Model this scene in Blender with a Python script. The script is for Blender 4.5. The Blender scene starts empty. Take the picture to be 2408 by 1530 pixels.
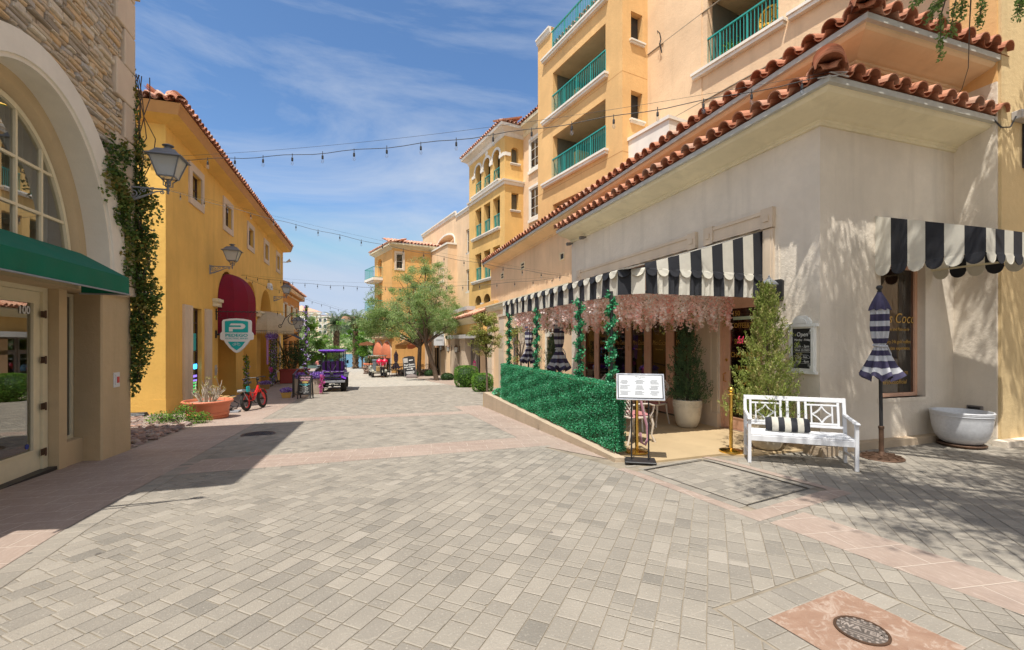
import bpy, math, random
import numpy as np
from mathutils import Vector, Matrix
from mathutils.geometry import tessellate_polygon
random.seed(7)
RNG = np.random.default_rng(11)
R = math.radians
sc = bpy.context.scene
col = sc.collection
# ---------------------------------------------------------------- camera
# world: +Y runs down the street, +X to the cafe, metres; the camera stands at the origin, eye height 1.68
FPX, UH, VH, EYE = 1060.0, 1204.0, 803.0, 1.68
YAW = math.atan(348 / 1060)
cam = bpy.data.cameras.new('camera')
cam.sensor_width = 36; cam.lens = 36 * FPX / 2408
cam.shift_y = (VH - 765) / 2408
cam.clip_start = .05; cam.clip_end = 6000
co = bpy.data.objects.new('camera', cam); col.objects.link(co)
co.location = (0, 0, EYE); co.rotation_euler = (R(90), 0, -YAW)
sc.camera = co
sc.render.resolution_x, sc.render.resolution_y = 1024, 650
# ---------------------------------------------------------------- sun and sky
SUN_EL, SUN_AZ = R(66), R(40)          # light travels towards +X+Y
to_sun = Vector((-math.cos(SUN_EL) * math.sin(SUN_AZ), -math.cos(SUN_EL) * math.cos(SUN_AZ), math.sin(SUN_EL)))
sun = bpy.data.lights.new('sun', 'SUN'); sun.energy = 4.5; sun.angle = R(.5); sun.color = (1, .95, .87)
so = bpy.data.objects.new('sun', sun); col.objects.link(so)
so.rotation_euler = to_sun.to_track_quat('Z', 'Y').to_euler()
w = bpy.data.worlds.new('World'); sc.world = w; w.use_nodes = True
nt = w.node_tree; nt.nodes.clear()
N = nt.nodes.new; L = nt.links.new
sky = N('ShaderNodeTexSky'); sky.sky_type = 'NISHITA'; sky.sun_disc = False
sky.sun_elevation = SUN_EL; sky.sun_rotation = math.atan2(to_sun.x, to_sun.y)
sky.altitude = 500; sky.air_density = 1.0; sky.dust_density = .15; sky.ozone_density = 3.0
tc = N('ShaderNodeTexCoord'); mp = N('ShaderNodeMapping'); mp.inputs['Scale'].default_value = (1.2, 1.2, 3.4)
mp.inputs['Rotation'].default_value = (.25, .5, .2)
L(tc.outputs['Generated'], mp.inputs['Vector'])
n1 = N('ShaderNodeTexNoise'); n1.inputs['Scale'].default_value = 1.5; n1.inputs['Detail'].default_value = 8; n1.inputs['Roughness'].default_value = .62
n1.inputs['Distortion'].default_value = .7
L(mp.outputs[0], n1.inputs['Vector'])
cr = N('ShaderNodeValToRGB'); cr.color_ramp.elements[0].position = .42; cr.color_ramp.elements[0].color = (0, 0, 0, 1)
cr.color_ramp.elements[1].position = .78; cr.color_ramp.elements[1].color = (.78, .78, .78, 1)
L(n1.outputs['Fac'], cr.inputs[0])
mx = N('ShaderNodeMix'); mx.data_type = 'RGBA'
gm = N('ShaderNodeHueSaturation'); gm.inputs['Saturation'].default_value = 1.1; gm.inputs['Value'].default_value = .92
L(sky.outputs[0], gm.inputs['Color']); dk = N('ShaderNodeMix'); dk.data_type = 'RGBA'; dk.blend_type = 'DARKEN'; dk.inputs['Factor'].default_value = 1; dk.inputs['B'].default_value = (2.4, 3.1, 4.2, 1); L(gm.outputs[0], dk.inputs['A'])
L(cr.outputs[0], mx.inputs['Factor']); L(dk.outputs['Result'], mx.inputs['A']); mx.inputs['B'].default_value = (3.5, 3.8, 4.3, 1)
bg = N('ShaderNodeBackground'); bg.inputs['Strength'].default_value = .15
# invented veil of bright cloud behind the camera, added as soft fill for shaded walls
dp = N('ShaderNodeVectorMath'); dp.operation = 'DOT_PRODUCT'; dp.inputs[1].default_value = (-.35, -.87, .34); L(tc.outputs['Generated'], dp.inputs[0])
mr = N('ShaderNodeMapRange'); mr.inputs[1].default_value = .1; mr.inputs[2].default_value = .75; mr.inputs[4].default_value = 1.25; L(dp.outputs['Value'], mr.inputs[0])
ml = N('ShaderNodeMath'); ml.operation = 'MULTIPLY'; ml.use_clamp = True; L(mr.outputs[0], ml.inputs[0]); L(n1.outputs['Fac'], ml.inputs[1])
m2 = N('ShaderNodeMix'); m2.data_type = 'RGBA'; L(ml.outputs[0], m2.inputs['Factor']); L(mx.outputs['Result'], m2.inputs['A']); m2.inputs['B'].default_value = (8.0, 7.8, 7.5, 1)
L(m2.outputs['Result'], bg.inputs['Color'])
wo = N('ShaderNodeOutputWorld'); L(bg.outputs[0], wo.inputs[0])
sc.view_settings.view_transform = 'Standard'; sc.view_settings.look = 'None'
sc.view_settings.exposure = 0.38; sc.view_settings.gamma = 1
sc.cycles.max_bounces = 8; sc.cycles.diffuse_bounces = 4; sc.cycles.transparent_max_bounces = 12
# ---------------------------------------------------------------- survey helpers (sight line -> point on a real plane)
S_, C_ = math.sin(YAW), math.cos(YAW)
GP = [(-300, 0), (5, 0), (20, -.68), (40, -1.2), (60, -1.5), (4000, -1.5)]
def g(Y):
 for (a, b), (c, d) in zip(GP, GP[1:]):
  if Y <= c: return b + (d - b) * (Y - a) / (c - a)
def ray(u, v):
 a = (u - UH) / FPX
 return (S_ + a * C_, C_ - a * S_, (VH - v) / FPX)
def PX(u, v, X): r = ray(u, v); t = X / r[0]; return Vector((X, r[1] * t, EYE + r[2] * t))
def PY(u, v, Y): r = ray(u, v); t = Y / r[1]; return Vector((r[0] * t, Y, EYE + r[2] * t))
def PD(u, v, d): r = ray(u, v); return Vector((r[0] * d, r[1] * d, EYE + r[2] * d))
# ---------------------------------------------------------------- materials
MT = {}
def nodes(name):
 m = bpy.data.materials.new(name); m.use_nodes = True; t = m.node_tree
 b = t.nodes['Principled BSDF']
 return m, t, b, t.nodes.new, t.links.new
def rgba(c): return (c[0], c[1], c[2], 1)
def base_chain(t, N, L, src, amt=1.0):
 """multiply a colour by 1+v, v being the per-face value"""
 at = N('ShaderNodeAttribute'); at.attribute_name = 'v'
 ad = N('ShaderNodeMath'); ad.operation = 'MULTIPLY_ADD'; ad.inputs[1].default_value = amt; ad.inputs[2].default_value = 1
 L(at.outputs['Fac'], ad.inputs[0])
 hs = N('ShaderNodeHueSaturation'); L(ad.outputs[0], hs.inputs['Value']); L(src, hs.inputs['Color'])
 return hs.outputs[0]
def noise(N, L, vec, scale, detail=4, rough=.55, dist=0):
 n = N('ShaderNodeTexNoise'); n.inputs['Scale'].default_value = scale; n.inputs['Detail'].default_value = detail
 n.inputs['Roughness'].default_value = rough; n.inputs['Distortion'].default_value = dist; L(vec, n.inputs['Vector']); return n.outputs['Fac']
def mixc(N, L, fac, a, b, mode='MIX'):
 m = N('ShaderNodeMix'); m.data_type = 'RGBA'; m.blend_type = mode
 for s, x in ((m.inputs['Factor'], fac), (m.inputs['A'], a), (m.inputs['B'], b)):
  if isinstance(x, (int, float)): s.default_value = x
  elif isinstance(x, tuple): s.default_value = rgba(x)
  else: L(x, s)
 return m.outputs['Result']
def rampf(N, L, x, p0, p1, a=0, b=1):
 m = N('ShaderNodeMapRange'); m.inputs[1].default_value = p0; m.inputs[2].default_value = p1
 m.inputs[3].default_value = a; m.inputs[4].default_value = b; L(x, m.inputs[0]); return m.outputs[0]
def mul(c, k): return tuple(min(1, x * k) for x in c)
def stucco(name, c, rough=.9, var=.18, bump=.4, bs=70, streak=.2, scale=1.0, spec=.25):
 m, t, b, N, L = nodes(name)
 g_ = N('ShaderNodeNewGeometry'); pos = g_.outputs['Position']
 big = noise(N, L, pos, .55 * scale, 5, .6)
 c1 = mixc(N, L, rampf(N, L, big, .3, .7), mul(c, 1 - var), mul(c, 1 + var * .5))
 mp = N('ShaderNodeMapping'); mp.inputs['Scale'].default_value = (2.2, 2.2, .22); L(pos, mp.inputs[0])
 st = noise(N, L, mp.outputs[0], 1.3 * scale, 5, .6)
 c2 = mixc(N, L, rampf(N, L, st, .52, .8, 0, streak * 3), c1, mul(c, .68))
 med = noise(N, L, pos, 6 * scale, 5, .7)
 c3 = mixc(N, L, rampf(N, L, med, .35, .75, 0, .35), c2, mul(c, .86))
 L(base_chain(t, N, L, c3), b.inputs['Base Color'])
 b.inputs['Roughness'].default_value = rough; b.inputs['Specular IOR Level'].default_value = spec
 if bump:
  bp = N('ShaderNodeBump'); bp.inputs['Strength'].default_value = bump; bp.inputs['Distance'].default_value = .01
  ad = N('ShaderNodeMath'); ad.operation = 'MULTIPLY_ADD'; ad.inputs[1].default_value = 2.2; L(noise(N, L, pos, 11, 4, .6), ad.inputs[0]); L(noise(N, L, pos, bs, 3, .6), ad.inputs[2]); L(ad.outputs[0], bp.inputs['Height']); L(bp.outputs[0], b.inputs['Normal'])
 MT[name] = m; return m
def plain(name, c, rough=.5, metal=0, spec=.5, var=.08, ns=9, bump=0, bs=60, coat=0, em=None, es=0, sheen=0):
 m, t, b, N, L = nodes(name)
 tcn = N('ShaderNodeNewGeometry')
 n = noise(N, L, tcn.outputs['Position'], ns, 4, .6)
 c1 = mixc(N, L, rampf(N, L, n, .3, .7), mul(c, 1 - var), mul(c, 1 + var))
 L(base_chain(t, N, L, c1), b.inputs['Base Color'])
 b.inputs['Metallic'].default_value = metal; b.inputs['Specular IOR Level'].default_value = spec
 L(rampf(N, L, n, .3, .7, max(.02, rough - .06), min(1, rough + .08)), b.inputs['Roughness'])
 if coat: b.inputs['Coat Weight'].default_value = coat
 if sheen: b.inputs['Sheen Weight'].default_value = sheen
 if bump:
  bp = N('ShaderNodeBump'); bp.inputs['Strength'].default_value = bump; bp.inputs['Distance'].default_value = .006
  L(noise(N, L, tcn.outputs['Position'], bs, 3, .6), bp.inputs['Height']); L(bp.outputs[0], b.inputs['Normal'])
 if em: b.inputs['Emission Color'].default_value = rgba(em); b.inputs['Emission Strength'].default_value = es
 MT[name] = m; return m
def palette(name, stops, rough=.85, bump=.5, bs=30, spec=.3, ns=5, trans=0, mott=.25):
 """colour picked by the per-face value v in 0..1 from real pigment stops"""
 m, t, b, N, L = nodes(name)
 at = N('ShaderNodeAttribute'); at.attribute_name = 'v'
 r = N('ShaderNodeValToRGB'); e = r.color_ramp.elements
 e[0].position = 0; e[0].color = rgba(stops[0]); e[1].position = 1; e[1].color = rgba(stops[-1])
 for i, s in enumerate(stops[1:-1]): x = e.new((i + 1) / (len(stops) - 1)); x.color = rgba(s)
 L(at.outputs['Fac'], r.inputs[0])
 pos = N('ShaderNodeNewGeometry').outputs['Position']
 n = noise(N, L, pos, ns, 5, .65)
 c = mixc(N, L, rampf(N, L, n, .3, .75, 0, mott), r.outputs[0], (.04, .035, .03))
 L(c, b.inputs['Base Color']); b.inputs['Roughness'].default_value = rough; b.inputs['Specular IOR Level'].default_value = spec
 if bump:
  bp = N('ShaderNodeBump'); bp.inputs['Strength'].default_value = bump; bp.inputs['Distance'].default_value = .01
  L(noise(N, L, pos, bs, 4, .6), bp.inputs['Height']); L(bp.outputs[0], b.inputs['Normal'])
 if trans:
  out = t.nodes['Material Output']; tr = N('ShaderNodeBsdfTranslucent'); L(c, tr.inputs[0])
  ms = N('ShaderNodeMixShader'); ms.inputs[0].default_value = trans; L(b.outputs[0], ms.inputs[1]); L(tr.outputs[0], ms.inputs[2]); L(ms.outputs[0], out.inputs[0])
 MT[name] = m; return m
def glass(name, tint=(.75, .8, .8), refl=.12, rough=.0):
 m = bpy.data.materials.new(name); m.use_nodes = True; t = m.node_tree; t.nodes.clear(); N = t.nodes.new; L = t.links.new
 gl = N('ShaderNodeBsdfGlossy'); gl.inputs['Roughness'].default_value = rough; gl.inputs['Color'].default_value = (.95, .97, 1, 1)
 tr = N('ShaderNodeBsdfTransparent'); tr.inputs[0].default_value = rgba(tint)
 ge = N('ShaderNodeNewGeometry'); dt = N('ShaderNodeVectorMath'); dt.operation = 'DOT_PRODUCT'; L(ge.outputs['Normal'], dt.inputs[0]); L(ge.outputs['Incoming'], dt.inputs[1]); last = dt.outputs['Value']
 for op, k in (('ABSOLUTE', 0), ('SUBTRACT', 1), ('POWER', 5), ('MULTIPLY', .9), ('ADD', refl + .045)):
  q = N('ShaderNodeMath'); q.operation = op; q.use_clamp = op == 'ADD'; i = 1 if op == 'SUBTRACT' else 0
  if op == 'SUBTRACT': q.inputs[0].default_value = 1
  elif op != 'ABSOLUTE': q.inputs[1].default_value = k
  L(last, q.inputs[i]); last = q.outputs[0]
 ad = q
 ms = N('ShaderNodeMixShader'); L(ad.outputs[0], ms.inputs[0]); L(tr.outputs[0], ms.inputs[1]); L(gl.outputs[0], ms.inputs[2])
 o = N('ShaderNodeOutputMaterial'); L(ms.outputs[0], o.inputs[0]); MT[name] = m; return m
stucco('stucco_yellow', (.80, .495, .13)); stucco('stucco_orange', (.74, .42, .15)); stucco('stucco_apricot', (.76, .47, .20), streak=.16)
stucco('stucco_sand', (.78, .60, .40)); stucco('stucco_ochre', (.74, .47, .17)); stucco('stucco_beige', (.73, .65, .54), bump=.5, bs=45)
stucco('stucco_ochre_pale', (.66, .50, .27), streak=.2); stucco('stucco_peach', (.77, .55, .345)); stucco('stucco_tan', (.60, .46, .28), bump=.4, bs=60); stucco('cornice_cream', (.76, .68, .48), bump=.1)
stucco('cornice_apricot', (.78, .58, .36), bump=.1); stucco('trim_white', (.80, .75, .66), bump=.12); stucco('trim_stone', (.66, .54, .41), bump=.15)
stucco('arch_white', (.80, .75, .65), bump=.15, streak=.05); stucco('fascia_brown', (.55, .29, .11), bump=.1); stucco('rust_orange', (.64, .30, .08))
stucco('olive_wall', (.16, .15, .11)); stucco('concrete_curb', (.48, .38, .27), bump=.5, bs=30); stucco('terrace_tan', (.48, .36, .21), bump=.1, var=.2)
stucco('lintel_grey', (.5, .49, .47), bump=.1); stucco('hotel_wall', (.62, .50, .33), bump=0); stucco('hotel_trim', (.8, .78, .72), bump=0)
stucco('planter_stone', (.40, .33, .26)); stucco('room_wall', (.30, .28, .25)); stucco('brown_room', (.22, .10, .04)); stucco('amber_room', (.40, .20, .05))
palette('tile', [(.34, .12, .06), (.50, .20, .11), (.60, .29, .18), (.46, .27, .19), (.68, .44, .32)], rough=.8, bump=.3, bs=40, ns=7, mott=.22)
palette('tile_pale', [(.52, .22, .13), (.66, .34, .22), (.74, .46, .33)], rough=.85, bump=.2, mott=.12)
palette('stone', [(.36, .30, .23), (.60, .50, .36), (.70, .58, .42), (.70, .49, .27), (.50, .46, .41), (.76, .66, .51)], bump=.9, bs=24, ns=11, mott=.3)
palette('rubble', [(.16, .10, .08), (.30, .20, .16), (.42, .34, .28), (.22, .18, .17), (.48, .30, .22)], bump=.8)
palette('bark', [(.10, .07, .05), (.18, .13, .09)], bump=1, bs=18)
palette('palm_bark', [(.13, .085, .05), (.26, .17, .10), (.40, .28, .17)], bump=1, bs=14)
palette('leaf_olive', [(.09, .15, .04), (.19, .31, .08), (.30, .42, .14), (.43, .53, .26)], rough=.5, bump=0, trans=.45, mott=.1)
palette('leaf_green', [(.04, .10, .015), (.09, .22, .025), (.17, .34, .04), (.28, .46, .07)], rough=.45, bump=0, trans=.35, mott=.1)
palette('leaf_dark', [(.02, .05, .015), (.045, .10, .03), (.09, .16, .045)], rough=.5, bump=0, trans=.2, mott=.1)
palette('leaf_citrus', [(.08, .11, .02), (.18, .23, .04), (.32, .36, .08), (.46, .42, .12), (.38, .28, .17)], rough=.4, bump=0, trans=.3, mott=.1)
palette('leaf_vine', [(.03, .06, .015), (.07, .13, .025), (.14, .21, .045), (.22, .18, .04)], rough=.4, bump=0, trans=.25, mott=.1)
palette('leaf_faux', [(.012, .10, .04), (.025, .24, .09), (.05, .38, .17), (.22, .55, .36)], rough=.6, bump=0, trans=.15, mott=.1)
palette('leaf_cypress', [(.08, .12, .02), (.19, .25, .045), (.32, .39, .09), (.42, .37, .15)], rough=.6, bump=0, trans=.25, mott=.1)
palette('leaf_juniper', [(.02, .055, .025), (.06, .12, .05), (.12, .20, .08)], rough=.6, bump=0, trans=.2, mott=.1)
palette('leaf_palm', [(.06, .10, .04), (.14, .20, .09), (.26, .32, .17)], rough=.5, bump=0, trans=.3, mott=.1)
palette('leaf_palm_fruit', [(.35, .22, .03), (.50, .36, .08)], rough=.6, bump=0, mott=.1)
palette('petal_pink', [(.93, .46, .40), (.97, .68, .62), (.98, .84, .80), (.98, .94, .92)], rough=.6, bump=0, trans=.45, mott=0)
palette('petal_purple', [(.10, .03, .30), (.22, .10, .50), (.42, .28, .70), (.72, .62, .86)], rough=.6, bump=0, trans=.3, mott=.03)
palette('petal_magenta', [(.5, .05, .28), (.75, .20, .50)], rough=.6, bump=0, trans=.3, mott=.03)
palette('paver', [(.215, .196, .165), (.262, .236, .197), (.288, .259, .215), (.315, .282, .232), (.355, .318, .265)], rough=.9, bump=.6, bs=55, ns=1.6, mott=.24, spec=.25)
palette('dry_twig', [(.38, .32, .24), (.66, .60, .50)], bump=.3)
plain('joint_sand', (.25, .21, .155), .95, ns=4, var=.3)
plain('iron_black', (.02, .02, .022), .45); plain('iron_grey', (.24, .25, .27), .5, var=.15); plain('lamp_roof', (.16, .17, .19), .45)
plain('teal_metal', (.03, .30, .26), .4, var=.05); plain('white_paint', (.66, .67, .69), .35, var=.03); plain('frame_cream', (.74, .66, .46), .45, var=.04)
plain('frame_pink', (.68, .40, .27), .5, var=.06); plain('frame_dark', (.05, .02, .015), .4); plain('frame_grey', (.17, .15, .14), .45); plain('frame_white', (.72, .69, .6), .45)
plain('canvas_green', (.0, .13, .072), .7, bump=.2, bs=260, var=.12, ns=2, spec=.3); plain('canvas_red', (.19, .008, .024), .75, bump=.2, bs=260, var=.12, ns=2, spec=.25)
plain('canvas_beige', (.58, .49, .33), .8, bump=.2, bs=200); plain('canvas_orange', (.66, .22, .11), .8, var=.1); plain('canvas_tan', (.62, .32, .12), .8, var=.1)
plain('canvas_black', (.012, .013, .018), .75, bump=.2, bs=260, var=.2); plain('canvas_cream', (.70, .67, .58), .75, bump=.2, bs=260, var=.06)
plain('canvas_navy', (.045, .038, .085), .75, bump=.2, bs=200, var=.2); plain('canvas_white', (.66, .67, .70), .75, bump=.2, bs=200, var=.05)
plain('brass', (.78, .50, .12), .16, metal=1, var=.1); plain('chrome', (.6, .6, .6), .2, metal=1); plain('gold_letter', (.50, .30, .07), .35, metal=.4)
plain('pot_glaze', (.62, .57, .47), .28, var=.08, ns=4, coat=.3); plain('pot_grey', (.55, .56, .58), .35, var=.08, ns=30, coat=.2); plain('terracotta', (.56, .17, .085), .55, var=.1, ns=3)
plain('tarnish', (.12, .07, .045), .5, metal=.5, var=.3); plain('chalkboard', (.018, .02, .021), .6, var=.4); plain('chalk', (.8, .8, .78), .9); plain('chair_paint', (.60, .53, .45), .45, var=.06)
plain('cushion_rose', (.42, .17, .17), .85, bump=.3, bs=200); plain('sign_white', (.74, .76, .78), .35, var=.02); plain('sign_teal', (.0, .40, .41), .4, var=.03)
plain('paper', (.50, .52, .54), .4, var=.01, spec=.6); plain('print_grey', (.16, .17, .18), .7); plain('velvet', (.38, .17, .22), .7, sheen=.5)
plain('rubber', (.025, .024, .022), .85, bump=.6, bs=80); plain('bike_red', (.70, .012, .01), .3, coat=.6, var=.03); plain('bike_silver', (.55, .57, .6), .3, metal=.6)
plain('cart_purple', (.15, .02, .50), .25, coat=.8, var=.04); plain('seat_purple', (.11, .02, .25), .5, bump=.3, bs=120); plain('vinyl_black', (.012, .012, .013), .45)
plain('basket_grey', (.13, .14, .15), .55); plain('lamp_red', (.5, .01, .01), .2); plain('pot_yellow', (.62, .38, .10), .7); plain('drape_lilac', (.50, .26, .58), .6)
plain('box_grey', (.42, .40, .38), .5); plain('signal_red', (.6, .03, .03), .4); plain('skin', (.5, .28, .19), .6, spec=.3, var=.04); plain('hair_dark', (.03, .02, .015), .7)
plain('shirt_coral', (.85, .28, .24), .8); plain('shirt_red', (.62, .02, .07), .8); plain('trouser_black', (.015, .015, .018), .85); plain('shorts_grey', (.25, .3, .33), .8)
plain('neon_blue', (.05, .4, 1), .5, em=(.05, .45, 1), es=3); plain('neon_pink', (1, .1, .35), .5, em=(1, .12, .4), es=4); plain('neon_green', (.05, .5, .1), .5, em=(.05, .8, .2), es=.8)
plain('neon_violet', (.3, .2, .8), .5, em=(.3, .2, .9), es=1); plain('bulb_lit', (1, .7, .3), .4, em=(1, .62, .2), es=14)
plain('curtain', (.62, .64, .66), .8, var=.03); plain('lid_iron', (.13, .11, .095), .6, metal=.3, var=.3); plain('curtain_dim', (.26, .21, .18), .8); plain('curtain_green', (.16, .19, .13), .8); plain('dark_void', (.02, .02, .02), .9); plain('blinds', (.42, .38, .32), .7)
plain('vent_dark', (.04, .035, .03), .8); plain('umbrella_plum', (.16, .11, .15), .6, var=.25, ns=6); plain('cart_beige', (.50, .50, .42), .3, coat=.5); plain('bin_grey', (.14, .17, .20), .5)
plain('red_bag', (.65, .01, .06), .35, coat=.3); plain('wicker', (.42, .26, .10), .7, bump=.8, bs=80); plain('wood_brown', (.26, .11, .05), .6); plain('bleached_white', (.78, .78, .74), .6)
plain('gate_green', (.05, .12, .09), .5); plain('plastic_black', (.018, .018, .02), .5); plain('yellow_chair', (.75, .42, .03), .5); plain('print_pink', (.75, .04, .25), .5)
plain('pale_green', (.45, .55, .42), .5); plain('gutter_grey', (.46, .45, .40), .5, var=.1); plain('cloth_blue', (.03, .05, .3), .7); plain('crate_red', (.32, .05, .04), .6)
plain('chalk_yellow', (.8, .62, .15), .9); plain('chalk_blue', (.2, .65, .7), .9); plain('chalk_rose', (.8, .5, .6), .9); plain('wire', (.03, .03, .03), .6)
plain('car_white', (.8, .8, .8), .3)
plain('pane_far', (.018, .02, .022), .06, spec=.8, coat=1)
glass('pane_dark', (.30, .30, .28), .10); glass('pane_clear', (.7, .74, .72), .07); glass('pane_mirror', (.62, .60, .48), .24); glass('pane_bulb', (.9, .92, .93), .05)
glass('pane_warm', (.42, .33, .27), .05)
m_, t_, b_, N_, L_ = nodes('lamp_glass'); b_.inputs['Base Color'].default_value = (.62, .64, .62, 1); b_.inputs['Roughness'].default_value = .25; b_.inputs['Transmission Weight'].default_value = .35; MT['lamp_glass'] = m_
m_, t_, b_, N_, L_ = nodes('water')
b_.inputs['Base Color'].default_value = (.05, .17, .25, 1); b_.inputs['Roughness'].default_value = .22
p_ = N_('ShaderNodeNewGeometry').outputs['Position']; mp_ = N_('ShaderNodeMapping'); mp_.inputs['Scale'].default_value = (.5, 1.6, 1); L_(p_, mp_.inputs[0])
bp_ = N_('ShaderNodeBump'); bp_.inputs['Strength'].default_value = .5; bp_.inputs['Distance'].default_value = .15; L_(noise(N_, L_, mp_.outputs[0], 1.6, 5, .6), bp_.inputs['Height']); L_(bp_.outputs[0], b_.inputs['Normal']); MT['water'] = m_
def thin(name, k):
 m = MT[name]; t = m.node_tree; b = t.nodes['Principled BSDF']; tr = t.nodes.new('ShaderNodeBsdfTranslucent'); ms = t.nodes.new('ShaderNodeMixShader'); ms.inputs[0].default_value = k
 t.links.new(b.inputs['Base Color'].links[0].from_socket, tr.inputs[0]); t.links.new(b.outputs[0], ms.inputs[1]); t.links.new(tr.outputs[0], ms.inputs[2]); t.links.new(ms.outputs[0], t.nodes['Material Output'].inputs[0])
for n_ in ('canvas_cream', 'canvas_beige', 'canvas_orange', 'canvas_tan', 'canvas_white', 'curtain', 'drape_lilac'): thin(n_, .3)
# ---------------------------------------------------------------- mesh building
WM = {}
def wm(o): return WM.get(o.name, Matrix.Identity(4)) if o else Matrix.Identity(4)
class MB:
 def __init__(s): s.v = []; s.f = []; s.a = []; s.m = []; s.mi = 0; s.c = 0.0
 def poly(s, pts, c=None):
  b = len(s.v); s.v += [tuple(p) for p in pts]; s.f.append(tuple(range(b, b + len(pts)))); s.a.append(s.c if c is None else c); s.m.append(s.mi)
 def faces(s, vs, fs, c=None):
  b = len(s.v); s.v += [tuple(p) for p in vs]
  for f in fs: s.f.append(tuple(b + i for i in f)); s.a.append(s.c if c is None else c); s.m.append(s.mi)
 def box(s, x0, x1, y0, y1, z0, z1, c=None, M=None):
  vs = [Vector((x, y, z)) for x in (x0, x1) for y in (y0, y1) for z in (z0, z1)]
  if M: vs = [M @ p for p in vs]
  s.faces(vs, [(0, 1, 3, 2), (4, 6, 7, 5), (0, 4, 5, 1), (2, 3, 7, 6), (0, 2, 6, 4), (1, 5, 7, 3)], c)
 def bbox(s, x0, x1, y0, y1, z0, z1, b=.01, c=None, M=None):
  """box with bevelled edges"""
  b = min(b, (x1 - x0) / 2.01, (y1 - y0) / 2.01, (z1 - z0) / 2.01)
  X = (x0, x1); Y = (y0, y1); Z = (z0, z1); vs = []; idx = {}
  for i in (0, 1):
   for j in (0, 1):
    for k in (0, 1):
     sx, sy, sz = (1, -1)[i], (1, -1)[j], (1, -1)[k]
     for a, d in enumerate(((0, 1, 1), (1, 0, 1), (1, 1, 0))):
      idx[i, j, k, a] = len(vs); vs.append(Vector((X[i] + sx * b * d[0], Y[j] + sy * b * d[1], Z[k] + sz * b * d[2])))
  if M: vs = [M @ p for p in vs]
  fs = []
  I = idx
  for i in (0, 1): fs.append((I[i,0,0,0], I[i,0,1,0], I[i,1,1,0], I[i,1,0,0]))
  for j in (0, 1): fs.append((I[0,j,0,1], I[1,j,0,1], I[1,j,1,1], I[0,j,1,1]))
  for k in (0, 1): fs.append((I[0,0,k,2], I[0,1,k,2], I[1,1,k,2], I[1,0,k,2]))
  for i in (0, 1):
   for j in (0, 1): fs.append((I[i,j,0,0], I[i,j,1,0], I[i,j,1,1], I[i,j,0,1]))
   for k in (0, 1): fs.append((I[i,0,k,0], I[i,1,k,0], I[i,1,k,2], I[i,0,k,2]))
  for j in (0, 1):
   for k in (0, 1): fs.append((I[0,j,k,1], I[1,j,k,1], I[1,j,k,2], I[0,j,k,2]))
  for i in (0, 1):
   for j in (0, 1):
    for k in (0, 1): fs.append((I[i,j,k,0], I[i,j,k,1], I[i,j,k,2]))
  s.faces(vs, fs, c)
 def tube(s, pts, r, n=8, c=None, cap=True, closed=False):
  pts = [Vector(p) for p in pts]; k = len(pts)
  rs = r if isinstance(r, (list, tuple)) else [r] * k
  vs = []; up = None
  for i, p in enumerate(pts):
   if closed: t = pts[(i + 1) % k] - pts[i - 1]
   else: t = pts[min(i + 1, k - 1)] - pts[max(i - 1, 0)]
   if t.length < 1e-9: t = Vector((0, 0, 1))
   t.normalize()
   if up is None: up = t.orthogonal().normalized()
   else:
    up = up - t * up.dot(t)
    up = up.normalized() if up.length > 1e-6 else t.orthogonal().normalized()
   b = t.cross(up)
   for j in range(n):
    a = 2 * math.pi * j / n; vs.append(p + (up * math.cos(a) + b * math.sin(a)) * rs[i])
  fs = []
  for i in range(k if closed else k - 1):
   i2 = (i + 1) % k
   for j in range(n): j2 = (j + 1) % n; fs.append((i * n + j, i * n + j2, i2 * n + j2, i2 * n + j))
  if cap and not closed: fs.append(tuple(range(n))[::-1]); fs.append(tuple(range((k - 1) * n, k * n)))
  s.faces(vs, fs, c)
 def lathe(s, prof, n=24, c=None, O=(0, 0, 0), M=None, fn=None):
  vs = []; O = Vector(O)
  for r, z in prof:
   for j in range(n):
    a = 2 * math.pi * j / n; rr = fn(r, z, a) if fn else r
    p = Vector((rr * math.cos(a), rr * math.sin(a), z)); vs.append((M @ p if M else p) + O)
  fs = []
  for i in range(len(prof) - 1):
   for j in range(n): j2 = (j + 1) % n; fs.append((i * n + j, i * n + j2, (i + 1) * n + j2, (i + 1) * n + j))
  if prof[0][0] > 1e-4: fs.append(tuple(range(n))[::-1])
  if prof[-1][0] > 1e-4: fs.append(tuple(range((len(prof) - 1) * n, len(prof) * n)))
  s.faces(vs, fs, c)
 def ball(s, p, r, n=10, sc_=(1, 1, 1), c=None):
  prof = [(max(1e-5, math.sin(math.pi * i / n) * r), -math.cos(math.pi * i / n) * r * sc_[2]) for i in range(n + 1)]
  s.lathe(prof, n + 4, c, p, Matrix.Diagonal((sc_[0], sc_[1], 1, 1)).to_3x3())
 def grid(s, fn, nu, nv, c=None, cf=None):
  vs = [fn(i / nu, j / nv) for i in range(nu + 1) for j in range(nv + 1)]
  b = len(s.v); s.v += [tuple(p) for p in vs]
  for i in range(nu):
   for j in range(nv):
    a = b + i * (nv + 1) + j; s.f.append((a, a + 1, a + nv + 2, a + nv + 1))
    s.a.append(cf(i, j) if cf else (s.c if c is None else c)); s.m.append(s.mi)
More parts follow.
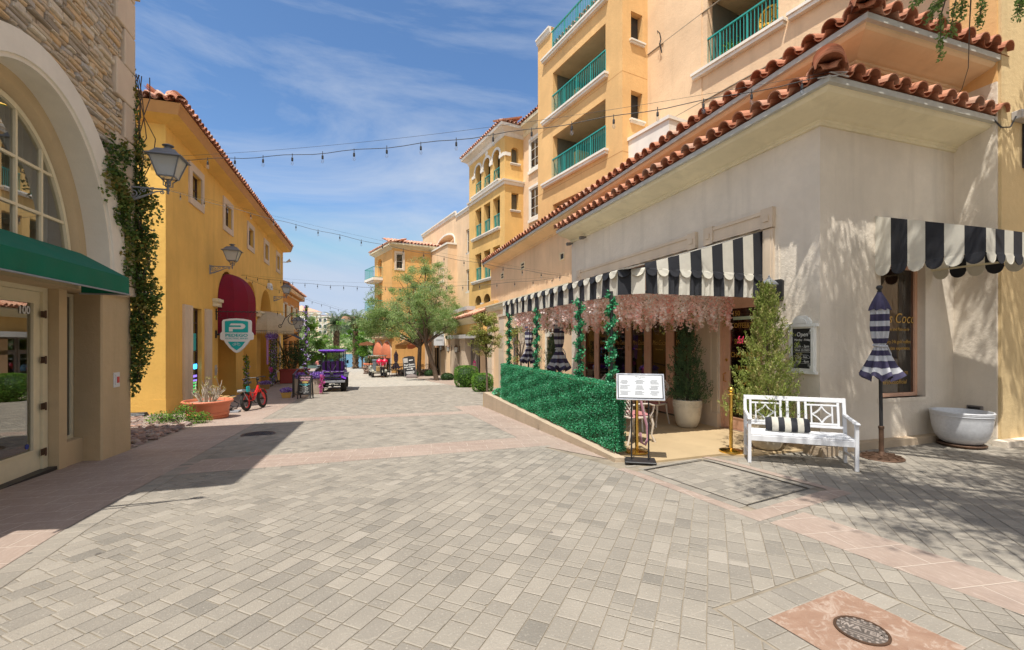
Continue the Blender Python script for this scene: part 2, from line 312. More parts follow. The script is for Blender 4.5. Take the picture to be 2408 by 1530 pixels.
 def prism(s, pts, off, c=None, holes=()):
  """planar outline (with holes) pushed along off"""
  off = Vector(off); loops = [[Vector(p) for p in pts]] + [[Vector(p) for p in h] for h in holes]
  flat = [p for l in loops for p in l]; n = len(flat)
  tris = tessellate_polygon(loops)
  vs = flat + [p + off for p in flat]
  fs = [tuple(t) for t in tris] + [tuple(i + n for i in t)[::-1] for t in tris]
  k = 0
  for l in loops:
   for i in range(len(l)): a = k + i; b = k + (i + 1) % len(l); fs.append((a, b, b + n, a + n))
   k += len(l)
  s.faces(vs, fs, c)
 def sheet(s, pts, holes=(), c=None):
  loops = [[Vector(p) for p in pts]] + [[Vector(p) for p in h] for h in holes]
  s.faces([p for l in loops for p in l], [tuple(t) for t in tessellate_polygon(loops)], c)
 def text(s, body, size, M, ext=.003, align='CENTER', shear=0, sx=1, sp=1, bold=0):
  cu = bpy.data.curves.new('t', 'FONT'); cu.body = body; cu.size = size; cu.extrude = ext; cu.align_x = align; cu.align_y = 'CENTER'
  cu.shear = shear; cu.space_character = sp; cu.resolution_u = 3; cu.offset = bold
  o = bpy.data.objects.new('t', cu); me = o.to_mesh()
  T = M @ Matrix.Diagonal((sx, 1, 1, 1))
  s.faces([T @ v.co for v in me.vertices], [tuple(p.vertices) for p in me.polygons])
  o.to_mesh_clear(); bpy.data.objects.remove(o); bpy.data.curves.remove(cu)
 def build(s, name, mat, parent=None, local=False, smooth=None, weld=False):
  me = bpy.data.meshes.new(name)
  vs = s.v
  if parent is not None and not local:
   inv = wm(parent).inverted(); vs = [inv @ Vector(p) for p in vs]
  me.from_pydata([tuple(p) for p in vs], [], s.f)
  mats = mat if isinstance(mat, (list, tuple)) else [mat]
  for m in mats: me.materials.append(MT[m])
  if len(mats) > 1: me.polygons.foreach_set('material_index', s.m)
  at = me.attributes.new('v', 'FLOAT', 'FACE'); at.data.foreach_set('value', s.a)
  if weld:
   import bmesh
   bm = bmesh.new(); bm.from_mesh(me); bmesh.ops.remove_doubles(bm, verts=bm.verts, dist=1e-4); bm.to_mesh(me); bm.free()
  if smooth is not None:
   me.polygons.foreach_set('use_smooth', [True] * len(me.polygons)); me.set_sharp_from_angle(angle=R(smooth))
  me.update()
  o = bpy.data.objects.new(name, me); col.objects.link(o)
  if parent is not None: o.parent = parent
  WM[o.name] = wm(parent)
  return o
class Sub:
 def __init__(s, m, i): s.m = m; s.i = i
 def __getattr__(s, n):
  def f(*a, **k): s.m.mi = s.i; return getattr(s.m, n)(*a, **k)
  return f
def tag(o, label=None, cat=None, group=None, kind=None):
 if label: o['label'] = label
 if cat: o['category'] = cat
 if group: o['group'] = group
 if kind: o['kind'] = kind
 return o
def thing(name, label, cat, loc=(0, 0, 0), rz=0, group=None):
 o = bpy.data.objects.new(name, None); o.empty_display_size = .1; col.objects.link(o); o.location = loc; o.rotation_euler = (0, 0, rz)
 WM[o.name] = Matrix.Translation(Vector(loc)) @ Matrix.Rotation(rz, 4, 'Z')
 return tag(o, label, cat, group)
def dup(o, loc=None, rz=None, label=None, group=None, parent=None, top=True):
 c = o.copy(); col.objects.link(c)
 if top:
  if loc is not None: c.location = loc
  if rz is not None: c.rotation_euler = (0, 0, rz)
  if label: c['label'] = label
  if group: c['group'] = group
 else: c.parent = parent
 for ch in list(o.children): dup(ch, parent=c, top=False)
 return c
def leafmesh(name, mat, P, size, v, parent=None, asp=2.0, droop=0.0, nrm=None, kind=None, up=.3):
 """one small pointed leaf (two triangles) per point"""
 n = len(P); P = np.asarray(P, float); size = np.broadcast_to(np.asarray(size, float), (n,))
 d = RNG.normal(size=(n, 3)); d[:, 2] -= droop
 if nrm is not None: d += nrm
 d /= np.linalg.norm(d, axis=1)[:, None]
 r = RNG.normal(size=(n, 3)); r[:, 2] += up * 0
 s_ = np.cross(d, r); s_ /= np.linalg.norm(s_, axis=1)[:, None]
 h = (size / 2)[:, None]
 V = np.empty((n, 4, 3)); V[:, 0] = P - d * h; V[:, 1] = P + s_ * h / asp; V[:, 2] = P + d * h; V[:, 3] = P - s_ * h / asp
 if parent is not None:
  inv = np.array(wm(parent).inverted()); V = V @ inv[:3, :3].T + inv[:3, 3]
 me = bpy.data.meshes.new(name); me.vertices.add(4 * n); me.vertices.foreach_set('co', V.ravel())
 me.loops.add(4 * n); me.loops.foreach_set('vertex_index', np.arange(4 * n, dtype=np.int32))
 me.polygons.add(n); me.polygons.foreach_set('loop_start', np.arange(0, 4 * n, 4, dtype=np.int32))
 me.materials.append(MT[mat]); me.update(calc_edges=True)
 a = me.attributes.new('v', 'FLOAT', 'FACE'); a.data.foreach_set('value', np.clip(np.asarray(v, float), 0, 1))
 o = bpy.data.objects.new(name, me); col.objects.link(o)
 if parent is not None: o.parent = parent
 WM[o.name] = wm(parent)
 return o
def blob(n, c, r, hollow=.35):
 d = RNG.normal(size=(n, 3)); d /= np.linalg.norm(d, axis=1)[:, None]
 q = (hollow + (1 - hollow) * RNG.random(n)) ** .6
 return np.asarray(c) + d * q[:, None] * np.asarray(r)
def V3(*a): return Vector(a)
def scroll(cx, cz, r, turns, start, sgn=1, n=22, plane='xz', y=0.0, shrink=.78):
 """flat spiral in a vertical plane, returned as points"""
 out = []
 for i in range(n + 1):
  t = i / n; a = start + sgn * turns * 2 * math.pi * t; q = r * (1 - shrink * t)
  x, z = cx + q * math.cos(a), cz + q * math.sin(a)
  out.append((x, y, z) if plane == 'xz' else (y, x, z))
 return out
# ================================================================ GROUND
def clip(poly, a, b, c):                       # keep a*x+b*y<=c
 out = []
 for i in range(len(poly)):
  p, q = poly[i], poly[(i + 1) % len(poly)]
  dp, dq = a * p[0] + b * p[1] - c, a * q[0] + b * q[1] - c
  if dp <= 0: out.append(p)
  if (dp < 0 < dq) or (dq < 0 < dp):
   t = dp / (dp - dq); out.append((p[0] + (q[0] - p[0]) * t, p[1] + (q[1] - p[1]) * t))
 return out
def planes(h):                                 # ccw polygon -> inside half planes
 r = []
 for i in range(len(h)):
  (x0, y0), (x1, y1) = h[i], h[(i + 1) % len(h)]
  a, b = y1 - y0, -(x1 - x0); r.append((a, b, a * x0 + b * y0))
 return r
def area(p): return sum(p[i][0] * p[(i + 1) % len(p)][1] - p[(i + 1) % len(p)][0] * p[i][1] for i in range(len(p))) / 2
def ccw(p): return p if area(p) > 0 else p[::-1]
def subtract(poly, h):
 res = []; cur = poly
 for a, b, c in planes(h):
  o = clip(cur, -a, -b, -c)
  if len(o) > 2 and area(o) > 2e-4: res.append(o)
  cur = clip(cur, a, b, c)
  if len(cur) < 3: break
 return res
def fits(poly, zones, holes):
 out = []
 for z in zones:
  p = poly
  for a, b, c in planes(z):
   p = clip(p, a, b, c)
   if len(p) < 3: break
  if len(p) > 2 and area(p) > 2e-4: out.append(p)
 for h in holes:
  nx = []
  for p in out: nx += subtract(p, h)
  out = nx
 return out
def stone_top(mb, p, c, top=.0, ch=.0035):
 """one paver: flat top with a chamfered rim"""
 cx = sum(q[0] for q in p) / len(p); cy = sum(q[1] for q in p) / len(p)
 inn = []
 for x, y in p:
  d = math.hypot(x - cx, y - cy) or 1; k = max(.3, 1 - .0095 / d); inn.append((cx + (x - cx) * k, cy + (y - cy) * k))
 n = len(p); tx, ty = random.gauss(0, .003), random.gauss(0, .003); tz = random.gauss(0, .0008)
 vs = [(x, y, g(y) + top - ch) for x, y in p] + [(x, y, g(y) + top + tz + (x - cx) * tx + (y - cy) * ty) for x, y in inn]
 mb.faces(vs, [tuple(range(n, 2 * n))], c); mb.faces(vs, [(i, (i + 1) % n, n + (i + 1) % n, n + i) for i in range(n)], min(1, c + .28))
def fill(mb, zones, holes, ang, row=.142, y_max=1e9):
 zones = [ccw(z) for z in zones]; holes = [ccw(h) for h in holes]
 ca, sa = math.cos(ang), math.sin(ang)
 pts = [(x * ca + y * sa, -x * sa + y * ca) for z in zones for x, y in z]
 u0, u1 = min(p[0] for p in pts), max(p[0] for p in pts); v0, v1 = min(p[1] for p in pts), max(p[1] for p in pts)
 bb = [(min(p[0] for p in z), max(p[0] for p in z), min(p[1] for p in z), max(p[1] for p in z)) for z in zones]
 v = v0 - row
 while v < v1 + row:
  u = u0 - random.random() * .3
  while u < u1 + .3:
   l = random.choice((.215, .215, .215, .142, .142, .075, .075))
   a = .003
   q = [(u + a, v + a), (u + l - a, v + a), (u + l - a, v + row - a), (u + a, v + row - a)]
   q = [(x * ca - y * sa, x * sa + y * ca) for x, y in q]
   cx, cy = q[0][0], q[0][1]
   if any(b[0] - .3 < cx < b[1] + .3 and b[2] - .3 < cy < b[3] + .3 for b in bb):
    c = min(1, max(0, random.gauss(.5, .23)))
    for p in fits(q, zones, holes): stone_top(mb, p, c)
   u += l
  v += row
def soldier(mb, p0, p1, wd, side=1, step=.118, holes=()):
 d = Vector((p1[0] - p0[0], p1[1] - p0[1])); L_ = d.length; d.normalize(); n = Vector((-d.y, d.x)) * side
 k = max(1, int(L_ / step)); s = L_ / k
 for i in range(k):
  a = Vector(p0) + d * (i * s + .002); b = Vector(p0) + d * ((i + 1) * s - .002)
  q = [a + n * .002, b + n * .002, b + n * (wd - .002), a + n * (wd - .002)]
  q = ccw([(x.x, x.y) for x in q])
  outs = [q]
  for h in holes:
   nx = []
   for p in outs: nx += subtract(p, ccw(h))
   outs = nx
  for p in outs: stone_top(mb, p, min(1, max(0, random.gauss(.55, .2))))
def gsheet(mb, poly, dz=0.0, cell=1.0, c=None):
 """sheet that follows the street's fall, cut at every change of grade"""
 ys = [p[1] for p in poly]; cuts = sorted({min(ys), max(ys)} | {y for y in [5, 20, 40, 60] if min(ys) < y < max(ys)})
 for a, b in zip(cuts, cuts[1:]):
  q = clip(clip(ccw(poly), 0, 1, b), 0, -1, -a)
  if len(q) > 2: mb.poly([(x, y, g(y) + dz) for x, y in q], c)
def rot10(P, pts, ang=10):
 a = R(ang); return [(P[0] + x * math.cos(a) - y * math.sin(a), P[1] + x * math.sin(a) + y * math.cos(a)) for x, y in pts]
# base sheet of the ground under everything (compacted joint sand shows between the pavers)
m = MB(); ysr = [-60, -20, 5, 20, 40, 58]
for a, b in zip(ysr, ysr[1:]): m.poly([(-60, a, g(a) - .007), (60, a, g(a) - .007), (60, b, g(b) - .007), (-60, b, g(b) - .007)])
tag(m.build('ground', 'joint_sand'), kind='structure')
# stamped red concrete
mm, t, b, N, L = nodes('red_concrete')
pos = N('ShaderNodeNewGeometry').outputs['Position']
mp = N('ShaderNodeMapping'); mp.inputs['Rotation'].default_value = (0, 0, R(8)); L(pos, mp.inputs[0])
br = N('ShaderNodeTexBrick'); br.inputs['Scale'].default_value = 1; br.inputs['Brick Width'].default_value = .62; br.inputs['Row Height'].default_value = .31
br.inputs['Mortar Size'].default_value = .006; br.inputs['Mortar Smooth'].default_value = .6; br.inputs['Color1'].default_value = (1, 1, 1, 1); br.inputs['Color2'].default_value = (.9, .9, .9, 1); br.inputs['Mortar'].default_value = (0, 0, 0, 1)
L(mp.outputs[0], br.inputs['Vector'])
c1 = mixc(N, L, rampf(N, L, noise(N, L, pos, .8, 6, .65), .3, .7), (.29, .215, .17), (.37, .29, .235))
mp2 = N('ShaderNodeMapping'); mp2.inputs['Scale'].default_value = (8, 1.5, 1); L(pos, mp2.inputs[0])
c2 = mixc(N, L, rampf(N, L, noise(N, L, mp2.outputs[0], 5, 6, .7, 1.2), .5, .72, 0, .45), c1, (.58, .47, .40))
c3 = mixc(N, L, br.outputs['Fac'], mixc(N, L, rampf(N, L, noise(N, L, pos, 2.2, 6, .7), .5, .8, 0, .6), c2, (.24, .18, .15)), (.54, .45, .37))
L(base_chain(t, N, L, c3), b.inputs['Base Color']); b.inputs['Roughness'].default_value = .8
bp = N('ShaderNodeBump'); bp.inputs['Strength'].default_value = .7; bp.inputs['Distance'].default_value = .01
ad = N('ShaderNodeMath'); ad.operation = 'MULTIPLY_ADD'; ad.inputs[1].default_value = .7; L(noise(N, L, mp2.outputs[0], 9, 6, .7, 1.5), ad.inputs[0]); L(br.outputs['Color'], ad.inputs[2])
L(ad.outputs[0], bp.inputs['Height']); L(bp.outputs[0], b.inputs['Normal']); MT['red_concrete'] = mm
# far paving, too fine to lay stone by stone
mm, t, b, N, L = nodes('far_paving')
pos = N('ShaderNodeNewGeometry').outputs['Position']
mp = N('ShaderNodeMapping'); mp.inputs['Rotation'].default_value = (0, 0, R(45)); L(pos, mp.inputs[0])
br = N('ShaderNodeTexBrick'); br.inputs['Scale'].default_value = 1; br.inputs['Brick Width'].default_value = .2; br.inputs['Row Height'].default_value = .142
br.inputs['Mortar Size'].default_value = .004; br.inputs['Color1'].default_value = (.30, .28, .24, 1); br.inputs['Color2'].default_value = (.46, .42, .35, 1); br.inputs['Mortar'].default_value = (.22, .19, .15, 1)
L(mp.outputs[0], br.inputs['Vector'])
c1 = mixc(N, L, rampf(N, L, noise(N, L, pos, .7, 6, .7), .3, .75, 0, .5), br.outputs['Color'], (.48, .44, .38))
c2 = mixc(N, L, rampf(N, L, noise(N, L, pos, 2.5, 6, .7), .62, .8, 0, .6), c1, (.20, .18, .16))
L(c2, b.inputs['Base Color']); b.inputs['Roughness'].default_value = .85; MT['far_paving'] = mm
BR = rot10((3.565, 3.22), [(0, 0), (.55, 0), (.55, -4.5), (0, -4.5)])                 # wide red band running off to the right
LIDC = (4.12, 4.40)
lidF = rot10(LIDC, [(-.80, -1.0), (.86, -1.0), (.86, .98), (-.80, .98)])             # outer frame
lidI = rot10(LIDC, [(-.62, -.80), (.66, -.80), (.66, .86), (-.62, .86)])
SQ = rot10((2.72, 1.86), [(-.36, -.34), (.38, -.34), (.38, .30), (-.36, .30)], 7)
SQo = rot10((2.72, 1.86), [(-.58, -.56), (.60, -.56), (.60, .52), (-.58, .52)], 7)
XL = -2.55
strip_l = [(-4.4, -6), (XL, -6), (XL, 12.4), (-4.4, 12.4)]
strip_l2 = [(-6.4, 9.3), (XL, 9.3), (XL, 58), (-6.4, 58)]
bandA = [(XL, 7.1), (3.0, 7.1), (3.0, 8.05), (XL, 8.05)]
bandB = [(XL, 12.6), (3.4, 12.2), (3.4, 12.85), (XL, 13.3)]
strip_r = [(3.32, 5.0), (3.46, 5.62), (3.62, 14.4), (2.75, 14.4), (2.72, 8.05), (3.0, 6.0)]
# red parts
m = MB()
gsheet(m, [(-4.6, -6), (XL, -6), (XL, 9.3), (-4.6, 9.3)], 0); gsheet(m, [(-5.6, 9.3), (XL, 9.3), (XL, 58), (-5.6, 58)], 0)
for z in ([(XL, 7.1), (3.35, 7.1), (3.35, 8.05), (XL, 8.05)], bandB): gsheet(m, z, .0005 if z is bandB else 0)
gsheet(m, [(3.45, 5.62), (3.62, 14.4), (2.75, 14.4), (2.75, 8.05), (3.35, 8.05), (3.35, 7.1), (2.85, 7.1)], .001)
gsheet(m, BR, 0)
# frame round the utility lid
for q in ([(-.80, -1.0), (.86, -1.0), (.86, -.80), (-.80, -.80)], [(-.80, -.80), (-.66, -.80), (-.66, .98), (-.80, .98)], [(.74, -.80), (.86, -.80), (.86, .98), (.74, .98)]): gsheet(m, rot10(LIDC, q), 0)
gsheet(m, [(4.95, 24), (6.3, 24), (6.3, 58), (3.2, 58), (3.2, 37), (4.1, 29)], .0015)
tag(m.build('red_concrete_path', 'red_concrete'), kind='structure')
m = MB(); gsheet(m, SQ, 0)
mm, t, b, N, L = nodes('orange_concrete')
pos = N('ShaderNodeNewGeometry').outputs['Position']
c1 = mixc(N, L, rampf(N, L, noise(N, L, pos, 4, 7, .7, 1), .35, .7), (.25, .145, .095), (.33, .215, .15))
c2 = mixc(N, L, rampf(N, L, noise(N, L, pos, 9, 8, .75, 1.5), .50, .62, 0, .6), c1, (.46, .37, .30))
L(c2, b.inputs['Base Color']); b.inputs['Roughness'].default_value = .7
bp = N('ShaderNodeBump'); bp.inputs['Strength'].default_value = .6; bp.inputs['Distance'].default_value = .01; L(noise(N, L, pos, 12, 8, .7, 1.5), bp.inputs['Height']); L(bp.outputs[0], b.inputs['Normal']); MT['orange_concrete'] = mm
tag(m.build('orange_concrete_pad', 'orange_concrete'), kind='structure')
# pavers
zones = [[(XL, -2), (3.9, -2), (3.82, 2.0), (3.40, 4.45), (2.83, 7.1), (XL, 7.1)],
         [(XL, 8.05), (2.75, 8.05), (2.75, 12.25), (XL, 12.6)], [(XL, 13.3), (2.75, 12.9), (2.75, 26), (XL, 26)], [(2.75, 14.4), (5.2, 14.4), (5.2, 26), (2.75, 26)]]
m = MB()
edge = [(XL + .2, 0)]
holesL = [[(XL, -3), (XL + .21, -3), (XL + .21, 27), (XL, 27)], BR, lidF, SQo,
          [(XL, 6.98), (3.0, 6.98), (3.0, 7.1), (XL, 7.1)], [(XL, 8.05), (2.75, 8.05), (2.75, 8.17), (XL, 8.17)]]
fill(m, zones, holesL, R(48))
zr = [[(3.55, 3.3), (4.95, 3.55), (4.8, 5.6), (3.35, 5.6)], [(4.9, -2), (12, -2), (12, 5.2), (4.6, 5.2), (4.6, 3.0)], [(3.95, -2), (5.0, -2), (4.75, 3.5), (3.9, 3.6)]]
def right_zone(): return [[(3.8, -2), (12.5, -2), (12.5, 5.3), (5.15, 5.25), (5.1, 5.39), (3.87, 5.35), (3.42, 5.62), (3.2, 5.2)]]
rz = [[(3.7, 0), (12.5, 0), (12.5, 5.15), (3.2, 5.15)], [(3.2, 5.15), (6.5, 5.15), (5.1, 5.39), (3.87, 5.35), (3.38, 5.6)]]
fill(m, rz, [[(-1, -3), (3.36, -3), (3.36, 2.2), (3.36, 8), (-1, 8)], [(3.0, 3.22), (3.565, 3.22), (4.4, -1.6), (3.0, -1.6)], BR, lidF], R(48))
soldier(m, (XL, -2), (XL, 26), .2, -1); soldier(m, (XL + .21, 7.1), (3.0, 7.1), .12, -1, .2); soldier(m, (XL + .21, 8.05), (2.75, 8.05), .12, 1, .2)
for (a, b_) in ((0, 1), (1, 2), (2, 3), (3, 0)):
 p = ccw(SQ); d_ = (Vector(p[b_]) - Vector(p[a])).normalized() * .2; soldier(m, p[a] if a % 2 else tuple(Vector(p[a]) - d_), p[b_] if a % 2 else tuple(Vector(p[b_]) + d_), .2, -1)
# lid field, laid as its own small pavers
fill(m, [rot10(LIDC, [(-.50, -.66), (.56, -.66), (.56, .72), (-.50, .72)])], [], R(10), .142)
for a, b_ in ((0, 1), (1, 2), (2, 3), (3, 0)):
 p = ccw(rot10(LIDC, [(-.53, -.69), (.59, -.69), (.59, .75), (-.53, .75)])); soldier(m, p[a], p[b_], .12, -1, .2)
t = MT['paver'].node_tree; b = t.nodes['Principled BSDF']; N = t.nodes.new; L = t.links.new; pos = N('ShaderNodeNewGeometry').outputs['Position']; old = b.inputs['Base Color'].links[0].from_socket
vo = N('ShaderNodeTexVoronoi'); vo.inputs['Scale'].default_value = 1.7; L(pos, vo.inputs['Vector']); c = mixc(N, L, rampf(N, L, vo.outputs['Distance'], .028, .045, .75, 0), old, (.10, .09, .08))
c = mixc(N, L, rampf(N, L, noise(N, L, pos, .45, 6, .7, .5), .52, .72, 0, .38), c, (.20, .185, .16)); c = mixc(N, L, rampf(N, L, noise(N, L, pos, 60, 2, .6), .58, .75, 0, .35), c, (.55, .5, .42)); L(c, b.inputs['Base Color'])
pv = m.build('paved_street', 'paver'); tag(pv, kind='structure')
m = MB(); gsheet(m, [(XL, 26), (6.4, 26), (6.4, 58), (XL, 58)], .0)
tag(m.build('far_street', 'far_paving'), kind='structure')
# utility lid rim
m = MB(); p = rot10(LIDC, [(-.53, -.69), (.59, -.69), (.59, .75), (-.53, .75)])
for i in range(4):
 a, b_ = Vector(p[i]), Vector(p[(i + 1) % 4]); d = (b_ - a).normalized(); n = Vector((-d.y, d.x)) * .009
 m.poly([(a.x + n.x, a.y + n.y, .004), (b_.x + n.x, b_.y + n.y, .004), (b_.x - n.x, b_.y - n.y, .004), (a.x - n.x, a.y - n.y, .004)])
o = thing('access_hatch', 'large rectangular paver-filled utility lid edged in dark steel before the cafe entrance', 'utility lid', (LIDC[0], LIDC[1], 0)); m.build('steel_rim', 'iron_black', o)
# manholes
def cover(name, x, y, r, label, word=None, rz=0):
 z = g(y) + .003; t_ = thing(name, label, 'manhole cover', (x, y, z), rz)
 m = MB(); m.lathe([(r, 0), (r, .006), (r * .9, .006), (r * .89, .001)], 40); m.build('rim_ring', 'tarnish', t_, True, 40)
 m = MB(); m.lathe([(r * .885, .001), (r * .885, .003), (0.0001, .003)], 40)
 if word:
  m.text(word, r * .44, Matrix.Translation((0, 0, .004)), .002, bold=.002)
  for i in range(18):
   a = i * 2 * math.pi / 18
   for q in (.62, .78): m.box(q * r, q * r + .1 * r, -.05 * r, .05 * r, .003, .006, M=Matrix.Rotation(a + q * 3, 4, 'Z'))
  for q in (-.34, .34, -.5, .5): m.box(-.42 * r, .42 * r, q * r - .025 * r, q * r + .025 * r, .003, .006)
  word_mb = m; m = MB(); m.v = word_mb.v; m.f = word_mb.f; m.a = [-.0 if i < 80 else 1.6 for i in range(len(m.f))]; m.m = word_mb.m
 else:
  for i in range(-7, 8):
   for j in range(-7, 8):
    if (i * i + j * j) ** .5 < 7: m.box(i * r * .12 - r * .035, i * r * .12 + r * .035, j * r * .12 - r * .035, j * r * .12 + r * .035, .003, .006)
 m.build('lid', 'lid_iron' if word else 'iron_black', t_, True)
cover('manhole_cover', 2.74, 1.85, .135, 'small round iron water cover set in the orange concrete pad', 'WATER', R(-62))
cover('manhole_cover', -2.08, 10.5, .32, 'large dark round manhole cover at the tip of the building shadow')
# terrace
m = MB(); TER = [(3.42, 5.66), (3.87, 5.37), (5.08, 5.41), (5.35, 5.2), (6.6, 5.2), (6.6, 14.0), (3.62, 14.0)]
m.prism([(x, y, .004) for x, y in TER], (0, 0, -1.0)); tag(m.build('terrace_floor', 'terrace_tan'), kind='structure')
t_ = thing('terrace_kerb_wall', 'low tan concrete retaining wall under the green faux hedge', 'retaining wall', (3.5, 10, 0))
m = MB(); m.prism([(3.37, 5.60, .03), (3.52, 5.56, .03), (3.78, 13.9, .05), (3.62, 13.98, .05)], (0, 0, -.95)); m.prism([(3.62, 13.98, .051), (3.62, 13.83, .051), (6.6, 13.83, .051), (6.6, 13.98, .051)], (0, 0, -.95))
m.build('kerb_wall', 'concrete_curb', t_)
m = MB(); m.poly([(6.4, 14, -.62), (6.4, 27, -.86), (5.2, 27, -.86), (5.2, 14, -.42)][::-1])
# ================================================================ shared builders
def arch_pts(s0, s1, zb, zs, ztop, n=16):
 """outline of an arched opening: up one jamb, over an elliptic arch, down the other"""
 c, a = (s0 + s1) / 2, (s1 - s0) / 2; b = ztop - zs
 return [(s0, zb)] + [(c - a * math.cos(math.pi * i / n), zs + b * math.sin(math.pi * i / n)) for i in range(n + 1)] + [(s1, zb)]
def rect(s0, s1, z0, z1): return [(s0, z0), (s0, z1), (s1, z1), (s1, z0)]
class Plane:
 """vertical wall plane: s along the wall, z up, inn = horizontal direction into the building"""
 def __init__(s, P0, d, inn): s.P = Vector((P0[0], P0[1], 0)); s.d = Vector((d[0], d[1], 0)).normalized(); s.i = Vector((inn[0], inn[1], 0)).normalized()
 def __call__(s, a, z, off=0): return s.P + s.d * a + s.i * off + Vector((0, 0, z))
 def mat(s, a, z, off, flip=1):
  """text frame lying on the wall, readable from outside"""
  n = -s.i; y = Vector((0, 0, 1)); x = y.cross(n)
  return Matrix.Translation(s(a, z, off)) @ Matrix((x, y, n)).transposed().to_4x4()
 def facade(s, mb, outer, holes=(), depth=.2, back=0, c=None):
  mb.sheet([s(a, z) for a, z in outer], [[s(a, z) for a, z in h] for h in holes], c)
  for h in holes:
   for i in range(len(h)):
    a, b = h[i], h[(i + 1) % len(h)]; mb.poly([s(*a), s(*b), s(b[0], b[1], depth), s(a[0], a[1], depth)], c)
 def slab(s, mb, pts, o0, o1, c=None, holes=()):
  """plate with outline pts between depths o0 (outside) and o1"""
  mb.prism([s(a, z, o0) for a, z in pts], s.i * (o1 - o0), c, [[s(a, z, o0) for a, z in h] for h in holes])
 def box(s, mb, s0, s1, z0, z1, o0, o1, c=None): s.slab(mb, rect(s0, s1, z0, z1), o0, o1, c)
def ring(mb, pl, s0, s1, zb, zs, zt, w, o0, o1, n=16, c=None):
 """moulding round an arched opening"""
 A = arch_pts(s0, s1, zb, zs, zt, n); B = arch_pts(s0 - w, s1 + w, zb, zs, zt + w, n)
 for i in range(len(A) - 1):
  a, a2, b2, b = A[i], A[i + 1], B[i + 1], B[i]
  mb.poly([pl(*a, o0), pl(*a2, o0), pl(*b2, o0), pl(*b, o0)], c); mb.poly([pl(*b, o0), pl(*b2, o0), pl(*b2, o1), pl(*b, o1)], c); mb.poly([pl(*a, o0), pl(*a2, o0), pl(*a2, o1), pl(*a, o1)], c)
 for k in (0, -1): mb.poly([pl(*A[k], o0), pl(*B[k], o0), pl(*B[k], o1), pl(*A[k], o1)], c)
def window(pl, parent, s0, s1, z0, z1, off, mat='frame_cream', nv=1, nh=1, fw=.05, pane='pane_dark', bar=.025, void=True, label=None, name='window'):
 """frame with glazing bars, one pane mesh, dark room behind"""
 m = MB(); pl.slab(m, rect(s0, s1, z0, z1), off, off + .06, holes=[rect(s0 + fw, s1 - fw, z0 + fw, z1 - fw)])
 for i in range(1, nv): s = s0 + (s1 - s0) * i / nv; pl.box(m, s - bar / 2, s + bar / 2, z0 + fw, z1 - fw, off + .008, off + .045)
 for i in range(1, nh): z = z0 + (z1 - z0) * i / nh; pl.box(m, s0 + fw, s1 - fw, z - bar / 2, z + bar / 2, off + .011, off + .042)
 f = m.build(name, mat, parent)
 if label: f['label'] = label
 m = MB(); pl.facade(m, rect(s0 + fw, s1 - fw, z0 + fw, z1 - fw)); m.v = [tuple(Vector(p) + pl.i * (off + .027)) for p in m.v]; m.build('pane', pane, f)
 if void:
  m = MB(); pl.box(m, s0, s1, z0, z1, off + .35, off + .4); m.build('room_back', 'dark_void', f)
 return f
def cap_tile(mb, P, ax, side, up, r0, r1, L_, c, seg=7, th=.017, ang=math.pi):
 """half-barrel tile: P start at the eave, ax up the slope, with an open thick mouth"""
 vs = []
 for k, (r, d) in enumerate(((r0, 0), (r1, L_))):
  for rr in (r, r - th):
   for j in range(seg + 1):
    a = (math.pi - ang) / 2 + ang * j / seg; vs.append(P + ax * d + side * (rr * math.cos(a)) + up * (rr * math.sin(a) + (.0 if k == 0 else -.006)))
 n = seg + 1; fs = []
 for j in range(seg): fs += [(j, j + 1, 2 * n + j + 1, 2 * n + j), (j, j + 1, n + j + 1, n + j)]
 mb.faces(vs, fs, c)
def tile_roof(mb, P0, P1, upv, length, pitch=.30, course=.38, r=.115, seg=7, c0=.5, cs=.26, jit=.015, trim=None, h0=0, h1=0):
 """barrel tiles from eave P0-P1, running up along upv"""
 P0, P1, ax = Vector(P0), Vector(P1), Vector(upv).normalized(); side = (P1 - P0); W = side.length; side.normalize(); up = side.cross(ax).normalized()
 if up.z < 0: up = -up
 k = max(1, round(W / pitch)); p = W / k; nc = max(1, round(length / course))
 a = P0 - up * .02; b = P1 - up * .02; lh = length * .93; mb.poly([a, b, b + ax * length - side * lh * h1, a + ax * length + side * lh * h0], max(0, c0 - .45))
 for i in range(k):
  for q in range(nc):
   s = (i + .5) * p
   if trim and not trim(s, q * course): continue
   j = lambda: random.gauss(0, jit)
   P = P0 + side * (s + j()) + ax * (q * course - (.05 if q == 0 else .03) + j() * .5) + up * (.035 + .012 * (q == 0) + j() * .4)
   cap_tile(mb, P, ax, side, up, r, r * .86, course + .05, min(1, max(0, random.gauss(c0, cs))), seg)
  for q in range(nc):                      # pans between the caps
   s = i * p
   if trim and not trim(s, q * course): continue
   P = P0 + side * s + ax * (q * course - .02) + up * .075
   cap_tile(mb, P, ax, side, -up, r * .8, r * .9, course + .03, min(1, max(0, random.gauss(c0 - .15, cs))), max(4, seg - 2))
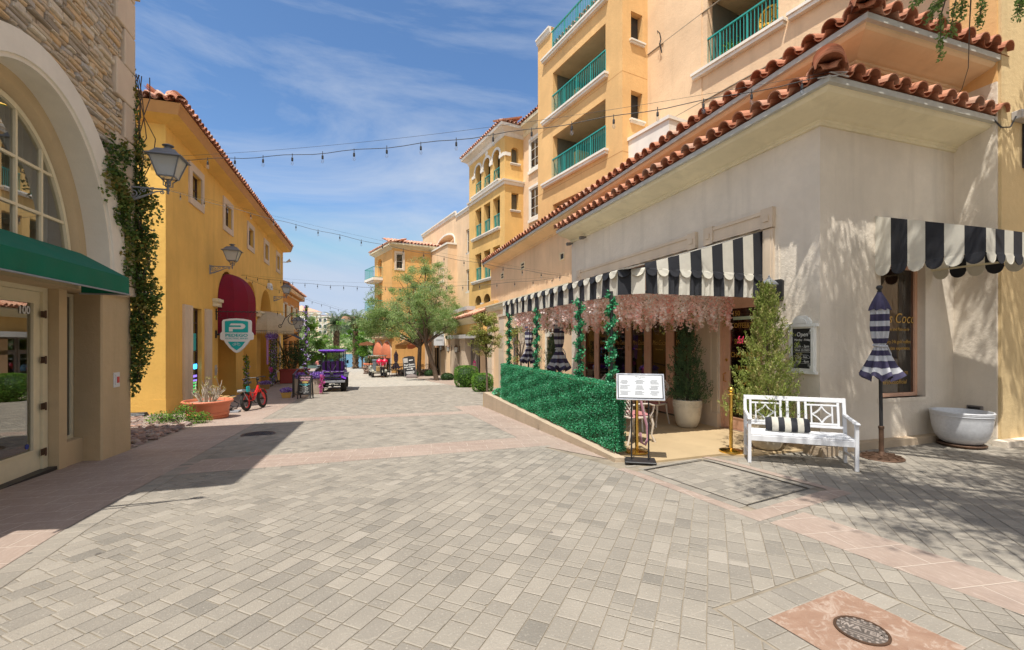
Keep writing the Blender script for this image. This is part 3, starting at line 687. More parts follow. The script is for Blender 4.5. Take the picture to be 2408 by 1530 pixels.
def cornice(mb, pl, s0, s1, prof, c=None, cap=(1, 1), miter0=None, miter1=None):
 """run a moulding profile [(outward, z)] along a wall; miters let it turn outside corners"""
 A = [pl(s0 - (o if miter0 else 0), z, -o) for o, z in prof]; B = [pl(s1 + (o if miter1 else 0), z, -o) for o, z in prof]
 for i in range(len(prof) - 1): mb.poly([A[i], B[i], B[i + 1], A[i + 1]], c)
 if cap[0]: mb.sheet([pl(s0 - (o if miter0 else 0), z, -o) for o, z in prof] + [pl(s0, prof[-1][1], 0), pl(s0, prof[0][1], 0)], (), c)
 if cap[1]: mb.sheet([pl(s1 + (o if miter1 else 0), z, -o) for o, z in prof] + [pl(s1, prof[-1][1], 0), pl(s1, prof[0][1], 0)], (), c)
def rail(pl, parent, s0, s1, z0, z1, off, mat='teal_metal', step=.12, bow=0, name='railing', both=None):
 m = MB(); P = lambda a, z, o=0: pl(a, z, off + o)
 pl.box(m, s0, s1, z1 - .05, z1, off - .03, off + .03); pl.box(m, s0, s1, z0, z0 + .03, off - .015, off + .015)
 k = max(2, int((s1 - s0) / step))
 for i in range(k + 1):
  s = s0 + (s1 - s0) * i / k; big = i % 8 == 0
  w = .022 if big else .01
  if bow and not big: m.tube([P(s, z0 + .02 + (z1 - z0) * t, -bow * math.sin(math.pi * min(1, t * 1.4)) if t < .72 else .0) for t in (0, .2, .4, .6, .8, .97)], .009, 4, cap=False)
  else: pl.box(m, s - w, s + w, z0, z1 - .02, off - w, off + w)
 return m.build(name, mat, parent)
# ================================================================ STONE BUILDING, left edge
WX = -3.85; WL = Plane((WX, 0), (0, 1), (-1, 0))
B0 = thing('stone_building', 'stone-clad building corner with a big cream arch and glass shop door numbered 100', 'building', (-3.9, 7.5, -.1))
c_, zs = 7.07, 2.59
OUT = arch_pts(c_ - 2.12, c_ + 2.12, 2.5, zs, zs + 2.73, 40); INN = arch_pts(c_ - 1.67, c_ + 1.67, 2.5, zs, zs + 2.39, 40)
m = MB(); m.box(-12, -4.9, 4.5, 9.5, -.6, 7.65); m.box(-4.9, WX - .03, 9.2, 9.5, 2.45, 7.65); m.box(-4.9, WX - .03, 4.5, 4.9, -.6, 7.65); m.box(-12, -3.75, 3.6, 9.6, 7.66, 7.85); m.box(-12, WX, -6, 4.5, -.6, 3.15)
m.build('wall_core', 'stucco_tan', B0)
m = MB(); WL.facade(m, rect(4.5, 9.5, 2.5, 7.65), [OUT], .15); m.v = [(p[0] - .03, p[1], p[2]) for p in m.v]; m.c = 0
m.build('mortar_bed', 'joint_sand', B0)
# ledgestone cladding, each stone a block of its own thickness
m = MB(); z = 2.52
while z < 7.66:
 h = random.uniform(.045, .095); y = 4.5 + random.random() * .2
 while y < 9.4:
  l = random.choice((.12, .18, .26, .34)) * random.uniform(.8, 1.25)
  row = int((z - 2.5) / .62) % 2; y1 = min(y + l, 9.5 - (.62 if row else .36))
  e = ((y + y1) / 2 - c_) / 2.16; inside = abs(e) < 1 and z < zs + 2.77 * math.sqrt(max(0, 1 - e * e)) - h * .4
  if y1 - y > .05 and not inside:
   p = random.uniform(.0, .045); q = .006; t0 = random.gauss(0, .007); t1 = random.gauss(0, .007); f = lambda: random.uniform(0, .012)
   b = [(WX - .05, y, z), (WX - .05, y1, z), (WX - .05, y1, z + h), (WX - .05, y, z + h)]
   mid = [(WX + p - .012, y + q, z + q + t0), (WX + p - .012, y1 - q, z + q + t1), (WX + p - .012, y1 - q - f(), z + h - q + t1), (WX + p - .012, y + q + f(), z + h - q + t0)]
   k = .014
   fr = [(WX + p + f() * .6, y + q + k, z + q + t0 + k * .7), (WX + p + f() * .6, y1 - q - k, z + q + t1 + k * .7), (WX + p + f() * .6, y1 - q - k, z + h - q + t1 - k * .7), (WX + p + f() * .6, y + q + k, z + h - q + t0 - k * .7)]
   m.faces(b + mid + fr, [(0, 1, 5, 4), (1, 2, 6, 5), (2, 3, 7, 6), (3, 0, 4, 7), (4, 5, 9, 8), (5, 6, 10, 9), (6, 7, 11, 10), (7, 4, 8, 11), (8, 9, 10, 11)], random.random())
  y = y + l + .004
 z += h + .004
m.build('stone_cladding', 'stone', B0)
m = MB(); k = 0; z = 2.62
while z < 7.6:
 w_ = .60 if k % 2 else .34; m.bbox(WX - .3, WX + .06, 9.515 - w_, 9.53, z, min(7.66, z + .60), .012, c=random.uniform(-.08, .06)); z += .615; k += 1
m.bbox(WX - .2, WX + .075, 9.05, 10.0, 2.44, 2.60, .01)
m.build('quoins', 'trim_stone', B0)
m = MB(); n = len(OUT)
for i in range(n - 1):
 a, a2, b, b2 = INN[i], INN[i + 1], OUT[i], OUT[i + 1]
 mid = lambda p, q, t: (p[0] + (q[0] - p[0]) * t, p[1] + (q[1] - p[1]) * t)
 o = [(a, -.05), (mid(a, b, .14), -.05), (mid(a, b, .16), -.075), (b, -.075), (b, .1)]; o2 = [(a2, -.05), (mid(a2, b2, .14), -.05), (mid(a2, b2, .16), -.075), (b2, -.075), (b2, .1)]
 for (p, f), (p2, f2), (q, h), (q2, h2) in zip(o, o[1:], o2, o2[1:]): m.poly([WL(*p, f), WL(*p2, f2), WL(*q2, h2), WL(*q, h)])
 m.poly([WL(*a, -.05), WL(*a2, -.05), WL(*a2, .24), WL(*a, .24)])
m.build('arch_surround', 'arch_white', B0, smooth=50)
m = MB()
WI = arch_pts(c_ - 1.55, c_ + 1.55, 2.5, zs, zs + 2.25, 40); WO = arch_pts(c_ - 1.46, c_ + 1.46, 2.7, zs, zs + 2.15, 40)
for i in range(n - 1): m.poly([WL(*INN[i], .24), WL(*INN[i + 1], .24), WL(*WI[i + 1], .26), WL(*WI[i], .26)]); m.poly([WL(*WI[i], .26), WL(*WI[i + 1], .26), WL(*WO[i + 1], .40), WL(*WO[i], .40)])
m.build('arch_reveal', 'stucco_tan', B0)
# arched window: frame, bars, panes, curtain
m = MB(); wi = arch_pts(c_ - 1.40, c_ + 1.40, 2.76, zs, zs + 2.08, 40)
for i in range(n - 1):
 m.poly([WL(*WO[i], .33), WL(*WO[i + 1], .33), WL(*wi[i + 1], .33), WL(*wi[i], .33)]); m.poly([WL(*wi[i], .33), WL(*wi[i + 1], .33), WL(*wi[i + 1], .40), WL(*wi[i], .40)])
for y in (6.42, 6.90, 7.40, 7.88):
 e = (y - c_) / 1.42; WL.box(m, y - .018, y + .018, 2.72, zs + 2.1 * math.sqrt(1 - e * e), .34, .385)
for z in (2.78, 3.42, 4.02):
 e = max(0, (z - zs) / 2.1); hw = 1.43 * math.sqrt(1 - e * e); WL.box(m, c_ - hw, c_ + hw, z - .018, z + .018, .342, .382)
aw = m.build('arched_window', 'frame_cream', B0)
m = MB(); m.sheet([WL(*p, .37) for p in wi]); m.build('pane', 'pane_mirror', aw)
m = MB(); m.grid(lambda u, v: V3(WX - .62 + .05 * math.sin(u * 34), 7.55 + .9 * u, 2.6 + 2.4 * v), 60, 2); m.build('curtain', 'curtain', aw, smooth=80); m = MB(); m.grid(lambda u, v: V3(WX - .62 + .05 * math.sin(u * 30), 5.6 + .5 * u, 2.6 + 2.4 * v), 40, 2); m.build('curtain', 'curtain', aw, smooth=80)
m = MB(); m.box(-4.92, -4.9, 4.9, 9.2, 2.6, 5.2); m.build('room_back', 'room_wall', aw)
# ground floor: lintel, piers, door, side light
m = MB(); m.box(-4.9, WX - .002, 4.9, 9.2, 2.42, 2.72); m.box(-4.9, -4.10, 8.06, 8.24, -.4, 2.42); m.box(-4.9, -4.12, 8.24, 8.72, -.4, .2); m.prism([(-4.27, 8.72, -.4), (-3.87, 8.60, -.4), (-3.85, 8.62, -.4), (-3.85, 9.5, -.4), (-4.9, 9.5, -.4), (-4.9, 8.72, -.4)], (0, 0, 2.82)); m.box(-4.9, -4.12, 4.9, 6.9, -.4, 2.42)
m.build('ground_floor_wall', 'stucco_tan', B0)
m = MB(); m.box(-3.86, -3.83, 8.55, 9.45, 2.42, 2.47); m.box(-4.2, -3.8, 8.2, 9.3, 2.425, 2.45); m.build('soffit_strip', 'trim_stone', B0)
m = MB(); m.box(-4.9, -4.85, 6.9, 8.06, -.2, 2.42); m.build('shop_interior', 'stucco_ochre', B0)
DL = Plane((-4.25, 0), (0, 1), (-1, 0))
m = MB(); DL.slab(m, rect(6.88, 8.05, -.13, 2.42), -.03, .12, holes=[rect(6.95, 7.95, -.1, 2.36)]); dfr = m.build('door_frame', 'frame_cream', B0)
m = MB(); DL.slab(m, rect(6.955, 7.945, -.09, 2.355), .0, .05, holes=[rect(7.08, 7.80, .20, 2.20)]); DL.slab(m, rect(7.06, 7.82, .18, 2.22), -.012, .0, holes=[rect(7.085, 7.795, .205, 2.195)]); dr_ = m.build('door', 'frame_cream', B0)
m = MB(); DL.slab(m, rect(7.08, 7.80, .20, 2.20), .022, .03); m.build('door_pane', 'pane_mirror', dr_)
m = MB()
for z in (.15, .78, 1.42, 2.05): m.tube([(-4.19, 7.952, z - .055), (-4.19, 7.952, z + .055)], .012, 8); DL.box(m, 7.90, 7.99, z - .045, z + .045, -.034, -.031)
m.build('hinge', 'tarnish', dr_)
m = MB(); m.text('100', .15, DL.mat(7.665, 2.09, .012), .001, bold=.003); m.build('door_number', 'white_paint', dr_)
m = MB(); m.lathe([(.035, 0), (.035, .002), (.0001, .002)], 16, M=Matrix.Rotation(R(90), 3, 'Y'), O=DL(7.73, .27, .02)); m.build('round_sticker', 'neon_blue' if 0 else 'cloth_blue', dr_)
window(DL, B0, 8.26, 8.70, .2, 2.40, 0, 'frame_cream', 1, 1, .05, 'pane_dark', name='side_window')
m = MB(); m.box(-4.3, -4.12, 6.9, 8.06, -.13, -.085); m.build('threshold', 'iron_black', B0)
fp = thing('fire_alarm_plate', 'small white wall plate with a red switch on the tan pier beside the vine', 'switch plate', (-3.85, 9.02, 1.0))
m = MB(); WL.slab(m, rect(8.93, 9.11, .93, 1.17), -.012, 0); WL.box(m, 8.96, 9.08, .97, 1.13, -.022, -.012); m.build('plate', 'white_paint', fp)
m = MB(); WL.box(m, 9.0, 9.06, 1.0, 1.1, -.03, -.022); m.build('switch', 'signal_red', fp)
# green awning over the door
A = thing('green_awning', 'plain dark green canvas awning over the door numbered 100', 'awning', (-3.85, 7, 2.6))
m = MB(); XF, YE, YN = -3.27, 8.02, 4.2
m.poly([(WX + .02, YN, 2.93), (WX + .02, YE, 2.93), (XF, YE, 2.60), (XF, YN, 2.60)]); m.build('canopy_top', 'canvas_green', A)
m = MB(); m.grid(lambda u, v: V3(XF + .006 * math.sin(u * 40) * v, YN + (YE - YN) * u, 2.602 - .25 * v), 60, 2); m.poly([(XF, YE, 2.602), (WX + .02, YE, 2.93), (WX + .02, YE, 2.352), (XF, YE, 2.352)]); m.build('valance', 'canvas_green', A)
m = MB(); m.tube([(XF + .01, YN, 2.36), (XF + .01, YE, 2.36), (WX, YE, 2.36)], .012, 6); m.build('frame_bar', 'iron_grey', A)
# scrolled white bracket poking in at the left edge
S = thing('scroll_bracket', 'cream scrolled sign bracket with gold tip poking in above the cream arch', 'bracket', (WX, 4.5, 3.6))
m = MB(); m.tube([(WX, 4.52, 3.55), (-2.72, 4.52, 3.52)], [.028, .016], 8); m.tube(scroll(-2.80, 3.63, .085, 1.2, -1.6, 1, 24, y=4.52), .016, 8); m.tube([(WX, 4.52, 3.2), (-3.3, 4.52, 3.3), (-2.95, 4.52, 3.50)], .016, 8); m.build('scrolls', 'frame_cream', S, smooth=60)
m = MB(); m.tube([(-2.74, 4.52, 3.525), (-2.62, 4.52, 3.50)], [.02, .006], 8); m.build('gold_tip', 'brass', S)
# ---------------- wall lantern (grey iron scroll bracket); the first one is modelled at the origin, arm along +X
def make_lantern(name, label, group, s=1.0, iron='iron_grey'):
 t = thing(name, label, 'wall lamp', group=group)
 m = MB(); m.tube([(0, 0, 0), (.70, 0, 0)], .018, 8)
 for x in (.06, .45): m.tube([(x - .02, 0, 0), (x + .02, 0, 0)], .028, 8)
 m.tube([(.03, 0, -.27), (.12, 0, -.26), (.3, 0, -.17), (.5, 0, -.06), (.62, 0, -.03)], [.026, .03, .022, .014, .01], 8)
 m.tube(scroll(.13, -.12, .10, 1.7, math.pi / 2, 1, 34), .012, 6); m.tube(scroll(.30, -.055, .05, 1.3, math.pi, -1, 22), .009, 6); m.tube(scroll(.42, -.045, .035, 1.2, math.pi, -1, 18), .008, 6)
 m.tube(scroll(.60, -.065, .038, 1.4, math.pi / 2, -1, 20), .009, 6); m.tube(scroll(.04, -.29, .04, 1.3, 0, 1, 20), .01, 6)
 m.tube([(.2, 0, -.19), (.26, 0, -.12), (.22, 0, -.05)], .007, 5); m.tube([(.02, 0, .02), (.02, 0, -.3)], .016, 8); m.bbox(-.012, .012, -.04, .04, -.33, .05, .006)
 m.build('bracket', iron, t, True, 60)
 m = MB(); X = .70; Z0, Z1 = .25, .64
 m.lathe([(.012, -.09), (.02, -.07), (.012, -.05), (.022, -.03), (.028, .0), (.02, .03), (.02, .12), (.03, .13), (.03, .19), (.014, .2)], 12, O=(X, 0, 0))
 b0, b1 = .135, .245
 for sx in (1, -1):
  for sy in (1, -1):
   m.tube([(X, 0, .06), (X + sx * .06, sy * .06, .08), (X + sx * .06, sy * .06, .16), (X + sx * (b0 - .01), sy * (b0 - .01), Z0)], .011, 6)
   m.tube([(X + sx * b0, sy * b0, Z0), (X + sx * b1, sy * b1, Z1)], .015, 4)
 for b, z, w_ in ((b0, Z0, .02), (b1, Z1, .022)):
  for (p, q) in (((-1, -1), (1, -1)), ((1, -1), (1, 1)), ((1, 1), (-1, 1)), ((-1, 1), (-1, -1))): m.tube([(X + p[0] * b, p[1] * b, z), (X + q[0] * b, q[1] * b, z)], w_ * .8, 4)
 m.build('lantern_cage', 'lamp_roof', t, True)
 m = MB()
 def sq(b, z): return [(X + sx * b, sy * b, z) for sx, sy in ((-1, -1), (1, -1), (1, 1), (-1, 1))]
 lv = [sq(.30, Z1 - .01), sq(.30, Z1 + .005), sq(.235, Z1 + .04), sq(.15, Z1 + .15), sq(.10, Z1 + .165)]
 for a, b in zip(lv, lv[1:]):
  for i in range(4): j = (i + 1) % 4; m.poly([a[i], a[j], b[j], b[i]])
 m.poly(lv[0]); m.lathe([(.13, Z1 + .16), (.09, Z1 + .18), (.06, Z1 + .21), (.055, Z1 + .235), (.095, Z1 + .245), (.10, Z1 + .26), (.06, Z1 + .28), (.0001, Z1 + .29)], 18, O=(X, 0, 0)); m.build('lantern_roof', 'lamp_roof', t, True, 40)
 m = MB(); a, b = sq(b0 - .004, Z0), sq(b1 - .006, Z1)
 for i in range(4): j = (i + 1) % 4; m.poly([a[i], a[j], b[j], b[i]])
 m.poly(a); m.build('lantern_glass', 'lamp_glass', t, True)
 return t
GL = 'grey scroll-bracket lanterns on the left-hand walls'
l1 = make_lantern('wall_lantern', 'largest grey lantern on a scrolled bracket beside the vine on the stone building', GL); l1.location = (WX - .04, 9.38, 4.33); l1.scale = (.90, .82, .86)
l2 = dup(l1, (-5.5, 19.6, 4.5), 0, 'grey lantern on scrolled bracket above the dark red awning'); l3 = dup(l1, (-5.5, 32.2, 4.54), 0, 'grey lantern on scrolled bracket at the far end of the yellow wall')
for l in (l2, l3): l.scale = (1.06, .95, .95)
# ---------------- climbing vine on the corner
vine = thing('climbing_vine', 'dense green climbing vine hanging down the corner of the stone building', 'vine', (-3.8, 9.55, -.2))
path = [(318, 195, .05, 40), (320, 240, .09, 90), (322, 290, .08, 60), (312, 340, .22, 340), (300, 380, .36, 900), (292, 430, .40, 1300), (312, 470, .40, 1300), (300, 520, .34, 1000), (325, 565, .34, 800), (338, 610, .26, 420), (330, 660, .28, 700), (345, 715, .26, 700), (330, 770, .28, 700), (335, 820, .2, 350), (322, 860, .2, 350), (318, 900, .1, 120), (290, 690, .16, 220), (270, 690, .10, 90), (365, 500, .16, 100), (370, 690, .1, 80), (255, 345, .14, 40)]
P = [];
for u, v, r_, n_ in path:
 q = PY(u, v, 9.62); P.append(blob(n_, (q.x, 9.55, q.z), (r_, .16, .30), .1))
P = np.concatenate(P); P[:, 0] = np.where(P[:, 1] < 9.54, np.maximum(P[:, 0], WX + .04), P[:, 0])
for u, v, k in ((262, 350, 90), (290, 365, 200), (262, 405, 260), (280, 440, 360), (292, 475, 360), (285, 510, 260), (300, 550, 260), (298, 600, 160), (250, 440, 60), (300, 640, 120)): q = PX(u, v, WX + .08); P = np.concatenate([P, blob(k, (WX + .1, q.y, q.z), (.08, .26, .26), 0)])
cl = np.sin(P[:, 0] * 9 + P[:, 2] * 7) * .18 + np.sin(P[:, 2] * 17) * .12
leafmesh('foliage', 'leaf_vine', P, RNG.uniform(.045, .085, len(P)), RNG.normal(.6, .27, len(P)) + cl, vine, 1.5)
m = MB()
for k in range(9):
 q = PY(318 + random.uniform(-14, 14), 900, 9.6); pts = []; x = q.x
 for i in range(16): pts.append((x, 9.56 + random.uniform(-.03, .06), q.z + i * .36)); x += random.gauss(0, .09); x += (-3.8 - x) * .25
 m.tube(pts, .008, 5)
for k in range(16):
 q = PY(random.uniform(250, 370), random.uniform(340, 800), 9.58); p = Vector((q.x, 9.5, q.z)); d = V3(random.uniform(-.6, 1), -.2, random.uniform(-1, .3)); m.tube([p, p + d * .12, p + d * .2 + V3(0, -.03, -.08), p + d * .25 + V3(0, -.03, -.2)], .004, 4)
m.build('stems', 'bark', vine)
# ---------------- rock bed and things on it
def rock(mb, c, r, col_, sq=.6):
 ph = random.random() * 6; n, k = 7, 4; vs = []
 for i in range(k + 1):
  for j in range(n):
   a = 2 * math.pi * j / n + ph; t = math.pi * i / k; q = r * random.uniform(.72, 1.1); vs.append((c[0] + q * math.sin(t) * math.cos(a) * 1.15, c[1] + q * math.sin(t) * math.sin(a), c[2] - q * math.cos(t) * sq))
 mb.faces(vs, [(i * n + j, i * n + (j + 1) % n, (i + 1) * n + (j + 1) % n, (i + 1) * n + j) for i in range(k) for j in range(n)], col_)
m = MB()
for k in range(2600):
 y = random.uniform(9.55, 15.4); x1 = -3.92 if y < 12.6 else -3.92 - (y - 12.6) * .5; x = random.uniform(-6.6, x1)
 if x > x1 - .05 and random.random() < .4: continue
 r_ = random.choice((.04, .055, .07, .085)) * random.uniform(.8, 1.25); rock(m, (x, y, g(y) + random.uniform(-.01, .05)), r_, random.random())
tag(m.build('rock_mulch', 'rubble'), kind='stuff')
m = MB(); gsheet(m, [(-12, 9.5), (-3.86, 9.5), (-3.86, 15.5), (-12, 15.5)], .004); tag(m.build('planting_soil', 'joint_sand'), kind='structure')
t_ = thing('bait_box', 'black plastic box lying on the rocks beside the yellow wall', 'box', (-5.9, 14.9, g(15) + .04))
m = MB(); m.bbox(-.24, .24, -.12, .12, 0, .11, .03); m.build('box_body', 'plastic_black', t_, True); m = MB(); m.bbox(-.22, .22, -.10, .10, .11, .14, .014); m.build('box_lid', 'plastic_black', t_, True)
sh = thing('ground_cover_shrub', 'sprawling bright green shrub at the foot of the terracotta pot', 'shrub', (-4.35, 13.1, g(13.2)))
P = np.concatenate([blob(900, (-4.55, 13.2, g(13.2) + .16), (.55, .4, .2), 0), blob(700, (-3.95, 13.15, g(13.2) + .13), (.36, .3, .17), 0), blob(250, (-4.3, 13.4, g(13.2) + .34), (.25, .2, .16), 0)])
leafmesh('foliage', 'leaf_green', P, RNG.uniform(.03, .06, len(P)), RNG.normal(.5, .3, len(P)), sh, 1.6)
m = MB()
for k in range(26): a = random.random() * 6.28; m.tube([(-4.3, 13.15, g(13.2)), (-4.3 + .3 * math.cos(a), 13.15 + .2 * math.sin(a), g(13.2) + .15), (-4.3 + .55 * math.cos(a), 13.15 + .33 * math.sin(a), g(13.2) + random.uniform(.12, .3))], .006, 4)
m.build('stems', 'bark', sh)
# ---------------- terracotta pot with a dry shrub
PC = (-4.04, 14.25, g(13.9) - .01)
t_ = thing('terracotta_pot', 'very large round terracotta pot with a moulded band, in front of the yellow wall', 'plant pot', PC)
m = MB(); m.lathe([(.0001, 0), (.47, 0), (.49, .03), (.49, .07), (.475, .085), (.50, .10), (.51, .13), (.50, .165), (.485, .18), (.50, .22), (.525, .38), (.535, .40), (.585, .42), (.60, .44), (.60, .475), (.58, .495), (.55, .495), (.53, .47), (.52, .40)], 56)
m.build('pot_body', 'terracotta', t_, True, 40); m = MB(); m.lathe([(.525, .42), (.3, .43), (.0001, .44)], 24); m.build('soil', 'joint_sand', t_, True)
dp = thing('dry_shrub', 'bare pale-twigged shrub growing in the large terracotta pot', 'shrub', (PC[0], PC[1], PC[2] + .44))
m = MB(); tips = []
def twig(p, d, L_, r_, dep):
 pts = [p]; q = p
 for i in range(4): d = (d + V3(random.gauss(0, .09), random.gauss(0, .09), random.gauss(.03, .06))).normalized(); q = q + d * L_ / 4; pts.append(q)
 m.tube(pts, [r_, r_ * .9, r_ * .8, r_ * .7, r_ * .6], 6, c=random.random())
 if dep > 0:
  for k in range(random.choice((1, 2, 2))): twig(pts[random.choice((2, 3, 4))], (d + V3(random.gauss(0, .45), random.gauss(0, .3), random.gauss(.15, .25))).normalized(), L_ * .6, r_ * .65, dep - 1)
 else: tips.append(q)
for k in range(34):
 a = random.random() * 6.28; sp = random.uniform(.1, .85); twig(Vector(PC) + V3(.16 * math.cos(a), .16 * math.sin(a), .42), V3(math.cos(a) * sp, math.sin(a) * sp, 1).normalized(), random.uniform(.24, .46), .013, 1)
m.build('twigs', 'dry_twig', dp, smooth=60)
P = np.concatenate([blob(12, tuple(t), (.04, .04, .05), 0) for t in random.sample(tips, min(16, len(tips)))]); leafmesh('leaves', 'leaf_citrus', P, .05, RNG.normal(.8, .2, len(P)), dp, 2.2)
# ================================================================ YELLOW BUILDING
YX = -5.5; YL = Plane((YX, 0), (0, 1), (-1, 0)); Y0, Y1 = 15.65, 35.7
YB = thing('yellow_building', 'long bright yellow stucco building with small stone-framed upper windows and arched bays', 'building', (YX, 25, -.9))
sm_win = [(17.43, 18.88), (21.22, 22.70), (25.25, 26.76), (29.14, 30.62), (32.95, 34.4)]
holes = [rect(a + .27, b - .22, 6.50, 7.40) for a, b in sm_win]
bays = [(20.62, 23.25, 3.2, 4.62), (24.55, 27.35, 3.2, 4.70), (28.35, 31.35, 3.2, 4.70)]
holes += [arch_pts(a, b, -1.4, zs_, zt, 18) for a, b, zs_, zt in bays]
holes += [rect(17.70, 18.72, -.2, 2.82), rect(32.75, 34.2, -.25, 2.0)]
m = MB(); YL.facade(m, rect(Y0, Y1, -1.5, 8.05), holes, .25)
for a, b, zs_, zt in bays:                         # deep arched bays with a back wall
 q = arch_pts(a, b, -1.4, zs_, zt, 18)
 for p, r_ in zip(q, q[1:]): m.poly([YL(*p, .25), YL(*r_, .25), YL(*r_, .75), YL(*p, .75)])
 m.sheet([YL(*p, .75) for p in q])
m.box(-13, YX - .9, Y0 + .05, Y1, -1.5, 8.6); m.poly([(YX, Y0, -1.5), (-13, Y0, -1.5), (-13, Y0, 8.05), (YX, Y0, 8.05)]); m.poly([(YX, Y1, -1.5), (YX - .9, Y1, -1.5), (YX - .9, Y1, 8.05), (YX, Y1, 8.05)]); m.poly([(YX, Y0, 8.04), (YX, Y1, 8.04), (-7, Y1, 8.04), (-7, Y0, 8.04)])
m.box(YX - .3, YX + .012, Y0 - .012, 17, -.9, -.02)
m.build('wall', 'stucco_yellow', YB)
OV = .45
m = MB()                                           # sloped soffit
m.poly([(YX, Y0, 8.0), (YX, Y1, 8.0), (YX + OV, Y1 + OV, 8.14), (YX + OV, Y0 - OV, 8.14)]); m.poly([(YX, Y0, 8.0), (-13, Y0, 8.0), (-13, Y0 - OV, 8.14), (YX + OV, Y0 - OV, 8.14)]); m.poly([(YX, Y1, 8.0), (-13, Y1, 8.0), (-13, Y1 + OV, 8.14), (YX + OV, Y1 + OV, 8.14)])
m.build('soffit', 'stucco_yellow', YB)
m = MB(); e = YX + OV
m.poly([(e, Y0 - OV, 8.14), (e, Y1 + OV, 8.14), (e + .10, Y1 + OV + .1, 8.44), (e + .10, Y0 - OV - .1, 8.44)]); m.poly([(e, Y0 - OV, 8.14), (-13, Y0 - OV, 8.14), (-13, Y0 - OV - .1, 8.44), (e + .1, Y0 - OV - .1, 8.44)])
m.poly([(e, Y1 + OV, 8.14), (-13, Y1 + OV, 8.14), (-13, Y1 + OV + .1, 8.44), (e + .1, Y1 + OV + .1, 8.44)]); m.poly([(e + .1, Y0 - OV - .1, 8.44), (e + .1, Y1 + OV + .1, 8.44), (-13, Y1 + OV + .1, 8.44), (-13, Y0 - OV - .1, 8.44)])
m.build('fascia', 'fascia_brown', YB)
m = MB(); k = math.tan(R(20)); ex = e + .12
tile_roof(m, (ex, Y0 - OV - .12, 8.47), (ex, Y1 + OV + .1, 8.47), (-1, 0, k), 1.6, .29, .4, .11, 6, trim=lambda s, q: s > q * .9 and s < (Y1 - Y0 + 2 * OV) - q * .9, h0=1, h1=1)
tile_roof(m, (-10.5, Y0 - OV - .12, 8.47), (ex - .05, Y0 - OV - .12, 8.47), (0, 1, k), 1.2, .29, .4, .11, 6, trim=lambda s, q: s < (10.5 + ex) - q * .9, h1=1)
m.poly([(ex, Y0 - OV, 8.46), (ex, Y1 + OV, 8.46), (-9, Y1 - 3.4, 8.46 + (9 + ex) * k), (-9, Y0 + 3.4, 8.46 + (9 + ex) * k)], .3); m.poly([(ex, Y0 - OV, 8.46), (-9, Y0 + 3.4, 8.46 + (9 + ex) * k), (-13, Y0 + 3.4, 9.9), (-13, Y0 - OV, 8.46)], .3)
for i in range(9): cap_tile(m, Vector((ex - .05 - i * .33, Y0 - OV - .08 + i * .33, 8.52 + i * .33 * k)), V3(-1, 1, k).normalized(), V3(1, 1, 0).normalized(), V3(0, 0, 1), .14, .12, .5, .6)
for i in range(7): cap_tile(m, Vector((ex + .02 - i * .035, Y0 - OV - .13 + i * .035, 8.50 + i * .035)), V3(-1, 1, .4).normalized(), V3(1, 1, 0).normalized(), V3(0, 0, 1), .15, .13, .3, .3 + .05 * i)
m.build('roof', 'tile', YB)
for (u, v, yy, wd) in ((0, 0, 17.6, 1.1), (0, 0, 26.3, 1.2)):     # tiled dormers on the slope
 zz = 8.95; x = -6.3
 m = MB(); m.box(x - .6, x + .25, yy - wd / 2, yy + wd / 2, zz - .5, zz + .28); d_ = m.build('dormer', 'fascia_brown', YB)
 m = MB(); tile_roof(m, (x + .42, yy - wd / 2 - .15, zz + .25), (x + .42, yy + wd / 2 + .15, zz + .25), (-1, 0, .75), .8, .27, .34, .105, 6, c0=.6); tile_roof(m, (x - .9, yy - wd / 2 - .15, zz + .25), (x + .42, yy - wd / 2 - .15, zz + .25), (0, 1, .9), .55, .27, .3, .105, 6, c0=.6)
 m.tube([(x + .35, yy - wd / 2 - .1, zz + .32), (x - .1, yy, zz + .82)], .12, 8, c=.8); m.build('dormer_roof', 'tile', d_)
for a, b in sm_win:
 m = MB(); YL.slab(m, rect(a, b, 6.27, 7.65), -.045, .0, holes=[rect(a + .27, b - .22, 6.50, 7.40)]); f = m.build('window_surround', 'trim_stone', YB)
 window(YL, f, a + .27, b - .22, 6.5, 7.4, .12, 'frame_dark', 1, 2, .04, 'pane_far', void=False)
for a, b in ((16.92, 17.66), (19.02, 19.66)): m = MB(); YL.box(m, a, b, -.25, 2.86, -.07, 0); [YL.box(m, a + .08 + i * .13, a + .17 + i * .13, -.2, 2.8, -.085, -.07) for i in range(int((b - a - .1) / .13))]; m.build('window_pilaster', 'trim_stone', YB)
m = MB(); YL.box(m, 32.45, 32.75, -.3, 2.05, -.05, 0); YL.box(m, 34.2, 34.5, -.3, 2.05, -.05, 0); YL.box(m, 32.4, 34.55, -.38, -.27, -.12, 0)
m.build('window_surround', 'trim_stone', YB)
wf = window(YL, YB, 17.70, 18.72, -.2, 2.82, .12, 'frame_dark', 2, 6, .07, 'pane_dark', .035, label='tall dark shop window with a blue open sign')
m = MB(); m.text('open', .36, YL.mat(18.25, .82, .115), .004, shear=.2, bold=.006); m.build('open_sign', 'neon_blue', wf)
m = MB(); YL.box(m, 17.85, 18.55, 1.35, 1.95, .12, .125); m.build('teal_poster', 'sign_teal', wf)
m = MB(); YL.box(m, 17.85, 18.6, .42, .50, .11, .115); YL.box(m, 17.85, 18.6, .28, .34, .11, .115); m.build('violet_lettering', 'neon_violet', wf)
m = MB(); [YL.box(m, 18.2, 18.56, -.1 + i * .1, -.045 + i * .1, .11, .115) for i in range(4)]; m.build('hours_lettering', 'neon_green', wf)
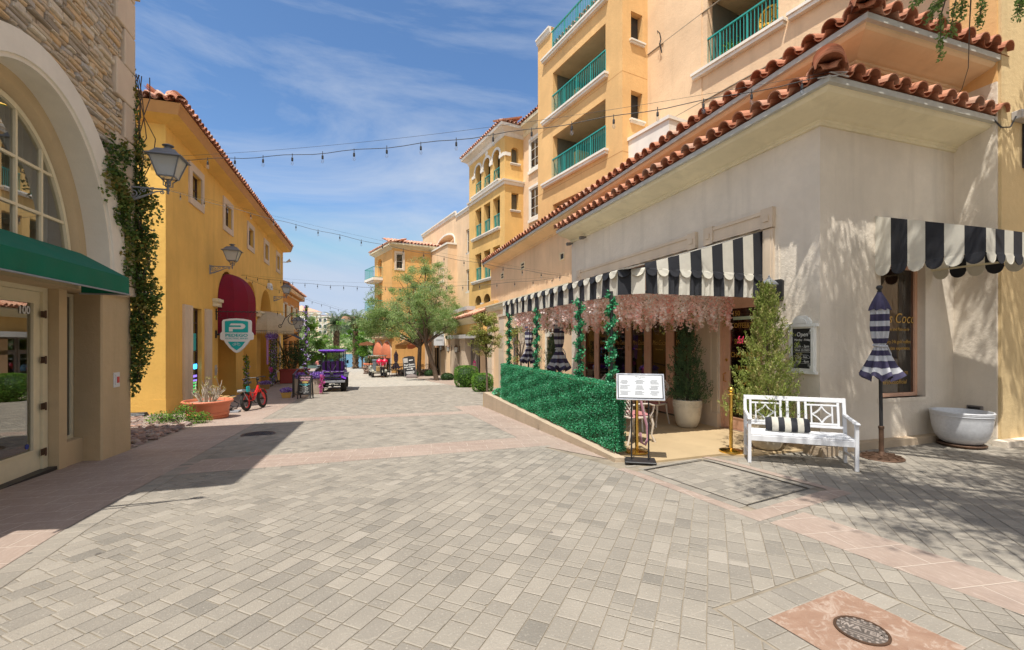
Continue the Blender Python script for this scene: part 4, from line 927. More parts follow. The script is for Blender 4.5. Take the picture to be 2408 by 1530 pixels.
window(YL, YB, 32.75, 34.2, -.25, 2.0, .12, 'frame_dark', 2, 3, .06, 'pane_dark')
# doors and shop fronts in the bays
BK = Plane((YX - .74, 0), (0, 1), (-1, 0))
for a, b, zt in ((20.75, 21.75, 2.2), (24.85, 25.75, 2.2), (28.7, 29.7, 2.2)):
 m = MB(); BK.slab(m, rect(a - .12, b + .12, -1.2, zt + .12), -.05, 0, holes=[rect(a, b, -1.15, zt)]); f = m.build('door_frame', 'trim_stone', YB)
 z0 = g(a) + .02
 m = MB(); BK.slab(m, rect(a, b, z0, zt), -.035, 0, holes=[rect(a + .1, b - .1, z0 + .25, zt - .12)]); d_ = m.build('door', 'frame_dark', YB)
 m = MB(); BK.slab(m, rect(a + .1, b - .1, z0 + .25, zt - .12), -.02, -.005); m.build('pane', 'pane_dark', d_)
for (a, b, z) in ((19.95, 20.62, 3.02), (23.25, 24.55, 3.02), (27.35, 28.35, 3.02), (31.35, 31.95, 3.02)):
 mm_ = MB(); YL.box(mm_, a, b, z, z + .18, -.14, .02); YL.box(mm_, a - .04, b + .04, z + .18, z + .30, -.20, .02); mm_.build('pilaster_cap', 'cornice_cream', YB)
m = MB(); YL.box(m, 20.2, 20.42, .35, .75, -.02, 0); YL.box(m, 20.26, 20.36, .45, .65, -.05, -.02); m.build('call_box', 'box_grey', YB)
t_ = thing('alarm_light', 'white emergency light fixture high on the yellow wall', 'light fixture', (YX, 30.7, 5.0))
m = MB(); YL.slab(m, [(30.2, 4.85), (30.2, 5.12), (30.5, 5.2), (30.9, 5.18), (31.2, 4.9), (31.0, 4.82)], -.14, 0); m.build('housing', 'white_paint', t_); m = MB(); m.ball(YL(30.6, 4.98, -.15), .07); m.build('lens', 'lamp_glass', t_)
t_ = thing('floodlight', 'small white floodlight under the far end of the yellow eaves', 'light fixture', (YX, 35.5, 7.4)); m = MB(); m.lathe([(.05, 0), (.09, .2), (.14, .3)], 12, O=(YX + .25, 35.5, 7.3), M=Matrix.Rotation(R(60), 3, 'Y')); m.tube([(YX, 35.5, 7.3), (YX + .25, 35.5, 7.3)], .03); m.build('flood_head', 'white_paint', t_)
t_ = thing('white_plaque', 'small white vertical plaque beside the beige awning', 'sign', (YX, 34.6, 3.3)); m = MB(); YL.slab(m, arch_pts(34.35, 34.85, 2.75, 3.45, 3.62, 8), -.03, 0); m.build('board', 'white_paint', t_); m = MB(); YL.box(m, 34.5, 34.7, 2.95, 3.4, -.035, -.03); m.build('lettering', 'print_grey', t_)
t_ = thing('tile_canopy', 'little red tiled canopy behind the vine on the shaded yellow end wall', 'canopy', (-7, 15.3, 6.4))
m = MB(); tile_roof(m, (-7.9, 15.1, 6.35), (-6.42, 15.1, 6.35), (0, 1, .5), .6, .27, .4, .11, 6, c0=.6); m.build('tiles', 'tile', t_); m = MB(); m.box(-7.9, -6.45, 15.2, 15.65, 6.15, 6.33); m.build('ledge', 'stucco_yellow', t_)
# ---------------- half-dome awnings
def dome_awning(name, label, cy, hw, proj, z0, z1, ztop, mat, gores, edge=None, hoops=5, X=YX, frame='iron_black'):
 t = thing(name, label, 'awning', (X, cy, z0))
 m = MB(); nA = gores * 3
 def P(i, j):
  a = math.pi * i / nA; k = j / 8
  e = math.cos(k * math.pi / 2) ; z = z1 + (ztop - z1) * math.sin(k * math.pi / 2)
  ga = (i % 3) * .5 if 0 else 0
  rr = (1 - .035 * math.sin(math.pi * ((i % 3) / 3)))
  return V3(X + proj * math.sin(a) * e * rr + .01, cy - hw * math.cos(a) * (e if 1 else 1) * rr, z)
 m.grid(lambda u, v: P(round(u * nA), round(v * 8)), nA, 8); m.build('dome', mat, t, smooth=14)
 m = MB()
 for i in range(nA):
  for k, (za, zb) in enumerate(((z1, z0),)):
   a, b = P(i, 0), P(i + 1, 0); m.poly([a, b, V3(b.x, b.y, zb), V3(a.x, a.y, zb)])
   if edge:
    q = 2
    for s_ in range(q): p0 = a.lerp(b, s_ / q); p1 = a.lerp(b, (s_ + 1) / q); mid = p0.lerp(p1, .5); m.poly([V3(p0.x, p0.y, zb), V3(p1.x, p1.y, zb), V3(mid.x, mid.y, zb - edge)])
 m.build('valance', mat, t, smooth=14)
 m = MB(); m.tube([(P(i, 0).x - .01, P(i, 0).y, z0 + .02) for i in range(nA + 1)], .014, 5); m.build('frame_hoop', frame, t)
 return t
dome_awning('dome_awning', 'dark red half-dome awning hooding the first arch of the yellow building', 21.95, 1.40, 1.05, 1.95, 3.32, 4.52, 'canvas_red', 6)
dome_awning('dome_awning', 'beige ribbed half-dome awning with zigzag edge on the yellow building', 29.6, 2.45, 1.5, 2.22, 2.34, 3.42, 'canvas_beige', 9, .17)
# ---------------- hanging bike shop sign
t_ = thing('hanging_shop_sign', 'white and teal shield sign for electric bikes hanging from a twisted black bar', 'sign', (-5.5, 20.3, 1.9))
m = MB(); tw = [(-5.5 + 1.46 * i / 60, 20.3 + .014 * math.sin(i * 1.1), 2.84 + .014 * math.cos(i * 1.1)) for i in range(61)]; m.tube(tw, .02, 5); m.tube([(-5.47, 20.3, 2.95), (-5.47, 20.3, 2.5)], .022, 6); m.tube([(-5.5, 20.3, 1.93), (-5.2, 20.3, 1.93)], .025, 6); m.box(-5.5, -5.46, 20.24, 20.36, 1.8, 2.1)
m.tube(scroll(-5.36, 2.70, .09, 1.2, math.pi / 2, 1, 20, y=20.3), .007, 5); m.tube(scroll(-4.22, 2.70, .09, 1.2, math.pi / 2, -1, 20, y=20.3), .007, 5); m.tube([(-5.35, 20.3, 2.6), (-5.1, 20.3, 2.6), (-4.77, 20.3, 2.7), (-4.4, 20.3, 2.6), (-4.25, 20.3, 2.62)], .006, 5)
m.tube([(-5.1, 20.3, 2.84), (-5.1, 20.3, 2.5)], .006, 4); m.tube([(-4.4, 20.3, 2.84), (-4.4, 20.3, 2.5)], .006, 4); m.build('iron_bracket', 'iron_black', t_)
def shield(k=1.0, dx=0):
 cx = -4.755; o = []
 half = [(0, 2.575), (.25, 2.56), (.46, 2.515), (.50, 2.45), (.50, 2.05), (.545, 2.0), (.565, 1.95), (.565, 1.77), (.53, 1.735), (.44, 1.72), (.38, 1.60), (.25, 1.42), (.10, 1.27), (.04, 1.235), (0, 1.225)]
 r_ = [(cx + x, z) for x, z in half]; l_ = [(cx - x, z) for x, z in half[1:-1]]; return r_ + l_[::-1]
m = MB(); m.prism([(x, 20.20, z) for x, z in shield()], (0, .16, 0)); sb = m.build('sign_body', 'sign_white', t_)
m = MB(); cx = -4.755
m.prism([(cx - .40, 20.188, 2.02), (cx - .40, 20.188, 2.44), (cx - .38, 20.188, 2.465), (cx, 20.188, 2.50), (cx + .38, 20.188, 2.465), (cx + .40, 20.188, 2.44), (cx + .40, 20.188, 2.02)], (0, .012, 0)); m.prism([(cx - .30, 20.188, 1.66), (cx + .30, 20.188, 1.66), (cx + .17, 20.188, 1.46), (cx, 20.188, 1.32), (cx - .17, 20.188, 1.46)], (0, .012, 0))
FY = lambda x, y, z: Matrix.Translation((x, y, z)) @ Matrix.Rotation(R(90), 4, 'X')
m.text('PEDEGO', .155, FY(cx, 20.195, 1.905), .004, sx=1.32, bold=.004); m.text('ELECTRIC BIKES', .078, FY(cx, 20.195, 1.785), .004, sx=1.22, sp=1.15, bold=.001); m.build('teal_fields', 'sign_teal', sb)
m = MB(); y = 20.182
m.prism([(cx - .24, y, 2.30), (cx - .19, y, 2.375), (cx + .20, y, 2.375), (cx + .28, y, 2.335), (cx + .31, y, 2.27), (cx + .28, y, 2.20), (cx + .20, y, 2.155), (cx - .13, y, 2.155), (cx - .13, y, 2.06), (cx - .26, y, 2.06), (cx - .26, y, 2.235), (cx + .13, y, 2.235), (cx + .165, y, 2.268), (cx + .13, y, 2.30)], (0, .01, 0))
for q in (-.08, .08): m.tube([(cx + q + .045 * math.cos(a), y, 1.545 + .045 * math.sin(a)) for a in [i * math.pi / 8 for i in range(16)]], .005, 4, closed=True)
m.tube([(cx - .08, y, 1.545), (cx - .03, y, 1.60), (cx + .05, y, 1.60), (cx, y, 1.545), (cx - .08, y, 1.545)], .005, 4); m.tube([(cx + .08, y, 1.545), (cx + .04, y, 1.63), (cx + .02, y, 1.63)], .005, 4); m.tube([(cx - .03, y, 1.60), (cx - .06, y, 1.62)], .006, 4); m.build('logo', 'sign_white', sb)
# ---------------- red bicycle
def make_bike(t):
 r_ = .262
 for wx in (0, 1.08):
  m = MB(); n = 36; vs = []
  for i in range(n):
   a = 2 * math.pi * i / n
   for j in range(10):
    b = 2 * math.pi * j / 10; q = r_ + .048 * math.cos(b) + (.006 if (i % 2 and abs(j - 0) < 3) else 0); vs.append((0 + .05 * math.sin(b), wx + q * math.cos(a), .31 + q * math.sin(a)))
  m.faces(vs, [(i * 10 + j, i * 10 + (j + 1) % 10, ((i + 1) % n) * 10 + (j + 1) % 10, ((i + 1) % n) * 10 + j) for i in range(n) for j in range(10)])
  ty = m.build('wheel', 'rubber', t, True)
  m = MB(); m.tube([(0, wx + .215 * math.cos(a), .31 + .215 * math.sin(a)) for a in [i * math.pi / 16 for i in range(32)]], .022, 6, closed=True); m.build('rim', 'bike_red', ty, True)
  m = MB()
  for i in range(14): a = i * 2 * math.pi / 14; m.tube([(.02 * (-1) ** i, wx, .31), (0, wx + .21 * math.cos(a), .31 + .21 * math.sin(a))], .0035, 4)
  m.tube([(-.06, wx, .31), (.06, wx, .31)], .045 if wx == 0 else .03, 10); m.build('spokes', 'vinyl_black', ty, True)
 m = MB()
 m.tube([(0, .42, .30), (0, .50, .33), (0, .86, .66)], [.04, .05, .04], 8); m.tube([(0, .42, .30), (0, .28, .70)], .028, 8); m.tube([(0, .34, .55), (0, .62, .52), (0, .87, .72)], .026, 8)
 for sx in (-1, 1): m.tube([(sx * .03, .42, .30), (sx * .075, 0, .31)], .016, 6); m.tube([(sx * .03, .31, .62), (sx * .075, 0, .31)], .014, 6); m.tube([(sx * .055, .90, .62), (sx * .075, 1.08, .31)], .022, 6)
 m.tube([(0, .85, .64), (0, .88, .76)], .034, 8); m.grid(lambda u, v: V3((v - .5) * .11, 1.08 + .325 * math.cos(.5 + u * 1.9), .31 + .325 * math.sin(.5 + u * 1.9)), 14, 2)
 m.build('bike_frame', 'bike_red', t, True, 50)
 m = MB(); m.tube([(0, .88, .74), (0, .85, 1.0)], .018, 8); m.tube([(-.34, .68, 1.0), (-.2, .80, 1.03), (0, .85, 1.02), (.2, .80, 1.03), (.34, .68, 1.0)], .014, 8); m.tube([(-.36, .66, 1.0), (-.24, .77, 1.03)], .02, 8); m.tube([(.36, .66, 1.0), (.24, .77, 1.03)], .02, 8); m.tube([(-.3, .72, 1.0), (-.18, .86, .98)], .008, 5); m.tube([(.3, .72, 1.0), (.18, .86, .98)], .008, 5); m.ball((0, .92, .96), .05); m.build('handlebar', 'vinyl_black', t, True)
 m = MB(); m.lathe([(.0001, -.03), (.10, -.025), (.12, .02), (.10, .045), (.0001, .05)], 16, O=(0, .22, .86), M=Matrix.Diagonal((.85, 1.5, 1)).to_3x3()); m.tube([(0, .28, .68), (0, .25, .84)], .016, 8); m.build('saddle', 'vinyl_black', t, True, 60)
 m = MB(); m.bbox(-.09, .09, -.32, .18, .60, .68, .03); m.tube([(.06, -.2, .60), (.07, 0, .33)], .008, 5); m.tube([(-.06, -.2, .60), (-.07, 0, .33)], .008, 5); m.build('battery_rack', 'bike_silver', t, True)
 m = MB(); m.tube([(-.08, -.32, .69), (-.08, .2, .69), (.08, .2, .69), (.08, -.32, .69)], .01, 6, closed=True); m.tube([(0, .42, .30), (.1, .42, .22)], .012, 5); m.tube([(0, .42, .30), (-.1, .42, .38)], .012, 5); m.box(.08, .17, .38, .46, .205, .225); m.box(-.17, -.08, .38, .46, .375, .395)
 m.tube([(.02 + 0, .42 + .09 * math.cos(a), .30 + .09 * math.sin(a)) for a in [i * math.pi / 8 for i in range(16)]], .01, 5, closed=True); m.tube([(-.06, .3, .3), (-.16, .2, .02)], .01, 5); m.build('crank_and_stand', 'vinyl_black', t, True)
 m = MB(); m.bbox(.09, .12, -.14, .12, .58, .76, .012, M=Matrix.Rotation(R(8), 4, 'Z')); pl_ = m.build('rack_plate', 'sign_teal', t, True)
bk = thing('electric_bicycle', 'small red fat-tyre electric bicycle parked by the rack outside the yellow wall', 'bicycle', (-3.47, 15.93, g(15.93) - .0), R(-13)); make_bike(bk); bk.rotation_euler = (R(-2.6), R(-7), R(-13))
t_ = thing('bike_rack', 'black curved-arm bike rack with a slatted top beside the red bicycle', 'bike rack', (-4.1, 15.9, g(15.9)))
m = MB()
for dy in (-.35, .35):
 for s_ in (-1, 1): m.tube([(s_ * .06, dy, .02), (s_ * .28, dy, .05), (s_ * .34, dy, .2), (s_ * .1, dy, .36), (s_ * -.22, dy, .46)], .018, 6)
m.tube([(.2, -.35, .1), (.2, .35, .1)], .015, 6); m.build('curved_legs', 'iron_black', t_, True)
m = MB()
for i in range(3): m.bbox(-.28 + i * .18, -.12 + i * .18, -.5, .5, .45 - i * .02 + .0, .47 - i * .02, .006)
m.build('top_slats', 'wicker', t_, True); m = MB(); m.bbox(-.2, .5, -.4, -.1, -.02, .07, .01); m.build('foot_block', 'iron_grey', t_, True)
# ---------------- flower pots, trellis, drape, potted climbers
def flowerpot(name, label, x, y, pal='petal_purple', pot='pot_yellow', w_=.2, h=.2, n=420, spread=.26, cat='flower pot', square=True, group=None):
 z = g(y); t = thing(name, label, cat, (x, y, z), R(8), group)
 m = MB(); a, b = w_ * .72, w_
 vs = [(s * a, q * a, 0) for s, q in ((-1, -1), (1, -1), (1, 1), (-1, 1))] + [(s * b, q * b, h) for s, q in ((-1, -1), (1, -1), (1, 1), (-1, 1))] + [(s * b * 1.1, q * b * 1.1, h) for s, q in ((-1, -1), (1, -1), (1, 1), (-1, 1))] + [(s * b * 1.1, q * b * 1.1, h + .03) for s, q in ((-1, -1), (1, -1), (1, 1), (-1, 1))]
 fs = [(3, 2, 1, 0), (12, 13, 14, 15)]
 for k in range(3): fs += [(k * 4 + i, k * 4 + (i + 1) % 4, k * 4 + 4 + (i + 1) % 4, k * 4 + 4 + i) for i in range(4)]
 m.faces(vs, fs); m.build('pot_body', pot, t, True)
 P = blob(n // 3, (x, y, z + h + .06), (spread * .8, spread * .8, .1), 0); leafmesh('leaves', 'leaf_green', P, .05, RNG.normal(.4, .2, len(P)), t)
 P = blob(n, (x, y, z + h + .12), (spread, spread, .12), .3); leafmesh('blossom', pal, P, .055, RNG.normal(.55, .25, len(P)), t, 1.1)
 return t
FG = 'potted purple flowers along the left side'
flowerpot('flower_pot', 'yellow pot of pale purple petunias by the black railing', -3.12, 21.05, group=FG)
flowerpot('flower_pot', 'wicker-coloured pot of violet flowers at the foot of the trellis', -4.96, 26.7, 'petal_purple', 'wicker', .24, .22, 500, .34, group=FG)
t_ = thing('garden_trellis', 'tall black metal garden trellis standing by the yellow wall under the beige awning', 'trellis', (-5.05, 29.4, g(29.4)))
m = MB(); xa, ya, xb, yb = -4.98, 28.35, -5.12, 30.45
TP = lambda t, z: V3(xa + (xb - xa) * t, ya + (yb - ya) * t, z)
z0 = g(29.4)
for t in (0, .33, .66, 1): m.tube([TP(t, z0), TP(t, 1.75)], .022, 6)
for z in (z0 + .3, z0 + .8, .4, .9, 1.35, 1.72): m.tube([TP(0, z), TP(1, z)], .016, 5)
for i in range(10): m.tube([TP(.05 + i * .1, z0 + .3), TP(.05 + i * .1, 1.35)], .006, 4)
for i in range(10): m.tube([TP(0, z0 + .3 + i * .2), TP(1, z0 + .3 + i * .2)], .006, 4)
m.build('grid_frame', 'iron_black', t_)
v_ = thing('trellis_climber', 'purple-flowering climber growing up both posts of the black trellis', 'climber', (-5.0, 28.4, z0))
P = []; F = []
for t in (0, .5, 1):
 for i in range(26):
  q = TP(t, z0 + .2 + i * .1); P.append(blob(11, q, (.13, .13, .12), 0)); F.append(blob(5, q, (.15, .15, .14), 0))
P = np.concatenate(P); F = np.concatenate(F); leafmesh('leaves', 'leaf_green', P, .1, RNG.normal(.5, .25, len(P)), v_); leafmesh('blossom', 'petal_purple', F, .09, RNG.normal(.6, .25, len(F)), v_, 1.2)
t_ = thing('hanging_drape', 'lilac drape tied at the trellis with purple flowers above and a pink rose', 'drape', (-5.0, 27.75, 0))
m = MB(); m.grid(lambda u, v: V3(-5.05 + .03 * math.sin(u * 22), 27.5 + (.52 + .10 * math.sin(v * 3) * (1 - v)) * (u - .5) * (1 - .45 * v) + .25, 2.15 - 1.75 * v), 24, 10); m.build('cloth', 'drape_lilac', t_, smooth=80)
P = np.concatenate([blob(220, (-4.95, 27.6 + i * .42, 2.0), (.2, .25, .24), 0) for i in range(5)]); leafmesh('wisteria', 'petal_purple', P, .09, RNG.normal(.6, .25, len(P)), t_, 1.2)
P = blob(60, (-4.85, 27.65, .12), (.1, .13, .13), 0); leafmesh('rose', 'petal_magenta', P, .1, RNG.normal(.5, .3, len(P)), t_, 1.1)
t_ = thing('potted_climber', 'young leafy climber on a stake between the red and beige awnings', 'climber', (-5.0, 21.6, g(21.6)))
P = np.concatenate([blob(26, (-4.72 + .04 * math.sin(i), 21.6, g(21.6) + .2 + i * .085), (.12, .12, .1), 0) for i in range(19)]); leafmesh('leaves', 'leaf_green', P, .085, RNG.normal(.6, .25, len(P)), t_)
F = np.concatenate([blob(5, (-4.72, 21.6, g(21.6) + .1 + i * .085), (.16, .14, .1), 0) for i in range(19)]); leafmesh('blossom', 'petal_purple', F, .07, RNG.normal(.6, .25, len(F)), t_, 1.2)
m = MB(); m.tube([(-4.72, 21.6, g(21.6)), (-4.72, 21.6, g(21.6) + 1.85)], .014, 5); m.build('stake', 'iron_black', t_)
# ---------------- blackboard, railing, ramp, iron post
t_ = thing('chalk_sandwich_board', 'black sandwich board of coloured chalk writing beside the railing', 'sandwich board', (-2.3, 20.35, g(20.35)), R(-13))
m = MB(); tl = Matrix.Rotation(R(-9), 4, 'X')
for s_ in (-1, 1):
 T = Matrix.Rotation(R(-8 * s_), 4, 'X') if 1 else tl; off = -.17 * (1 if s_ == 1 else -1)
 for sx in (-.25, .25): m.bbox(sx - .022, sx + .022, off - .012, off + .012, 0, .98, .004, M=Matrix.Translation((0, 0, 0)) @ (Matrix.Translation((0, off, 0)) @ T @ Matrix.Translation((0, -off, 0))))
fr_ = Matrix.Translation((0, -.17, 0)) @ Matrix.Rotation(R(-8), 4, 'X') @ Matrix.Translation((0, .17, 0))
for z0_, z1_ in ((.93, .975), (.17, .215)): m.bbox(-.27, .27, -.185, -.155, z0_, z1_, .004, M=fr_)
m.build('board_frame', 'gate_green' if 0 else 'iron_black', t_, True)
m = MB(); m.box(-.23, .23, -.176, -.168, .21, .94, M=fr_); cb = m.build('slate', 'chalkboard', t_, True)
def line(txt, sz, z, mat, sx=1, x=0, sh=0):
 m = MB(); m.text(txt, sz, fr_ @ Matrix.Translation((x, -.179, z)) @ Matrix.Rotation(R(90), 4, 'X'), .0015, sx=sx, shear=sh, bold=.001); m.build('chalk_line', mat, cb, True)
line('ONCE UPON', .075, .885, 'chalk_rose'); line('A', .03, .845, 'chalk_rose'); line('NAIL SALON', .07, .80, 'chalk_rose'); line('A one of a kind experience', .032, .745, 'shirt_coral'); line('OPEN', .09, .68, 'chalk_yellow', x=.02)
line('Walk-ins Welcome!', .05, .605, 'chalk_blue'); line('(upon availability)', .034, .56, 'chalk_blue'); line('Hours', .06, .51, 'chalk', x=0)
for i, s_ in enumerate(('Thursday Friday Saturday', '9am to 7pm', 'Tuesday by appointment', '10am to 5pm', 'Monday Tuesday Wednesday', 'Closed')): line(s_, .03, .455 - i * .042, 'chalk')
t_ = thing('stair_railing', 'black iron railing with leaf-pattern panels at the foot of the ramp', 'railing', (-2.85, 21.2, g(21)))
m = MB(); ra = V3(-2.84, 20.85, g(20.85)); rb = V3(-2.86, 22.6, g(22.6) + .05)
for q in (ra, ra.lerp(rb, .22), rb): m.tube([q, q + V3(0, 0, .95)], .022, 6)
m.tube([ra + V3(.12, -.2, .93), ra + V3(0, 0, .95), rb + V3(0, 0, 1.1)], .028, 6); m.tube([ra + V3(0, 0, .1), rb + V3(0, 0, .1)], .015, 5)
for i in range(7):
 q = ra.lerp(rb, .04 + i * .03); m.tube([q + V3(0, 0, .1), q + V3(.01, 0, .9)], .008, 4)
m.build('rail_frame', 'iron_black', t_); m = MB()
for i in range(28): a = random.random() * 6; c = ra.lerp(rb, random.uniform(.03, .2)) + V3(0, 0, random.uniform(.12, .85)); m.tube([c, c + V3(.0, .05 * math.cos(a), .05 * math.sin(a)), c + V3(0, .05 * math.cos(a + 1.6), .05 * math.sin(a + 1.6))], .007, 4)
m.build('leaf_panel', 'iron_black', t_)
t_ = thing('ramp_wall', 'low pinkish ramp wall running back beside the purple buggy', 'retaining wall', (-2.45, 23, g(23)))
m = MB(); m.prism([(-2.55, 20.75, g(20.75) + .01), (-2.38, 20.75, g(20.75) + .01), (-2.25, 24.8, g(24.8) + .5), (-2.42, 24.8, g(24.8) + .5)], (0, 0, -.8)); m.prism([(-2.42, 24.8, g(24.8) + .5), (-2.25, 24.8, g(24.8) + .5), (-2.6, 33, g(33) + .55), (-2.8, 33, g(33) + .55)], (0, 0, -.9)); m.build('wall_body', 'concrete_curb', t_)
m = MB(); m.poly([(-5.4, 20.75, g(20.75) + .006), (-2.5, 20.75, g(20.75) + .006), (-2.42, 24.8, g(24.8) + .42), (-5.4, 24.8, g(24.8) + .42)]) if 0 else None
t_ = thing('ramp_rail', 'sloping black handrail with balusters above the ramp wall', 'railing', (-2.4, 27, g(27)))
m = MB()
for i in range(26): y = 25 + i * .3; b = V3(-2.35 - (y - 25) * .045, y, g(y) + .45); m.tube([b, b + V3(0, 0, .55)], .012, 4)
m.tube([(-2.35, 24.6, g(25) + .85), (-2.35, 25, g(25) + 1.02), (-2.7, 32.6, g(32.6) + 1.05)], .03, 6); m.build('handrail', 'iron_black', t_)
pp = PY(720.3, 718.7, 23.2)
t_ = thing('iron_post', 'tall slim black post with a scrolled arm carrying string lights and climber', 'post', (pp.x, 23.2, g(23.2)))
m = MB(); m.box(-.05, .05, -.05, .05, 0, pp.z - g(23.2)); m.build('shaft', 'iron_black', t_, True)
m = MB(); H = pp.z - g(23.2)
m.tube(scroll(-.55, H - .72, .3, 1.6, 0, 1, 40), .016, 6); m.tube([(0, 0, H - .35), (-.25, 0, H - .28), (-.65, 0, H - .4), (-.9, 0, H - .62), (-1.05, 0, H - .95)], .018, 6); m.tube(scroll(-1.1, H - 1.0, .09, 1.3, 1, 1, 20), .014, 6); m.tube([(0, 0, H - 1.3), (-.22, 0, H - 1.15), (-.3, 0, H - .95)], .016, 6); m.tube(scroll(-.2, H - 1.2, .12, 1.3, 3, -1, 20), .012, 6); m.build('scroll_arm', 'iron_black', t_, True)
v_ = thing('post_climber', 'green climber with lilac flowers winding up the slim black post', 'climber', (pp.x, 23.25, g(23.2)))
P = np.concatenate([blob(13, (pp.x + .1 * math.sin(i * .8), 23.12, g(23.2) + .6 + i * .085), (.13, .1, .1), 0) for i in range(int((H - .6) / .085))] + [blob(60, (pp.x - .35, 23.15, pp.z - .45), (.4, .12, .14), 0)]); leafmesh('leaves', 'leaf_green', P, .08, RNG.normal(.65, .25, len(P)), v_)
F = np.concatenate([blob(9, (pp.x + .1 * math.sin(i * 1.9), 23.05, g(23.2) + .8 + i * .2), (.12, .08, .1), 0) for i in range(int((H - .6) / .2))]); leafmesh('blossom', 'petal_purple', F, .075, RNG.normal(.8, .2, len(F)), v_, 1.2)
fb = thing('flower_bank', 'purple and magenta flowers spilling over the wall behind the chalk board', 'flowers', (-2.5, 22.6, g(22.6)))
P = np.concatenate([blob(260, (-2.75, 22.4, g(22.4) + .86), (.28, .2, .15), .2), blob(340, (-2.05, 22.4, g(22.4) + .86), (.34, .2, .17), .2)]); leafmesh('violet_blossom', 'petal_purple', P, .075, RNG.normal(.45, .25, len(P)), fb, 1.2)
P = np.concatenate([blob(24, (-1.86 + .02 * i * (i < 5) , 22.15, g(22.2) + .85 - i * .08), (.1, .08, .07), 0) for i in range(10)]); leafmesh('magenta_blossom', 'petal_magenta', P, .07, RNG.normal(.6, .25, len(P)), fb, 1.2)
m = MB(); m.bbox(-3.0, -1.8, 22.35, 22.6, g(22.4), g(22.4) + .74, .03); m.build('planter_box', 'planter_stone', fb)
m = MB();
t_ = thing('red_planter', 'large dark red rectangular planter behind the railing', 'planter', (-4.35, 31.5, g(31.5)))
m = MB(); m.bbox(-5.0, -3.35, 31.2, 31.8, g(31.5), g(31.5) + .85, .05); m.bbox(-5.05, -3.3, 31.15, 31.85, g(31.5) + .78, g(31.5) + .9, .03); m.build('planter_body', 'crate_red', t_)
rs = thing('planter_tree', 'dark leafy shrub with many thin stems rising from the red planter', 'shrub', (-4.4, 31.5, g(31.5) + .85))
m = MB()
for k in range(12): a = random.uniform(-.6, .6); m.tube([(-4.35 + a * .3, 31.5, g(31.5) + .8), (-4.35 + a * .8, 31.5, .6), (-4.35 + a * 1.7, 31.5, 1.7)], .02, 4)
m.build('stems', 'bark', rs); P = np.concatenate([blob(900, (-4.5, 31.5, .55), (.75, .5, .8), .2), blob(700, (-3.9, 31.5, 1.0), (.7, .5, .8), .2)]); leafmesh('foliage', 'leaf_dark', P, .12, RNG.normal(.5, .3, len(P)), rs)
t_ = thing('garden_bench', 'small dark bench with potted lavender by the far end of the yellow wall', 'bench', (-5.0, 32.5, g(32.5)))
m = MB(); z = g(32.5)
for dx in (-.35, .5): m.tube([(-5 + dx, 32.3, z), (-5 + dx + .05, 32.3, z + .1), (-5.0 + dx, 32.3, z + .42)], .025, 5)
m.bbox(-5.35, -4.4, 32.1, 32.6, z + .08, z + .14, .01); m.tube([(-5.4, 32.3, z + .75), (-5.3, 32.3, z + .15)], .03, 5); m.build('bench_frame', 'iron_black', t_)
flowerpot('flower_pot', 'pot of grey-green lavender standing on the small dark bench', -4.9, 32.3, 'petal_purple', 'basket_grey', .16, .3, 160, .25, group=FG)
# ---------------- orange-brown building beyond
OX = -5.75; OL = Plane((OX, 0), (0, 1), (-1, 0))
OB = thing('rust_orange_building', 'rusty orange two-storey building with shutters beyond the yellow one', 'building', (OX, 42, -1.2))
wins = [(37.7, 38.9), (40.6, 42.0), (43.6, 44.8)]
m = MB(); OL.facade(m, rect(36.3, 46.3, -1.6, 5.6), [rect(a, b, 2.7, 4.5) for a, b in wins] + [rect(a, a + 1.7, -1.4, 1.7) for a in (37.3, 40.2, 43.1)], .3)
m.box(-14, OX - .6, 36.3, 46.3, -1.6, 5.6); m.poly([(OX, 36.3, -1.6), (-14, 36.3, -1.6), (-14, 36.3, 5.6), (OX, 36.3, 5.6)]); m.poly([(OX, 46.3, -1.6), (-14, 46.3, -1.6), (-14, 46.3, 5.6), (OX, 46.3, 5.6)]); m.box(-14, OX + .4, 35.9, 46.7, 5.4, 5.5)
m.build('wall', 'rust_orange', OB)
m = MB(); m.poly([(OX, 36.2, 5.3), (OX, 46.3, 5.3), (OX + .4, 46.7, 5.75), (OX + .4, 35.9, 5.75)]); m.box(OX + .3, OX + .42, 35.9, 46.7, 5.5, 5.78); m.build('eave_cornice', 'cornice_apricot', OB)
m = MB(); tile_roof(m, (OX + .5, 35.9, 5.83), (OX + .5, 46.8, 5.83), (-1, 0, .36), 1.2, .3, .4, .11, 5, c0=.6); m.poly([(OX + .5, 35.9, 5.82), (OX + .5, 46.8, 5.82), (-10, 46.8, 7.5), (-10, 35.9, 7.5)], .4); m.build('roof', 'tile_pale', OB)
for a, b in wins:
 w_ = window(OL, OB, a, b, 2.7, 4.5, .15, 'frame_white', 2, 2, .07, 'pane_dark')
 m = MB(); OL.box(m, a - .1, b + .1, 2.52, 2.68, -.12, 0); OL.box(m, a - .1, b + .1, 4.52, 4.66, -.08, 0)
 m.build('sill', 'trim_stone', w_)
 for s0 in (a - .72, b + .04):
  m = MB(); OL.slab(m, rect(s0, s0 + .66, 2.7, 4.5), -.06, 0)
  for i in range(14): OL.box(m, s0 + .07, s0 + .59, 2.8 + i * .12, 2.87 + i * .12, -.085, -.06)
  m.build('shutter', 'frame_cream', w_)
for a in (37.3, 40.2, 43.1): window(OL, OB, a, a + 1.7, -1.3, 1.7, .2, 'gate_green', 2, 2, .1, 'pane_dark', name='shop_window')
t_ = thing('black_awning', 'plain black canvas awning on the rusty orange building', 'awning', (OX, 38, 1.9))
